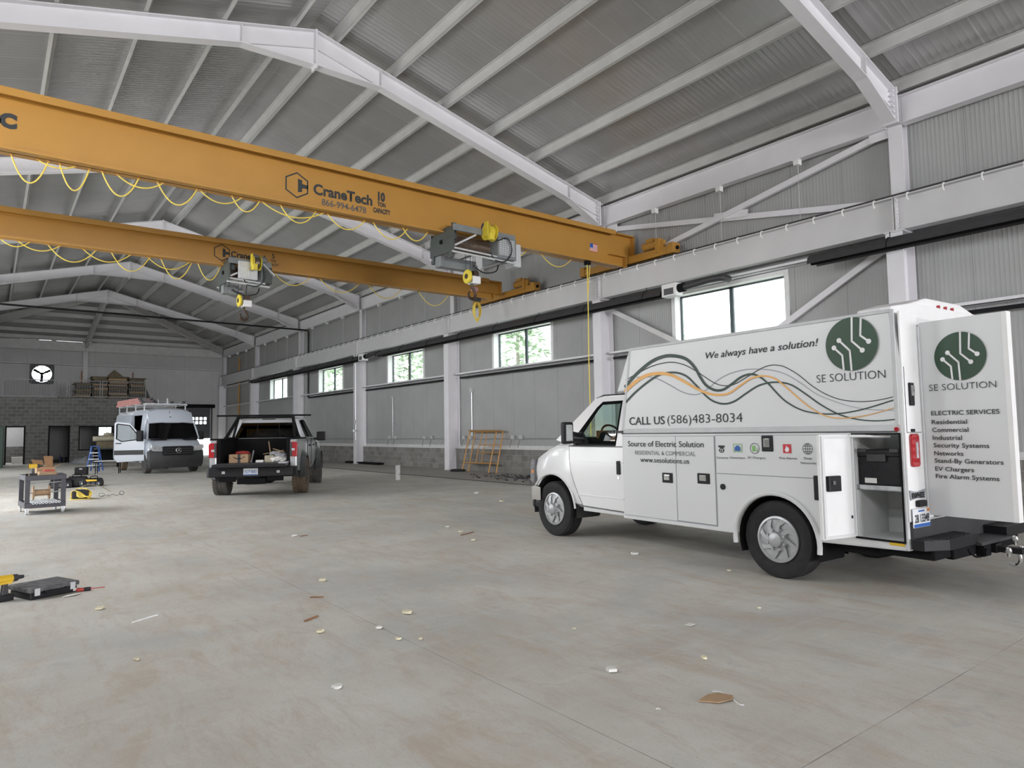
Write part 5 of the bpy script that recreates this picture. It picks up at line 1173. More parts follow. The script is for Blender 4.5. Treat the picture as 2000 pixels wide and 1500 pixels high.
# sloped windbreak at the front of the utility body
m = MB(); m.prism([(2.02, 1.90), (2.18, 1.90), (1.98, 2.34), (1.88, 2.38)], 'x', .02, 1.88); m.build('front_fairing', 'bwhite', VAN, bevel=.02)
# black case standing on the compartment shelf
tc = thing('tool_case', 'black plastic tool case on the shelf of the open truck compartment', 'tool case', (6.025, 3.721, 0), -R(2.9))
m = MB(); m.box(-.035, .36, -1.195, -.848, .943, 1.18); m.box(-.042, .37, -1.20, -.842, 1.18, 1.235); m.build('case_shell', 'black', tc, bevel=.012)
m = MB(); m.box(-.055, -.04, -1.09, -.93, 1.14, 1.20); m.box(-.054, -.03, -1.195, -1.12, 1.215, 1.248); m.box(-.054, -.03, -.925, -.85, 1.215, 1.248); m.build('case_handle', 'dark', tc, bevel=.008)
m = MB(); m.box(-.0385, -.0355, -1.00, -.90, .958, 1.0); m.build('paper_sticker', 'paper', tc)
# ================================================================== PICKUP seen from behind, tailgate down
TRK = thing('pickup_truck', 'silver pickup truck with lowered tailgate, black rack and loaded bed', 'truck', (5.38, 17.14, 0), -R(27))
def pts_side(s, w): return [(s*w)]
# bed sides and rear corners
for s in (-1, 1):
    m = MB()
    N = 14; arch = [(.0+.52*math.cos(R(180)-R(180)*i/N), .48+.50*math.sin(R(180)-R(180)*i/N)) for i in range(N+1)]
    poly = [(-1.16, .62), (-.90, .60), (-.52, .56)] + arch[1:-1] + [(.52, .56), (.72, .56), (.72, 1.34), (-1.12, 1.35), (-1.17, 1.25)]
    m.prism(poly, 'x', s*.80, s*.955); m.build('bed_side', 'silver', TRK, bevel=.03)
    m = MB(); m.box(s*.72, s*.80, -1.14, .70, .78, 1.33); m.box(s*.70, s*.96, -1.15, .72, 1.33, 1.365); m.build('bed_rail_cap', 'blackm', TRK, bevel=.01)
    # flare over the wheel
    m = MB(); N = 16; r0, r1 = .47, .60
    for i in range(N):
        a, b = R(-5)+R(190)*i/N, R(-5)+R(190)*(i+1)/N
        def P(r, t, x): return (s*x, r*math.cos(t), .46+r*math.sin(t))
        m.quad(P(r0, a, 1.07), P(r1, a, .96), P(r1, b, .96), P(r0, b, 1.07)); m.quad(P(r0, a, 1.07), P(r0, a, .80), P(r0, b, .80), P(r0, b, 1.07))
    m.build('wheel_flare', 'dark', TRK, smooth=True)
    m = MB(); m.prism([(s*.80, .93), (s*.965, .93), (s*.975, 1.24), (s*.93, 1.27), (s*.80, 1.27)], 'y', -1.19, -1.05); tl = m.build('tail_lamp', 'red', TRK, bevel=.015)
    m = MB(); m.box(min(s*.84, s*.91), max(s*.84, s*.91), -1.197, -1.188, 1.07, 1.12); m.build('reverse_lens', 'lens', tl)
    m = MB(); m.box(min(s*.80, s*.85), max(s*.80, s*.85), -1.196, -1.186, .94, 1.26); m.build('lamp_edge', 'dark', tl)
    m = MB(); m.box(min(s*.55, s*.62), max(s*.55, s*.62), -1.475, -1.44, .58, .64); m.build('fog_lamp', 'lens', TRK, bevel=.008)
m = MB(); m.box(-.80, .80, -1.12, .70, .74, .78); m.box(-.80, .80, .66, .72, .78, 1.35); m.build('bed_floor', 'blackm', TRK)
tg = MB(); tg.box(-.78, .78, -1.72, -1.14, .72, .80); tgo = tg.build('tailgate', 'black', TRK, bevel=.02)
m = MB(); m.box(-.70, .70, -1.66, -1.20, .80, .806); m.build('gate_liner', 'dark', tgo); tgo['label'] = 'tailgate folded down flat'
m = MB(); m.box(.62, .78, -1.70, -1.12, .80, .83); m.build('gate_hinge_cover', 'silver', tgo)
m = MB(); m.prism([(-.96, -1.38), (-.90, -1.46), (-.30, -1.48), (.30, -1.48), (.90, -1.46), (.96, -1.38), (.96, -1.05), (-.96, -1.05)], 'z', .50, .72); rbm = m.build('rear_bumper', 'black', TRK, bevel=.03)
m = MB(); m.box(-.30, .32, -1.46, -1.42, .34, .47); m.box(-.70, -.32, -1.45, -1.40, .40, .50); m.box(.34, .70, -1.45, -1.40, .40, .50); m.build('lower_valance', 'blackm', TRK, bevel=.02)
lp = MB(); lp.box(-.155, .155, -1.497, -1.487, .54, .695); pl = lp.build('licence_plate', 'plate', TRK, bevel=.004, seg=1)
text('plate_number', 'EGT 8083', 'dblue', pl, (-.125, -1.4975, .585), (1, 0, 0), (0, 0, 1), .065, .25, .01)
m = MB(); m.quad((-.15, -1.498, .545), (.15, -1.498, .545), (.15, -1.498, .565), (-.15, -1.498, .565)); m.build('plate_band', 'dblue', pl)
m = MB(); m.cyl((-.9, 0, .46), (.9, 0, .46), .055, n=10); m.lathe([(-.14, .06), (-.08, .15), (.08, .15), (.14, .06)], (0, 0, .42), 'x', 16); m.box(-.48, -.40, -1.3, 3.9, .52, .68); m.box(.40, .48, -1.3, 3.9, .52, .68)
m.box(-.16, .30, -.65, -.25, .30, .55); m.cyl((.45, -1.2, .42), (.45, -.2, .42), .05, n=10); m.build('chassis', 'blackm', TRK)
m = MB(); m.cyl((-.30, -.70, .36), (-.30, -.15, .36), .22, n=20); m.build('spare_tyre', 'dirtyrub', TRK) if False else m.bm.free()
m = MB(); m.cyl((-.28, -.55, .40), (-.28, -.55, .52), .36, n=24); m.build('spare_tyre', 'rubber', TRK, bevel=.03)
# wheels with knobbly, muddy treads
for x, y, mm, rz in ((-.91, 0, 'dirtyrub', 0), (.91, 0, 'tan', 0), (.92, 3.45, 'dirtyrub', 1), (-.92, 3.45, 'dirtyrub', 1)):
    m = MB(); tyre(m, (x, y, .435), .42, .31, 40, 3); lugs(m, (x, y, .435), .42, .31, 38); w = m.build('wheel', mm, TRK, smooth=True)
    s = 1 if x > 0 else -1
    m = MB(); c = (x, y, .435); m.lathe([(s*.13, .26), (s*.14, .24), (s*.06, .21), (s*.05, .0001)], c, 'x', 28)
    for k in range(6):
        a = 2*math.pi*k/6; v = m.obox((0, 0, 0), (.05, .05, .17))
        Mx = Matrix.Rotation(a, 3, 'X')
        for q in v: q.co = Mx @ (q.co + Vector((s*.09, 0, .13))) + Vector(c)
    m.cyl((x+s*.05, y, .435), (x+s*.13, y, .435), .07, n=14); m.build('rim', 'dark', w)
# cab
m = MB()
def tsec(y, w, zb, zt): return [(-w*.95, y, zb), (-w, y, zb+.2), (-w, y, zt-.18), (-w*.97, y, zt), (w*.97, y, zt), (w, y, zt-.18), (w, y, zb+.2), (w*.95, y, zb)]
m.loft([tsec(.74, .965, .52, 1.36), tsec(2.9, .965, .52, 1.33), tsec(3.0, .97, .54, 1.33), tsec(3.2, .98, .60, 1.30), tsec(4.25, .97, .65, 1.22), tsec(4.45, .92, .60, 1.08)])
cb = m.build('cab_lower', 'silver', TRK, bevel=.03)
m = MB(); m.cyl((.55, 3.45, .46), (1.2, 3.45, .46), .52, n=30); h1 = m.build('helper', 'blackm'); m = MB(); m.cyl((-1.2, 3.45, .46), (-.55, 3.45, .46), .52, n=30); h2 = m.build('helper', 'blackm')
cut(cb, h1, h2); cb.data.materials.clear(); cb.data.materials.append(MT['silver'])
for s in (-1, 1):
    m = MB(); N = 16; r0, r1 = .49, .62
    for i in range(N):
        a, b = R(-5)+R(190)*i/N, R(-5)+R(190)*(i+1)/N
        def P(r, t, x): return (s*x, 3.45+r*math.cos(t), .46+r*math.sin(t))
        m.quad(P(r0, a, 1.09), P(r1, a, .98), P(r1, b, .98), P(r0, b, 1.09)); m.quad(P(r0, a, 1.09), P(r0, a, .80), P(r0, b, .80), P(r0, b, 1.09))
    m.build('wheel_flare', 'dark', TRK, smooth=True)
# greenhouse: glass set in silver pillars, silver roof
zb, zt, wb, wt = 1.35, 1.84, .90, .70
m = MB(); rg = []
for y, z, w in ((.86, 1.80, .66), (.98, 1.84, .70), (1.6, 1.885, .73), (2.2, 1.88, .73), (2.42, 1.83, .70)):
    rg.append([(w*x, y, z + .035*(1-x*x)) for x in [i/6-1 for i in range(13)]] + [(w*x, y, z-.05) for x in (1.02, 0, -1.02)])
m.loft(rg); rf = m.build('cab_roof', 'silver', TRK, smooth=True)
m = MB(); m.box(-.16, .16, .86, .89, 1.825, 1.855); m.build('stop_lamp', 'dark', TRK)
def bar4(nm, a, b, w, d, mm='silver'):
    m = MB(); m.bar(a, b, w, d, (0, 1, 0)); return m.build(nm, mm, TRK, bevel=.01)
for s in (-1, 1):
    bar4('pillar', (s*.88, .76, 1.34), (s*.68, .90, 1.82), .10, .12); bar4('pillar', (s*.91, 1.75, 1.32), (s*.71, 1.75, 1.85), .03, .10, 'blackm'); bar4('pillar', (s*.90, 3.02, 1.30), (s*.69, 2.40, 1.84), .07, .08)
    m = MB(); m.quad((s*.90, .80, 1.36), (s*.90, 2.95, 1.34), (s*.71, 2.38, 1.82), (s*.69, .94, 1.81)); m.build('side_window', 'tint', TRK)
    m = MB(); m.quad((s*.965, .80, 1.345), (s*.97, 2.98, 1.325), (s*.905, 2.98, 1.36), (s*.905, .80, 1.37)); bmesh.ops.solidify(m.bm, geom=m.bm.faces[:], thickness=.02); m.build('belt_line', 'silver', TRK)
    m = MB(); x0, x1 = sorted((s*1.02, s*1.26)); m.box(x0, x1, 2.72, 2.84, 1.25, 1.51); mi = m.build('door_mirror', 'black', TRK, bevel=.03)
    m = MB(); x0, x1 = sorted((s*.93, s*1.05)); m.box(x0, x1, 2.74, 2.82, 1.27, 1.34); m.build('mirror_arm', 'black', mi)
    for y in (1.30, 2.25):
        m = MB(); x0, x1 = sorted((s*.965, s*.995)); m.box(x0, x1, y, y+.18, 1.12, 1.17); m.build('door_handle', 'black', TRK, bevel=.01)
    m = MB(); x0, x1 = sorted((s*.96, s*.972)); m.box(x0, x1, 1.78, 1.79, .62, 1.33); m.box(x0, x1, .86, .87, .62, 1.33); m.box(x0, x1, 2.92, 2.93, .62, 1.33); m.build('door_gap', 'blackm', TRK)
    m = MB(); x0, x1 = sorted((s*.968, s*.985)); m.box(x0, x1, 3.05, 3.22, 1.06, 1.20); m.build('fender_vent', 'black', TRK)
m = MB(); m.quad((-.83, .77, 1.375), (.83, .77, 1.375), (.645, .895, 1.80), (-.645, .895, 1.80)); rw = m.build('rear_window', 'tint', TRK)
m = MB()
for x in (-.26, .26): m.bar((x*1.15, .762, 1.37), (x*.95, .886, 1.80), .022, .012, (0, 1, 0))
m.build('slider_bar', 'blackm', rw)
m = MB(); m.quad((-.86, 3.02, 1.33), (.86, 3.02, 1.33), (.66, 2.42, 1.83), (-.66, 2.42, 1.83)); m.build('windshield', 'tint', TRK)
m = MB(); m.box(-.75, .75, 1.0, 1.12, 1.3, 1.62); m.box(-.55, -.2, 1.1, 1.16, 1.62, 1.76); m.box(.2, .55, 1.1, 1.16, 1.62, 1.76); m.build('seat', 'blackm', TRK, bevel=.03)
# black rack over the bed with the long cross tube
RK = []
for s in (-1, 1):
    m = MB(); m.bar((s*.80, -.30, 1.36), (s*.66, .42, 1.87), .055, .06, (0, 1, 0)); m.bar((s*.80, .52, 1.36), (s*.66, .46, 1.87), .05, .05, (0, 1, 0)); m.bar((s*.80, -.34, 1.375), (s*.80, .58, 1.375), .07, .03); m.build('rack_leg', 'blackm', TRK)
m = MB(); m.cyl((-.70, .44, 1.88), (.70, .44, 1.88), .024, n=10); m.build('rack_crossbar', 'blackm', TRK)
tp = tag(MB().build('cross_tube', 'blackm'), 'long black tube laid across the rack of the silver pickup', 'tube'); m = MB(); m.cyl((-1.17, .44, 1.928), (1.10, .44, 1.928), .022, n=10)
mm_ = m.build('cross_tube', 'blackm'); bpy.data.objects.remove(tp, do_unlink=True); tag(mm_, 'long black tube laid across the rack of the silver pickup', 'tube'); mm_.name = 'cross_tube'; mm_.location = TRK.location; mm_.rotation_euler = TRK.rotation_euler
# load in the bed
def inbed(name, lb, cat, parts, group=None):
    t = thing(name, lb, cat, TRK.location, TRK.rotation_euler.z, group)
    for nm, mb, mt, bv in parts: mb.build(nm, mt, t, bevel=bv)
    return t
m = MB(); m.box(-.56, -.14, -1.05, -.75, .806, 1.0)
k = inbed('cardboard_box', 'brown parcel box with curved arrow mark in the pickup bed', 'box', [('carton', m, 'card', .006)])
m = MB(); m.box(-.37, -.31, -1.054, -1.05, .806, 1.001); m.box(-.37, -.31, -1.05, -.75, 1.0, 1.003); m.build('packing_tape', 'dark', k)
P = smoothpts([(-.47, -1.057, .945), (-.42, -1.057, .915), (-.35, -1.057, .90), (-.28, -1.057, .91), (-.225, -1.057, .94)], 5)
m = MB(); m.ribbon(P, [.008+.012*math.sin(math.pi*min(1, i/(len(P)-1)*1.1)) for i in range(len(P))], (0, -1, 0)); m.poly([(-.25, -1.057, .948), (-.215, -1.057, .952), (-.222, -1.057, .915), (-.233, -1.057, .937)]); m.build('arrow_mark', 'blackm', k)
m = MB(); m.lathe([(0, .16), (.03, .17), (.06, .12), (.07, .0001)], (-.36, -.55, 1.0), 'z', 18); m.box(-.5, -.2, -.7, -.4, .806, 1.0)
inbed('red_tub', 'red rounded tub just behind the parcel box in the pickup bed', 'tub', [('tub', m, 'redp', .01)])
m = MB(); m.box(.22, .42, -1.05, -.85, .806, .96); inbed('small_carton', 'small drab carton on the window side of the pickup bed', 'box', [('carton', m, 'cream', .006)])
m = MB(); m.box(.03, .20, -1.09, -.97, .806, .86); inbed('white_packet', 'flat white packet lying on the pickup tailgate end', 'packet', [('packet', m, 'paper', .008)])
for i, (x, y, z, rz, lb) in enumerate(((.52, -1.0, .83, .3, 'crumpled white paper bag at the corner of the pickup bed'), (.58, -.8, .90, -.5, 'folded grey plastic sheet behind the white bag in the bed'), (.42, -.6, .95, .9, 'bunched clear plastic wrap deep in the pickup bed'))):
    q = MB(); bmesh.ops.create_icosphere(q.bm, subdivisions=3, radius=.16); rn = random.Random(i)
    for v in q.bm.verts: v.co = Vector((v.co.x*1.2, v.co.y*.9, v.co.z*.45))*rn.uniform(.8, 1.15)
    q.xf(Matrix.Translation((x, y, z+.03)) @ Matrix.Rotation(rz, 4, 'Z')); inbed('plastic_bag', lb, 'bag', [('film', q, ('paper', 'dgray', 'plastic_sheet')[i], 0)])
for i, (a, b, lb) in enumerate((((.10, -.5, .98), (.55, -.3, 1.06), 'thin wooden stick lying slanted over the bed load'), ((.62, -.7, 1.02), (.30, -.35, 1.10), 'second thin wooden stick crossing over the bed load'), ((.28, -.55, .95), (.22, -.48, 1.28), 'short wooden stick standing up out of the bed load'))):
    q = MB(); q.cyl(a, b, .012, n=6); inbed('stick', lb, 'stick', [('rod', q, 'wood', 0)])
m = MB(); m.cyl((-.08, -1.0, .82), (-.12, -.5, 1.06), .02, n=8); inbed('grey_tube', 'grey tube leaning beside the parcel box in the bed', 'tube', [('rod', m, 'dgray', 0)])
# ================================================================== PANEL VAN facing the camera, front door open
PV = thing('panel_van', 'white high-roof panel van with open front door and roof rack', 'van', (5.52, 33.8, 0), -R(175.06))
# local: x to the van's own right hand side, y forward
def vs(y, wl, wu, zb, zr, crown=.05, wsh=1.0):
    return [(-wl*.96, y, zb), (-wl, y, zb+.12), (-wl, y, 1.15), (-wl+ (wl-wu)*.35, y, 1.75), (-wu-.02, y, zr-.22), (-wu*.88, y, zr-.05), (-wu*.5, y, zr), (0, y, zr+crown*.3),
            (wu*.5, y, zr), (wu*.88, y, zr-.05), (wu+.02, y, zr-.22), (wl-(wl-wu)*.35, y, 1.75), (wl, y, 1.15), (wl, y, zb+.12), (wl*.96, y, zb)]
m = MB(); m.loft([vs(-1.30, .97, .84, .42, 2.50), vs(-1.2, .99, .86, .40, 2.56), vs(2.9, .99, .86, .40, 2.58), vs(3.25, .99, .85, .40, 2.54), vs(3.5, .985, .82, .42, 2.44)])
pb = m.build('van_body', 'pvw', PV, smooth=True)
m = MB(); m.box(.55, 1.2, 1.45, 3.0, .58, 2.30); h1 = m.build('helper', 'blackm')
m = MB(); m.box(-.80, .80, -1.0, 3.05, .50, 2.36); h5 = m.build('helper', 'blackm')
m = MB(); m.cyl((.55, 0, .36), (1.3, 0, .36), .42, n=28); h2 = m.build('helper', 'blackm')
m = MB(); m.cyl((-1.3, 0, .36), (-.55, 0, .36), .42, n=28); h3 = m.build('helper', 'blackm')
m = MB(); m.box(.5, 1.2, 2.85, 3.7, .95, 1.92); h4 = m.build('helper', 'blackm')
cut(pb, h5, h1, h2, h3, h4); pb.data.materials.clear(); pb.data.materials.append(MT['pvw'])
m = MB(); m.box(-.79, -.78, -.99, 3.04, .5, 2.36); m.box(-.79, .79, -.99, -.98, .5, 2.36); m.box(-.79, .79, -.99, 3.04, .505, .52); m.box(-.79, .79, -.99, 3.04, 2.34, 2.355); m.box(.775, .785, -.99, 1.44, .5, 2.36); m.box(-.79, .79, 3.03, 3.04, .5, 2.36); m.box(.502, .512, 3.0, 3.72, .93, 1.94); m.build('dark_interior_shell', 'blackm', PV)  # black shell and cover panel stand in for the shade inside the van
# nose below the windscreen
def ns(y, w, zb, ze, zc): return [(-w*.95, y, zb), (-w, y, zb+.15), (-w, y, ze-.16), (-w*.93, y, ze), (-w*.5, y, (ze+zc)/2+.01), (0, y, zc), (w*.5, y, (ze+zc)/2+.01), (w*.93, y, ze), (w, y, ze-.16), (w, y, zb+.15), (w*.95, y, zb)]
m = MB(); m.loft([ns(3.35, .985, .40, 1.36, 1.44), ns(3.95, .985, .42, 1.30, 1.38), ns(4.22, .97, .46, 1.18, 1.25), ns(4.38, .92, .6, 1.08, 1.14), ns(4.46, .80, .70, 1.01, 1.05)])
no = m.build('bonnet', 'pvw', PV, smooth=True)
m = MB(); m.cyl((.5, 3.66, .36), (1.3, 3.66, .36), .43, n=28); h1 = m.build('helper', 'blackm'); m = MB(); m.cyl((-1.3, 3.66, .36), (-.5, 3.66, .36), .43, n=28); h2 = m.build('helper', 'blackm')
cut(no, h1, h2); no.data.materials.clear(); no.data.materials.append(MT['pvw'])
# brow over the windscreen, glass, pillars
m = MB(); m.loft([[(-.84, 3.40, 2.40), (-.5, 3.44, 2.50), (0, 3.46, 2.52), (.5, 3.44, 2.50), (.84, 3.40, 2.40), (.86, 3.45, 2.20), (0, 3.5, 2.2), (-.86, 3.45, 2.20)], [(-.83, 3.58, 2.22), (-.5, 3.66, 2.30), (0, 3.68, 2.32), (.5, 3.66, 2.30), (.83, 3.58, 2.22), (.84, 3.60, 2.08), (0, 3.70, 2.08), (-.84, 3.60, 2.08)], [(-.84, 3.70, 1.98), (-.5, 3.79, 2.0), (0, 3.81, 2.0), (.5, 3.79, 2.0), (.84, 3.70, 1.98), (.84, 3.70, 1.94), (0, 3.80, 1.94), (-.84, 3.70, 1.94)]])
m.build('roof_brow', 'pvw', PV, smooth=True)
m = MB(); tp_ = [(-.82, 3.70, 1.96), (-.4, 3.79, 1.98), (.4, 3.79, 1.98), (.82, 3.70, 1.96)]; bt = [(-.92, 4.02, 1.36), (-.45, 4.14, 1.34), (.45, 4.14, 1.34), (.92, 4.02, 1.36)]
for i in range(3): m.quad(bt[i], bt[i+1], tp_[i+1], tp_[i])
m.build('windshield', 'tint', PV)
for s in (-1, 1):
    m = MB(); m.bar((s*.955, 3.98, 1.33), (s*.855, 3.66, 1.98), .06, .10, (0, 1, 0)); m.build('pillar', 'pvw', PV, bevel=.015)
    m = MB(); m.bar((s*.93, 2.92, 1.2), (s*.87, 2.92, 2.1), .06, .10, (0, 1, 0)); m.build('pillar', 'vwhite', PV) if s < 0 else m.bm.free()
    if s < 0:
        m = MB(); m.quad((-.985, 3.0, 1.30), (-.985, 3.85, 1.30), (-.90, 3.60, 1.88), (-.90, 3.0, 1.90)); m.build('side_window', 'tint', PV)
        m = MB(); m.box(-.99, -.97, 3.0, 3.5, .45, 1.30); m.build('front_door', 'vwhite', PV)
    m = MB(); m.prism([(s*.50, .93), (s*.58, .85), (s*.88, .87), (s*.975, .99), (s*.95, 1.11), (s*.62, 1.03)], 'y', 4.28, 4.60); hl = m.build('headlamp', 'lens', PV, bevel=.02)
    m = MB(); m.cyl((s*.70, 4.59, .95), (s*.70, 4.615, .95), .045, n=12); m.cyl((s*.84, 4.59, .99), (s*.84, 4.612, .99), .04, n=12); m.build('lamp_reflector', 'chrome', hl)
    m = MB(); m.box(min(s*.45, s*.88), max(s*.45, s*.88), 4.02, 4.10, 1.325, 1.345) if False else m.prism([(s*.30, 4.16), (s*.85, 4.05), (s*.85, 4.12), (s*.32, 4.21)], 'z', 1.29, 1.335); m.build('cowl_vent', 'blackm', PV)
    m = MB(); m.box(min(s*1.02, s*1.22), max(s*1.02, s*1.22), 3.70, 3.85, 1.28, 1.62) if s < 0 else m.bm.free()
    if s < 0: m.build('door_mirror', 'black', PV, bevel=.04)
m = MB(); m.loft([[(x*w, y + (.16*(1-x*x) if y > 4.4 else 0), z) for x in (-1, -.8, -.4, 0, .4, .8, 1)] + [(x*w, y-.35, z) for x in (1, 0, -1)] for w, y, z in ((.93, 4.44, .22), (.97, 4.48, .35), (.99, 4.49, .60), (.99, 4.46, .82), (.95, 4.44, .92))])
m.build('front_bumper', 'dark', PV, smooth=True)
m = MB(); m.prism([(-.54, .70), (.54, .70), (.57, 1.00), (.50, 1.05), (-.50, 1.05), (-.57, 1.00)], 'y', 4.40, 4.665); gr = m.build('grille', 'black', PV, bevel=.03)
m = MB()
for z in (.76, .85, .94): m.box(-.52, .52, 4.665, 4.675, z, z+.025)
m.build('grille_bar', 'dark', gr)
m = MB(); c = (0, 4.685, .885); N = 28
m.tube([(c[0]+.095*math.cos(2*math.pi*i/N), c[1], c[2]+.095*math.sin(2*math.pi*i/N)) for i in range(N)], .009, 6, closed=True)
for k_ in range(3):
    a = R(90+120*k_); m.poly([(c[0]+.10*math.cos(a), c[1]+.004, c[2]+.10*math.sin(a)), (c[0]+.018*math.cos(a+R(60)), c[1]+.008, c[2]+.018*math.sin(a+R(60))), (c[0], c[1], c[2]), (c[0]+.018*math.cos(a-R(60)), c[1]+.008, c[2]+.018*math.sin(a-R(60)))])
m.build('star_emblem', 'chrome', PV)
m = MB(); m.cyl((.05, 3.69, 2.17), (.05, 3.73, 2.17), .05, n=12); m.tube([(.06, 3.66, 2.2), (.06, 3.60, 2.45)], .008, 5); m.build('roof_antenna', 'blackm', PV)
for x, y in ((.86, 0), (-.86, 0), (.86, 3.66), (-.86, 3.66)):
    m = MB(); tyre(m, (x, y, .36), .36, .235); w = m.build('wheel', 'dirtyrub' if y else 'tan', PV, smooth=True); s = 1 if x > 0 else -1
    m = MB(); m.lathe([(s*.10, .22), (s*.11, .20), (s*.07, .17), (s*.09, .06), (s*.10, .0001)], (x, y, .36), 'x', 24); m.build('rim', 'dark', w)
m = MB(); m.box(.80, 1.0, .62, 2.9, .42, .56); m.box(.985, 1.0, -.9, -.45, .60, .74); m.box(-1.0, -.985, -.9, 3.0, .60, .74); m.build('side_moulding', 'dark', PV)
# swung front door (own right side), about 62 degrees open
a_ = R(62); dM = Matrix.Translation((.985, 3.78, 0)) @ Matrix.Rotation(-a_, 4, 'Z') if False else Matrix.Translation((.985, 3.78, 0)) @ Matrix.Rotation(a_, 4, 'Z')
def dprism(poly, x0, x1, nm, mm, par=PV, bevel=.0):
    q = MB(); q.prism(poly, 'x', x0, x1); q.xf(dM); return q.build(nm, mm, par, bevel=bevel)
out = [(0, .50), (0, 1.34), (-.10, 1.44), (-.52, 1.96), (-1.0, 2.02), (-1.06, 1.96), (-1.06, .62), (-.95, .46)]
inw = [(-.10, 1.36), (-.16, 1.46), (-.52, 1.88), (-.98, 1.93), (-.98, 1.38), (-.80, 1.28)]
fd = dprism([(0, .50), (0, 1.34), (-.10, 1.34), (-.80, 1.26), (-.98, 1.36), (-1.06, 1.36), (-1.06, .62), (-.95, .46)], 0, .05, 'front_door', 'pvw', PV, .012)
q = MB()
for a, b in zip(out[1:6], [(-.10, 1.34)] + [(-.16, 1.42), (-.52, 1.88), (-.98, 1.94), (-.98, 1.36)]): pass
ol = [(0, 1.34), (-.10, 1.44), (-.52, 1.96), (-1.0, 2.02), (-1.06, 1.96), (-1.06, 1.36)]; il = [(-.10, 1.34), (-.17, 1.43), (-.53, 1.88), (-.96, 1.94), (-.98, 1.90), (-.98, 1.36)]
for i in range(5):
    for x in (0, .05): q.quad((x, *ol[i]), (x, *ol[i+1]), (x, *il[i+1]), (x, *il[i]))
    q.quad((0, *ol[i]), (0, *ol[i+1]), (.05, *ol[i+1]), (.05, *ol[i])); q.quad((0, *il[i]), (0, *il[i+1]), (.05, *il[i+1]), (.05, *il[i]))
q.xf(dM); q.build('window_surround', 'pvw', fd)
dprism([(-.10, 1.34), (-.17, 1.43), (-.53, 1.88), (-.96, 1.94), (-.98, 1.90), (-.98, 1.36), (-.80, 1.26)], .022, .028, 'side_window', 'sglass', fd)
q = MB(); lp_ = [(-.10, 1.34), (-.17, 1.43), (-.53, 1.88), (-.96, 1.94), (-.98, 1.90), (-.98, 1.36), (-.80, 1.26)]
q.tube([(.053, y, z) for y, z in lp_], .018, 6, closed=True); q.xf(dM); q.build('window_rubber', 'blackm', fd)
dprism([(-.02, .74), (-1.05, .74), (-1.05, .92), (-.02, .92)], .05, .066, 'door_moulding', 'dark', fd, .006)
dprism([(-.80, 1.17), (-1.0, 1.17), (-1.0, 1.205), (-.80, 1.205)], .05, .085, 'door_handle', 'black', fd, .006)
q = MB(); q.box(.06, .36, -.22, -.02, 1.26, 1.68); q.xf(dM); q.build('door_mirror', 'black', fd, bevel=.04)
q = MB(); q.quad((-.004, -.95, .55), (-.004, -.1, .55), (-.004, -.1, 1.25), (-.004, -.95, 1.25)); q.xf(dM); q.build('door_card', 'dark', fd); fd['label'] = 'front door standing open'
# vertical company lettering near the rear of the side
text('name_lettering', 'SE', 'dgray', PV, (1.005, -.95, .95), (0, 0, 1), (0, 1, 0), .22, .9, -.01) if False else None
m = MB(); m.ribbon(smoothpts([(1.003, -.72+.10*math.cos(R(a)), 1.02+.13*math.sin(R(a))) for a in range(20, 340, 20)], 2), .014, (1, 0, 0), .004); m.build('circle_decal', 'dgray', PV)
text('name_lettering', 'ELITE', 'dred', PV, (1.004, -.60, 1.28), (0, 0, 1), (0, 1, 0), .16, .62, -.006) if False else None
for i, (z, h, c_) in enumerate(((1.30, .14, 'dred'), (1.52, .03, 'dgray'), (1.62, .16, 'dgray'), (1.84, .03, 'dred'))):
    m = MB(); x = 1.004 - max(0, z-1.15)*.09; m.quad((x, -.80, z), (x, -.62, z), (x-h*.09, -.62, z+h), (x-h*.09, -.80, z+h)); m.ribbon([(x, -.80, z), (x, -.62, z)], .02, (1, 0, 0)); m.build('stripe_decal', c_, PV) if False else m.bm.free()
# roof rack with ladders
m = MB()
for s in (-.78, .78): m.box(s-.02, s+.02, -1.25, 3.0, 2.70, 2.74)
for y in (-1.2, .1, 1.5, 2.8): m.box(-.82, .82, y-.02, y+.02, 2.74, 2.78); m.box(-.80, -.76, y-.02, y+.02, 2.48, 2.72); m.box(.76, .80, y-.02, y+.02, 2.48, 2.72)
for y in (1.5, 2.8): m.box(-.10, -.06, y-.02, y+.02, 2.78, 3.0)
m.build('roof_rack', 'galv', PV)
def ladder(lb, x0, x1, y0, y1, z, mm, parts=11):
    t = thing('extension_ladder', lb, 'ladder', PV.location, PV.rotation_euler.z, 'ladders on the roof of the white van')
    for x in (x0, x1): q = MB(); q.box(x-.02, x+.02, y0, y1, z, z+.085); q.build('side_rail', mm, t)
    q = MB()
    for i in range(parts): y = y0 + .15 + i*(y1-y0-.3)/(parts-1); q.cyl((x0, y, z+.042), (x1, y, z+.042), .016, n=6)
    q.build('rung', 'galv', t)
    q = MB(); q.box(x0-.03, x0+.03, y1-.3, y1+.02, z-.005, z+.09); q.box(x1-.03, x1+.03, y1-.3, y1+.02, z-.005, z+.09); q.build('foot', 'dark', t)
ladder('faded red ladder, lowest of the stack on the white van roof', .18, .68, -2.15, 2.3, 2.79, 'pink'); ladder('faded red ladder, middle of the stack on the white van roof', .16, .66, -2.10, 2.0, 2.885, 'pink'); ladder('faded red ladder, topmost of the stack on the white van roof', .20, .64, -2.15, 1.7, 2.98, 'pink')
ladder('grey ladder lying on the driver half of the van roof rack', -.70, -.25, -1.2, 2.95, 2.79, 'dgray')
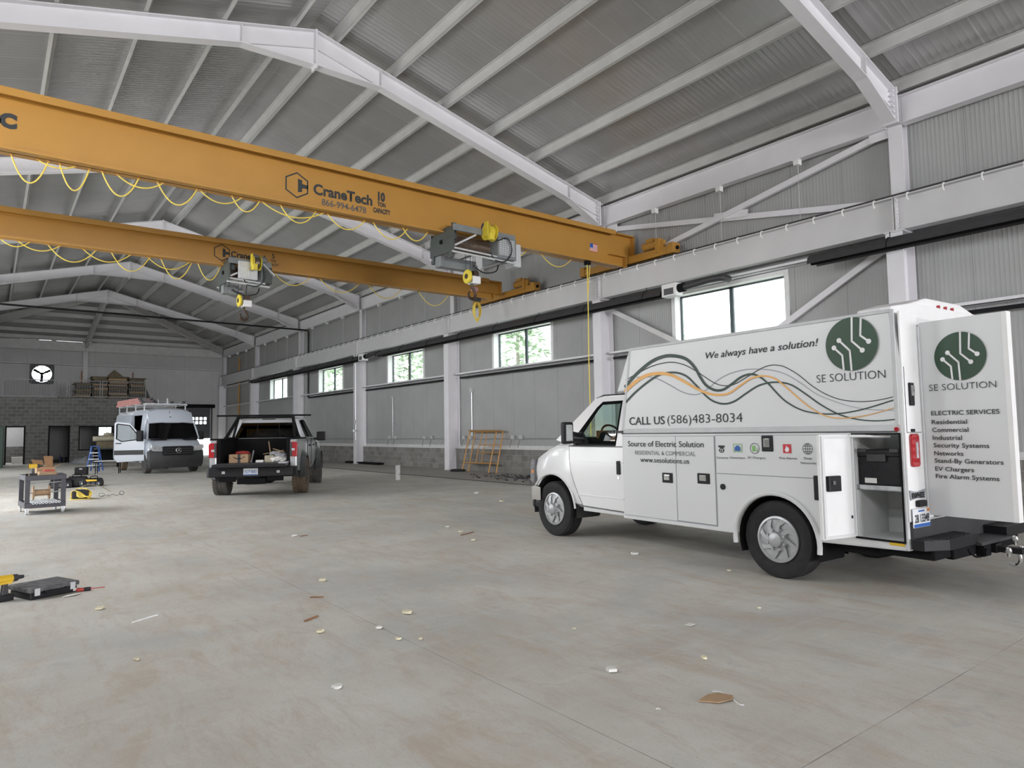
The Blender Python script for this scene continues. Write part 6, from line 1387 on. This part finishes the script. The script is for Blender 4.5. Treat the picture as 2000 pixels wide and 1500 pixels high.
# ================================================================== SMALL THINGS ON THE FLOOR
def drill(label, loc, rz, m_body='yel'):
    t = thing('cordless_drill', label, 'drill', loc, rz)
    m = MB(); m.box(-.045, .045, -.06, .06, 0, .055); m.build('battery', 'black', t, bevel=.01)
    m = MB(); m.box(-.03, .03, -.0615, -.0605, .018, .042); m.build('battery_label', m_body, t)
    m = MB(); m.prism([(-.028, .05), (.028, .05), (.022, .16), (-.018, .16)], 'x', -.022, .022); m.build('grip', 'dark', t, bevel=.008)
    m = MB(); m.cyl((0, -.07, .19), (0, .06, .19), .040, .034, 14); m.box(-.03, .03, -.05, .05, .15, .20); m.build('motor_housing', m_body, t, smooth=True)
    m = MB(); m.cyl((0, .06, .19), (0, .10, .19), .034, .03, 14); m.cyl((0, .10, .19), (0, .15, .19), .022, .014, 12); m.cyl((0, -.085, .19), (0, -.07, .19), .036, .036, 14); m.build('chuck', 'dark', t, smooth=True)
    m = MB(); m.cyl((0, .15, .19), (0, .19, .19), .004, n=6); m.build('bit', 'galv', t)
    return t
drill('yellow and black cordless drill standing on the floor beside the black toolbox', (.155, 7.72, 0), R(-70))
# flat black toolbox
t = thing('toolbox', 'flat dusty black toolbox lying closed on the concrete floor', 'toolbox', (.46, 7.80, 0), R(22))
m = MB(); m.box(-.20, .20, -.17, .19, .0, .060); m.build('base', 'black', t, bevel=.012)
m = MB(); m.box(-.215, .215, -.185, .205, .062, .105); m.build('lid', mat('dusty_black_lid', (.10, .10, .105), .8, 0, .55, 22), t, bevel=.014)
m = MB(); m.tube([(-.09, -.18, .06), (-.09, -.225, .055), (.09, -.225, .055), (.09, -.18, .06)], .013, 8); m.build('carry_handle', 'black', t)
for x in (-.15, .15): m = MB(); m.box(x-.022, x+.022, -.197, -.184, .035, .10); m.build('latch', 'lgrey', t, bevel=.004)
m = MB(); m.box(.165, .20, -.172, -.17, .01, .035); m.build('sticker', 'paper', t)
t = thing('screwdriver', 'red and black insulated screwdriver lying by the black toolbox', 'screwdriver', (.80, 7.68, .017), R(-8))
m = MB(); m.lathe([(-.10, .012), (-.09, .017), (-.05, .015), (0, .017), (.02, .011)], (0, 0, 0), 'x', 12); m.build('handle', 'redp', t, smooth=True)
m = MB(); m.lathe([(-.04, .0165), (-.01, .0182), (.015, .0165)], (0, 0, 0), 'x', 12); m.build('grip_band', 'black', t, smooth=True)
m = MB(); m.cyl((.02, 0, 0), (.13, 0, 0), .004, n=8); m.build('shank', 'redp', t)
def scrap(name, lb, cat, x, y, pts, mt, z=.004, th=.004, rz=0.0, group=None):
    q = MB(); q.prism(pts, 'z', 0, th)
    rr = random.Random(int(x*100+y*37))
    for v in q.bm.verts: v.co.z += rr.uniform(0, .006)
    o = q.build(name, mt); o.location = (x, y, z); o.rotation_euler = (0, 0, rz); return tag(o, lb, cat, group)
scrap('instruction_sheet', 'torn white paper strip on the floor under the screwdriver', 'paper', .65, 7.53, [(-.07, -.03), (.0, -.035), (.08, .03), (.06, .05), (-.02, .02), (-.06, .0)], 'paper')
scrap('cardboard_scrap', 'torn brown cardboard piece lying alone on the open floor', 'cardboard', 3.12, 2.31, [(-.10, .055), (-.04, -.03), (.06, -.055), (.10, -.02), (.07, .045), (.0, .065)], 'rust' if False else 'card', .003, .006)
m = MB(); m.tube(smoothpts([(3.19, 2.40, .006), (3.21, 2.36, .008), (3.20, 2.30, .006), (3.17, 2.24, .006), (3.15, 2.20, .006), (3.16, 2.18, .006)], 4), .0035, 5)
tag(m.build('string', 'white'), 'short white string beside the torn cardboard piece', 'string')
scrap('paper_scrap', 'small square white paper scrap on the open floor', 'paper', 4.13, 3.28, [(-.03, -.025), (.035, -.02), (.03, .03), (-.035, .02)], 'paper')
rf_ = random.Random(11)
for i, (x, y, s) in enumerate(((3.0, 2.98, .05), (3.6, 2.76, .03), (3.42, 3.76, .02), (2.78, 2.43, .012), (4.92, 3.22, .02), (5.96, 4.23, .03), (5.94, 5.47, .06), (2.66, 6.57, .05), (2.70, 4.95, .055), (2.34, 4.71, .035), (1.97, 4.91, .04), (2.32, 4.38, .03), (1.62, 3.79, .035), (.79, 6.79, .045), (.81, 5.1, .03), (3.48, 9.66, .05), (5.43, 8.34, .05), (5.15, 7.6, .045), (5.57, 8.91, .045), (2.44, 4.28, .02), (8.37, 11.31, .06), (9.04, 13.21, .08))):
    n = 7; pts = [(s*rf_.uniform(.45, 1)*math.cos(2*math.pi*k/n), s*rf_.uniform(.45, 1)*math.sin(2*math.pi*k/n)) for k in range(n)]
    lbs = {0: 'pale cream foam crumb on the floor above the torn cardboard piece'.replace('above', 'not far from'), 8: 'large cream foam crumb by the long floor joint', 7: 'pair-sized cream foam crumb in the middle of the floor'.replace('pair-sized', 'bright')}
    scrap('foam_crumb', lbs.get(i, 'small pale foam crumb scattered on the concrete floor'), 'debris', x, y, pts, 'foam' if i % 3 else 'paper', .003, s*.35, 0, None if i in lbs else 'foam crumbs scattered on the floor')
m = MB(); m.tube([(.93, 6.12, .006), (1.06, 6.2, .006), (1.13, 6.22, .01)], .006, 5); tag(m.build('plastic_tie', 'white'), 'thin white plastic tie on the floor past the toolbox', 'cable tie')
for x, y, l, a, lb in ((5.42, 8.15, .34, .4, 'thin brown splinter on the floor toward the service truck wheel'), (2.35, 5.95, .12, -.6, 'thin rusty sliver on the long floor joint'), (2.05, 5.3, .16, .5, 'thin wood sliver on the floor beside the long joint'), (3.6, 9.6, .12, .2, 'rusty curl of metal lying in the middle of the floor')):
    m = MB(); dx, dy = math.cos(a)*l/2, math.sin(a)*l/2; m.bar((x-dx, y-dy, .007), (x+dx, y+dy, .007), .012, .008); tag(m.build('splinter', 'rust'), lb, 'debris')
# white pipe stub standing in the floor
t = thing('pipe_stub', 'white plastic pipe stub standing upright out of the floor', 'pipe', (9.95, 18.75, 0))
m = MB(); m.cyl((0, 0, 0), (0, 0, .44), .075, n=20); m.lathe([(.40, .076), (.405, .082), (.44, .082), (.445, .076)], (0, 0, 0), 'z', 20); m.build('tube', 'pvc', t, smooth=True)
m = MB()
for k in range(3): m.tube([(-.03+k*.03, -.0775, .22), (-.02+k*.03, -.0775, .17), (-.03+k*.03, -.0775, .14)], .003, 4)
m.build('pencil_mark', 'inkg', t)
# scaffold end frames leaning against the wall
def scaff(label, y0, y1, x0, x1, h, inner):
    t = thing('scaffold_frame', label, 'scaffold', (0, 0, 0), 0, 'scaffold frames leaning on the wall')
    def p(y, z): return (x0 + (x1-x0)*z/h, y, z)
    for y in (y0, y1): m = MB(); m.cyl(p(y, .0), p(y, h), .024, n=8); m.build('leg', 'scaf', t)
    m = MB(); m.cyl(p(y0, h-.03), p(y1, h-.03), .024, n=8); m.cyl(p(y0, .32), p(y1, .32), .02, n=8); m.build('crossbar', 'scaf', t)
    m = MB(); yi = y0 + (y1-y0)*inner; m.cyl(p(yi, .32), p(yi, h*.62), .016, n=8); m.cyl(p(yi-.05, h*.62), p(yi-.05, h-.03), .016, n=8)
    for z in (.68, .95): m.cyl(p(yi-.0, z), p(y1, z), .015, n=8)
    m.build('inner_rung', 'scaf', t); return t
scaff('orange scaffold end frame leaning on the block wall, front one', 20.85, 19.2, 13.66, 14.03, 1.46, .46)
scaff('orange scaffold end frame leaning on the block wall, standing behind another', 20.65, 18.95, 13.80, 14.13, 1.44, .42)
m = MB(); m.bar((13.98, 20.85, 1.475), (13.98, 18.9, 1.46), .10, .035); tag(m.build('timber', 'wood'), 'brown timber lying along the top of the scaffold frames', 'timber')
t = thing('hose_coil', 'black hose coil on the floor at the foot of the column', 'hose', (13.55, 20.95, 0))
m = MB()
for k in range(4): m.tube([((.24-.03*k)*math.cos(2*math.pi*i/24), (.30-.03*k)*math.sin(2*math.pi*i/24), .03+.025*(k % 2)) for i in range(24)], .026, 6, closed=True)
m.build('hose', 'rubber', t, smooth=True)
m = MB(); m.box(13.85, 14.15, 28.0, 31.5, 0, .09); tag(m.build('timber', 'blackm'), 'long dark timber at the foot of the block wall behind the pickup', 'timber')
m = MB(); rr = random.Random(5)
for i in range(240):
    x, y = rr.gauss(13.1, .45), rr.gauss(15.8, 1.3); x = min(x, 13.95); s = rr.uniform(.02, .06)
    v = m.obox((x, y, s*.3), (s, s*1.3, s*.7), Matrix.Rotation(rr.random()*3, 3, 'Z'))
tag(m.build('gravel', 'dark'), 'dark gravel spread along the block wall behind the service truck', 'gravel', kind='stuff')
# ------------------------------------------------------------------ utility cart with its load
CA = R(5); CL_ = Vector((.875, 16.36, 0)); CM = Matrix.Translation(CL_) @ Matrix.Rotation(CA, 4, 'Z')
t = thing('utility_cart', 'charcoal plastic utility cart with two shelves on casters', 'cart', CL_, CA)
def tray(z, nm):
    m = MB(); m.box(-.32, .32, -.42, .42, z-.02, z); 
    for q in ((-.33, .33, -.43, -.40), (-.33, .33, .40, .43), (-.33, -.30, -.40, .40), (.30, .33, -.40, .40)): m.box(*q, z-.075, z+.025)
    return m.build(nm, 'cartg', t, bevel=.006, seg=1)
tray(.715, 'top_shelf'); tray(.195, 'bottom_shelf')
for x in (-.29, .29):
    for y in (-.39, .39):
        m = MB(); m.prism([(x-.04, y-.03), (x+.04, y-.03), (x+.04, y+.03), (x-.04, y+.03)], 'z', .12, .66); m.build('post', 'cartg', t, bevel=.012)
        c = MB(); c.box(x-.025, x+.025, y-.012, y+.012, .085, .125); c.box(x-.022, x-.016, y-.03, y+.05, .04, .11); c.box(x+.016, x+.022, y-.03, y+.05, .04, .11); cs = c.build('caster', 'galv', t)
        m = MB(); m.lathe([(-.018, .04), (-.018, .064), (.018, .064), (.018, .04)], (x, y+.03, .064), 'x', 18); m.lathe([(-.020, .001), (-.020, .042), (.020, .042), (.020, .001)], (x, y+.03, .064), 'x', 10); m.build('caster_wheel', 'lgrey', cs, smooth=True)
m = MB(); m.tube(smoothpts([(.31, .30, .62), (.40, .36, .66), (.42, .42, .70), (.36, .44, .72)], 3), .018, 6); m.build('push_handle', 'cartg', t)
def oncart(name, lb, cat, parts, group=None):
    o = thing(name, lb, cat, CL_, CA, group)
    for nm, mb, mt, bv in parts: mb.build(nm, mt, o, bevel=bv)
    return o
for z0, z1, lb in ((.575, .60, 'shiny conduit threaded across the cart just under its top shelf'), (.40, .415, 'shiny conduit across the cart carrying the wooden cable spool')):
    m = MB(); m.cyl((-.33, -.36, z0), (.33, -.36, z1), .011, n=8); oncart('conduit_rod', lb, 'conduit', [('rod', m, 'galv', 0)])
m = MB(); m.lathe([(-.20, .016), (-.20, .135), (-.185, .135), (-.185, .06), (.055, .06), (.055, .135), (.07, .135), (.07, .016)], (0, -.36, .405), 'x', 28)
oncart('cable_spool', 'empty brown wooden cable spool hanging on a rod in the cart', 'spool', [('spool', m, 'wood', 0)])
for i in range(9):
    x = -.20 + i*.052; q = MB(); y0 = -.47 - .01*(i % 3)
    q.lathe([(0, .015), (0, .021), (.80-.03*(i % 4), .021), (.80-.03*(i % 4), .015)], (x, y0, .218 + .0*(i % 2)), 'y', 10, closed=True)
    oncart('conduit_offcut', 'grey steel conduit length lying on the lower cart shelf', 'conduit', [('tube', q, 'galv', 0)], 'conduit lengths on the lower cart shelf')
m = MB(); m.box(.10, .27, -.1, .3, .198, .215); oncart('black_strap', 'flat black strap folded on the lower cart shelf', 'strap', [('strap', m, 'black', 0)])
# open cartons and a drill on the cart
m = MB(); W, D_, H_ = .30, .24, .15
m.box(-.10, -.10+W, -.02, 0, .718, .718+H_); m.box(-.10, -.10+W, D_-.02, D_, .718, .718+H_); m.box(-.10, -.09, 0, D_-.02, .718, .718+H_); m.box(-.11+W, -.10+W, 0, D_-.02, .718, .718+H_); m.box(-.10, -.10+W, -.02, D_, .718, .722)
o = oncart('cardboard_box', 'open brown cardboard box with raised flaps on the cart', 'box', [('carton', m, 'card', 0)])
for nm, pts in (('flap', [(-.10, D_, .868), (.06, D_, .868), (.03, D_+.05, 1.0), (-.16, D_+.06, 1.03)]), ('flap', [(.07, D_, .868), (.20, D_, .868), (.205, D_+.04, 1.08), (.045, D_+.05, 1.09)]), ('flap', [(.20, 0, .868), (.20, D_, .868), (.34, D_-.02, .93), (.34, .02, .93)]), ('flap', [(-.10, 0, .868), (-.10, D_, .868), (-.22, D_, .95), (-.22, 0, .95)])):
    q = MB(); f_ = q.poly(pts); bmesh.ops.solidify(q.bm, geom=[f_], thickness=.006); q.build(nm, 'card', o)
q = MB(); q.poly([(.202, .02, .74), (.202, .12, .74), (.202, .12, .84), (.202, .02, .84)]); q.build('shipping_label', 'paper', o)
m = MB(); m.box(-.10, .18, -.36, -.10, .718, .80); o = oncart('shallow_carton', 'shallow reddish brown open carton near the cart edge', 'box', [('tray', m, 'card', .004)])
q = MB(); q.box(-.02, .15, -.34, -.14, .80, .83); o = oncart('red_pack', 'flat red pack lying in the shallow carton on the cart', 'pack', [('pack', q, 'redp', .01)])
d = drill('yellow cordless drill standing on the cart shelf with its chuck toward the boxes', CM @ Vector((-.20, -.32, .716)), CA - R(90)); d.scale = (1.05,)*3
m = MB(); m.box(-.30, -.12, -.10, .05, .718, .76); oncart('tool_pouch', 'black tool pouch on the cart shelf behind the drill', 'pouch', [('pouch', m, 'black', .02)])
# ------------------------------------------------------------------ bags, coil, crate
def bag(lb, x, y, w, d_, h, rz, stripe=None):
    t = thing('tool_bag', lb, 'bag', (x, y, 0), rz)
    m = MB(); m.loft([[(-w/2, -d_/2, 0), (w/2, -d_/2, 0), (w/2, d_/2, 0), (-w/2, d_/2, 0)], [(-w*.52, -d_*.52, h*.5), (w*.52, -d_*.52, h*.5), (w*.52, d_*.52, h*.5), (-w*.52, d_*.52, h*.5)], [(-w*.46, -d_*.30, h*.9), (w*.46, -d_*.30, h*.9), (w*.46, d_*.30, h*.9), (-w*.46, d_*.30, h*.9)], [(-w*.42, -d_*.08, h), (w*.42, -d_*.08, h), (w*.42, d_*.08, h), (-w*.42, d_*.08, h)]])
    m.build('bag_body', 'black', t, bevel=.03)
    m = MB(); m.tube(smoothpts([(-w*.22, -d_*.3, h*.8), (-w*.18, -d_*.2, h*1.18), (w*.18, -d_*.2, h*1.2), (w*.22, -d_*.3, h*.8)], 4), .014, 6); m.build('carry_strap', 'blackm', t)
    for k in (-1, 0, 1): m = MB(); m.box(w*.28*k-w*.11, w*.28*k+w*.11, -d_*.60, -d_*.50, h*.12, h*.55); m.build('side_pocket', 'dark', t, bevel=.01)
    if stripe: m = MB(); m.prism([(-w*.45, h*.62), (w*.2, h*.66), (w*.2, h*.82), (-w*.45, h*.86)], 'y', -d_*.56, -d_*.42); m.build('trim_patch', stripe, t)
    m = MB(); m.box(w*.30, w*.36, -d_*.615, -d_*.60, h*.25, h*.38); m.build('buckle', 'lgrey', t)
    return t
bag('black duffel bag on the floor half hidden behind the utility cart', 1.72, 23.7, .55, .35, .27, R(-10))
bag('bulging black tool bag with pockets, middle of the three bags', 2.14, 23.9, .50, .36, .31, R(-20))
bag('black tool bag with a yellow patch next to the bulging bag', 2.55, 23.8, .44, .32, .24, R(-15), 'yel')
t = thing('crate', 'small black crate with a white handle hole near the step ladder', 'crate', (2.90, 31.1, 0), R(-20))
m = MB(); m.box(-.20, .20, -.15, .15, 0, .30); m.build('crate_body', 'black', t, bevel=.02); m = MB(); m.box(-.04, .06, -.156, -.149, .22, .26); m.build('handle_slot', 'paper', t)
t = thing('cord_bundle', 'black pouch wrapped round with yellow extension cord on the floor', 'cord', (1.76, 18.98, 0), R(-14))
m = MB(); m.box(-.16, .18, -.12, .14, 0, .22); m.build('pouch', 'black', t, bevel=.05)
m = MB()
for k in range(5): a = .10+.012*k; m.tube(smoothpts([(-.18-.005*k, -.05+.04*k, .02), (-.16, -.08+.03*k, .20), (.0, -.13-.01*k, .18-.03*k), (.20+.012*k, -.14, .03+.02*k), (.12, -.02+.03*k, .23), (-.10, .04+.02*k, .235), (-.18-.005*k, -.05+.04*k, .02)], 4), .0075, 6)
m.tube([(.24*math.cos(R(a*20))+.02, .17*math.sin(R(a*20)), .014) for a in range(18)], .008, 6, closed=True); m.build('cord_winding', 'ygold', t, smooth=True)
m = MB(); m.tube(smoothpts([(-.10, .05, .22), (.05, .4, .30), (.25, .9, .24), (.45, 1.4, .05)], 5), .010, 5); m.build('cord_end', 'cream', t)
t = thing('wire_tangle', 'thin dark tangle of loose wire on the floor beyond the yellow cord', 'wire', (2.43, 19.3, 0), R(-10))
m = MB(); rr = random.Random(9); m.tube(smoothpts([(-.22+.44*i/12+rr.uniform(-.03, .03), rr.uniform(-.10, .10), .01+rr.random()*.05) for i in range(13)], 4), .005, 5)
m.tube([(.22+.05*math.cos(R(a*30)), .0, .07+.05*math.sin(R(a*30))) for a in range(12)], .006, 5, closed=True); m.tube([(-.20+.06*math.cos(R(a*30)), .02*math.sin(R(a*30)), .05+.04*math.sin(R(a*30))) for a in range(12)], .005, 5, closed=True); m.build('wire', 'dark', t, smooth=True)
# ------------------------------------------------------------------ step ladder, table and bench near the van
t = thing('step_ladder', 'blue step ladder standing open beside the low white table', 'ladder', (3.62, 33.9, 0), R(-18))
H_ = 1.05
for s in (-1, 1):
    m = MB(); m.bar((s*.24, -.30, 0), (s*.13, .02, H_), .05, .025); m.build('side_rail', 'blue', t)
    m = MB(); m.bar((s*.23, .48, 0), (s*.13, .06, H_-.02), .045, .022); m.build('rear_rail', 'blue', t)
for k in range(1, 4):
    f = k/4; m = MB(); m.box(-.24+.11*f, .24-.11*f, -.32+.32*f-.03, -.32+.32*f+.06, H_*f-.02, H_*f+.012); m.build('tread', 'alu', t)
m = MB(); m.box(-.16, .16, -.05, .12, H_-.01, H_+.03); m.build('top_cap', 'blue', t, bevel=.008)
m = MB(); m.bar((-.2, .36, .30), (.2, .36, .30), .03, .02); m.bar((-.17, .22, .65), (.17, .22, .65), .03, .02); m.build('rear_brace', 'alu', t)
t = thing('folding_table', 'low white topped folding table with black legs by the van door', 'table', (3.82, 31.4, 0), R(-14))
m = MB(); m.box(-.45, .45, -.30, .30, .485, .52); m.build('table_top', 'flash', t, bevel=.008)
for x in (-.40, .40):
    for y in (-.26, .26): m = MB(); m.cyl((x, y, 0), (x*.96, y*.96, .485), .016, n=8); m.build('leg', 'blackm', t)
m = MB(); m.cyl((-.40, -.26, .14), (-.40, .26, .14), .010, n=6); m.cyl((.40, -.26, .14), (.40, .26, .14), .010, n=6); m.cyl((-.39, 0, .30), (.39, 0, .30), .010, n=6); m.build('stretcher', 'blackm', t)
m = MB(); m.box(-.05, .0, -.03, .03, .52, .545); o = m.build('hand_tool', 'dark'); o.location = (3.75, 31.35, 0); tag(o, 'small dark tool lying on the low folding table', 'tool')
t = thing('work_bench', 'tall dark bench behind the step ladder carrying a cream roll', 'bench', (4.42, 38.0, 0), R(-6))
m = MB(); m.box(-.40, .62, -.28, .28, .86, .93); m.build('bench_top', 'dark', t); m = MB(); m.box(-.36, .58, -.24, .24, .30, .34); m.build('lower_shelf', 'blackm', t); m = MB(); m.box(-.36, .58, .2, .24, .34, .86); m.build('back_panel', 'blackm', t)
for x in (-.37, .59):
    for y in (-.25, .25): m = MB(); m.box(x-.03, x+.03, y-.03, y+.03, 0, .86); m.build('leg', 'blackm', t)
m = MB(); m.box(-.30, .55, -.22, .22, .93, 1.24); o = m.build('dark_carton', 'olive'); o.location = t.location; o.rotation_euler = t.rotation_euler; tag(o, 'dark carton on the bench underneath the cream roll', 'box')
m = MB(); m.cyl((-.46, 0, 1.37), (.66, 0, 1.37), .125, n=20); o = m.build('padding_roll', 'cream', smooth=True); o.location = t.location; o.rotation_euler = t.rotation_euler; tag(o, 'cream coloured roll lying on top of the dark bench', 'roll')
q = MB(); bmesh.ops.create_icosphere(q.bm, subdivisions=3, radius=.15); rr = random.Random(2)
for v in q.bm.verts: v.co = Vector((v.co.x*1.4, v.co.y, v.co.z*.6))*rr.uniform(.85, 1.15)
o = q.build('cloth_bundle', 'cream'); o.location = (4.60, 38.0, 1.57); tag(o, 'crumpled pale cloth heaped on the cream roll', 'cloth')
# plastic sheet heap, door-side odds and ends
q = MB(); n = 12; V = []; rr = random.Random(4)
for i in range(n+1):
    for j in range(n+1):
        u, v = i/n*2-1, j/n*2-1; e = max(0, 1-(u*u+v*v)); V.append(q.bm.verts.new((u*.75, v*1.0, .01+.34*e**.8*rr.uniform(.7, 1.2))))
for i in range(n):
    for j in range(n): a = i*(n+1)+j; q.bm.faces.new((V[a], V[a+1], V[a+n+2], V[a+n+1]))
o = q.build('plastic_sheet', 'plastic_sheet', smooth=True); o.location = (4.35, 44.9, 0); tag(o, 'heap of milky plastic sheeting on the floor below the block room window', 'plastic sheet')
m = MB(); m.box(.25, .62, 42.3, 42.75, 0, 2.05); tag(m.build('green_bin', 'greenp', bevel=.03), 'tall dark green bin at the side of the first block room doorway', 'bin')
m = MB(); m.box(1.12, 1.62, 48.6, 49.3, 0, .34); m.box(1.10, 1.64, 48.58, 49.32, .34, .37); tag(m.build('white_crate', 'paper', bevel=.01), 'low white box on the floor inside the bright doorway', 'box')
m = MB(); m.cyl((3.55, 47.5, 0), (3.55, 47.5, .32), .14, .16, 16); tag(m.build('bucket', 'black'), 'black bucket just inside the dark doorway', 'bucket')
m = MB(); m.cyl((3.38, 47.6, 0), (3.38, 47.6, .40), .04, n=10); m.cyl((3.38, 47.6, .40), (3.38, 47.6, .46), .02, n=8); tag(m.build('spray_bottle', 'mblue'), 'slim blue bottle standing beside the bucket in the dark doorway', 'bottle')
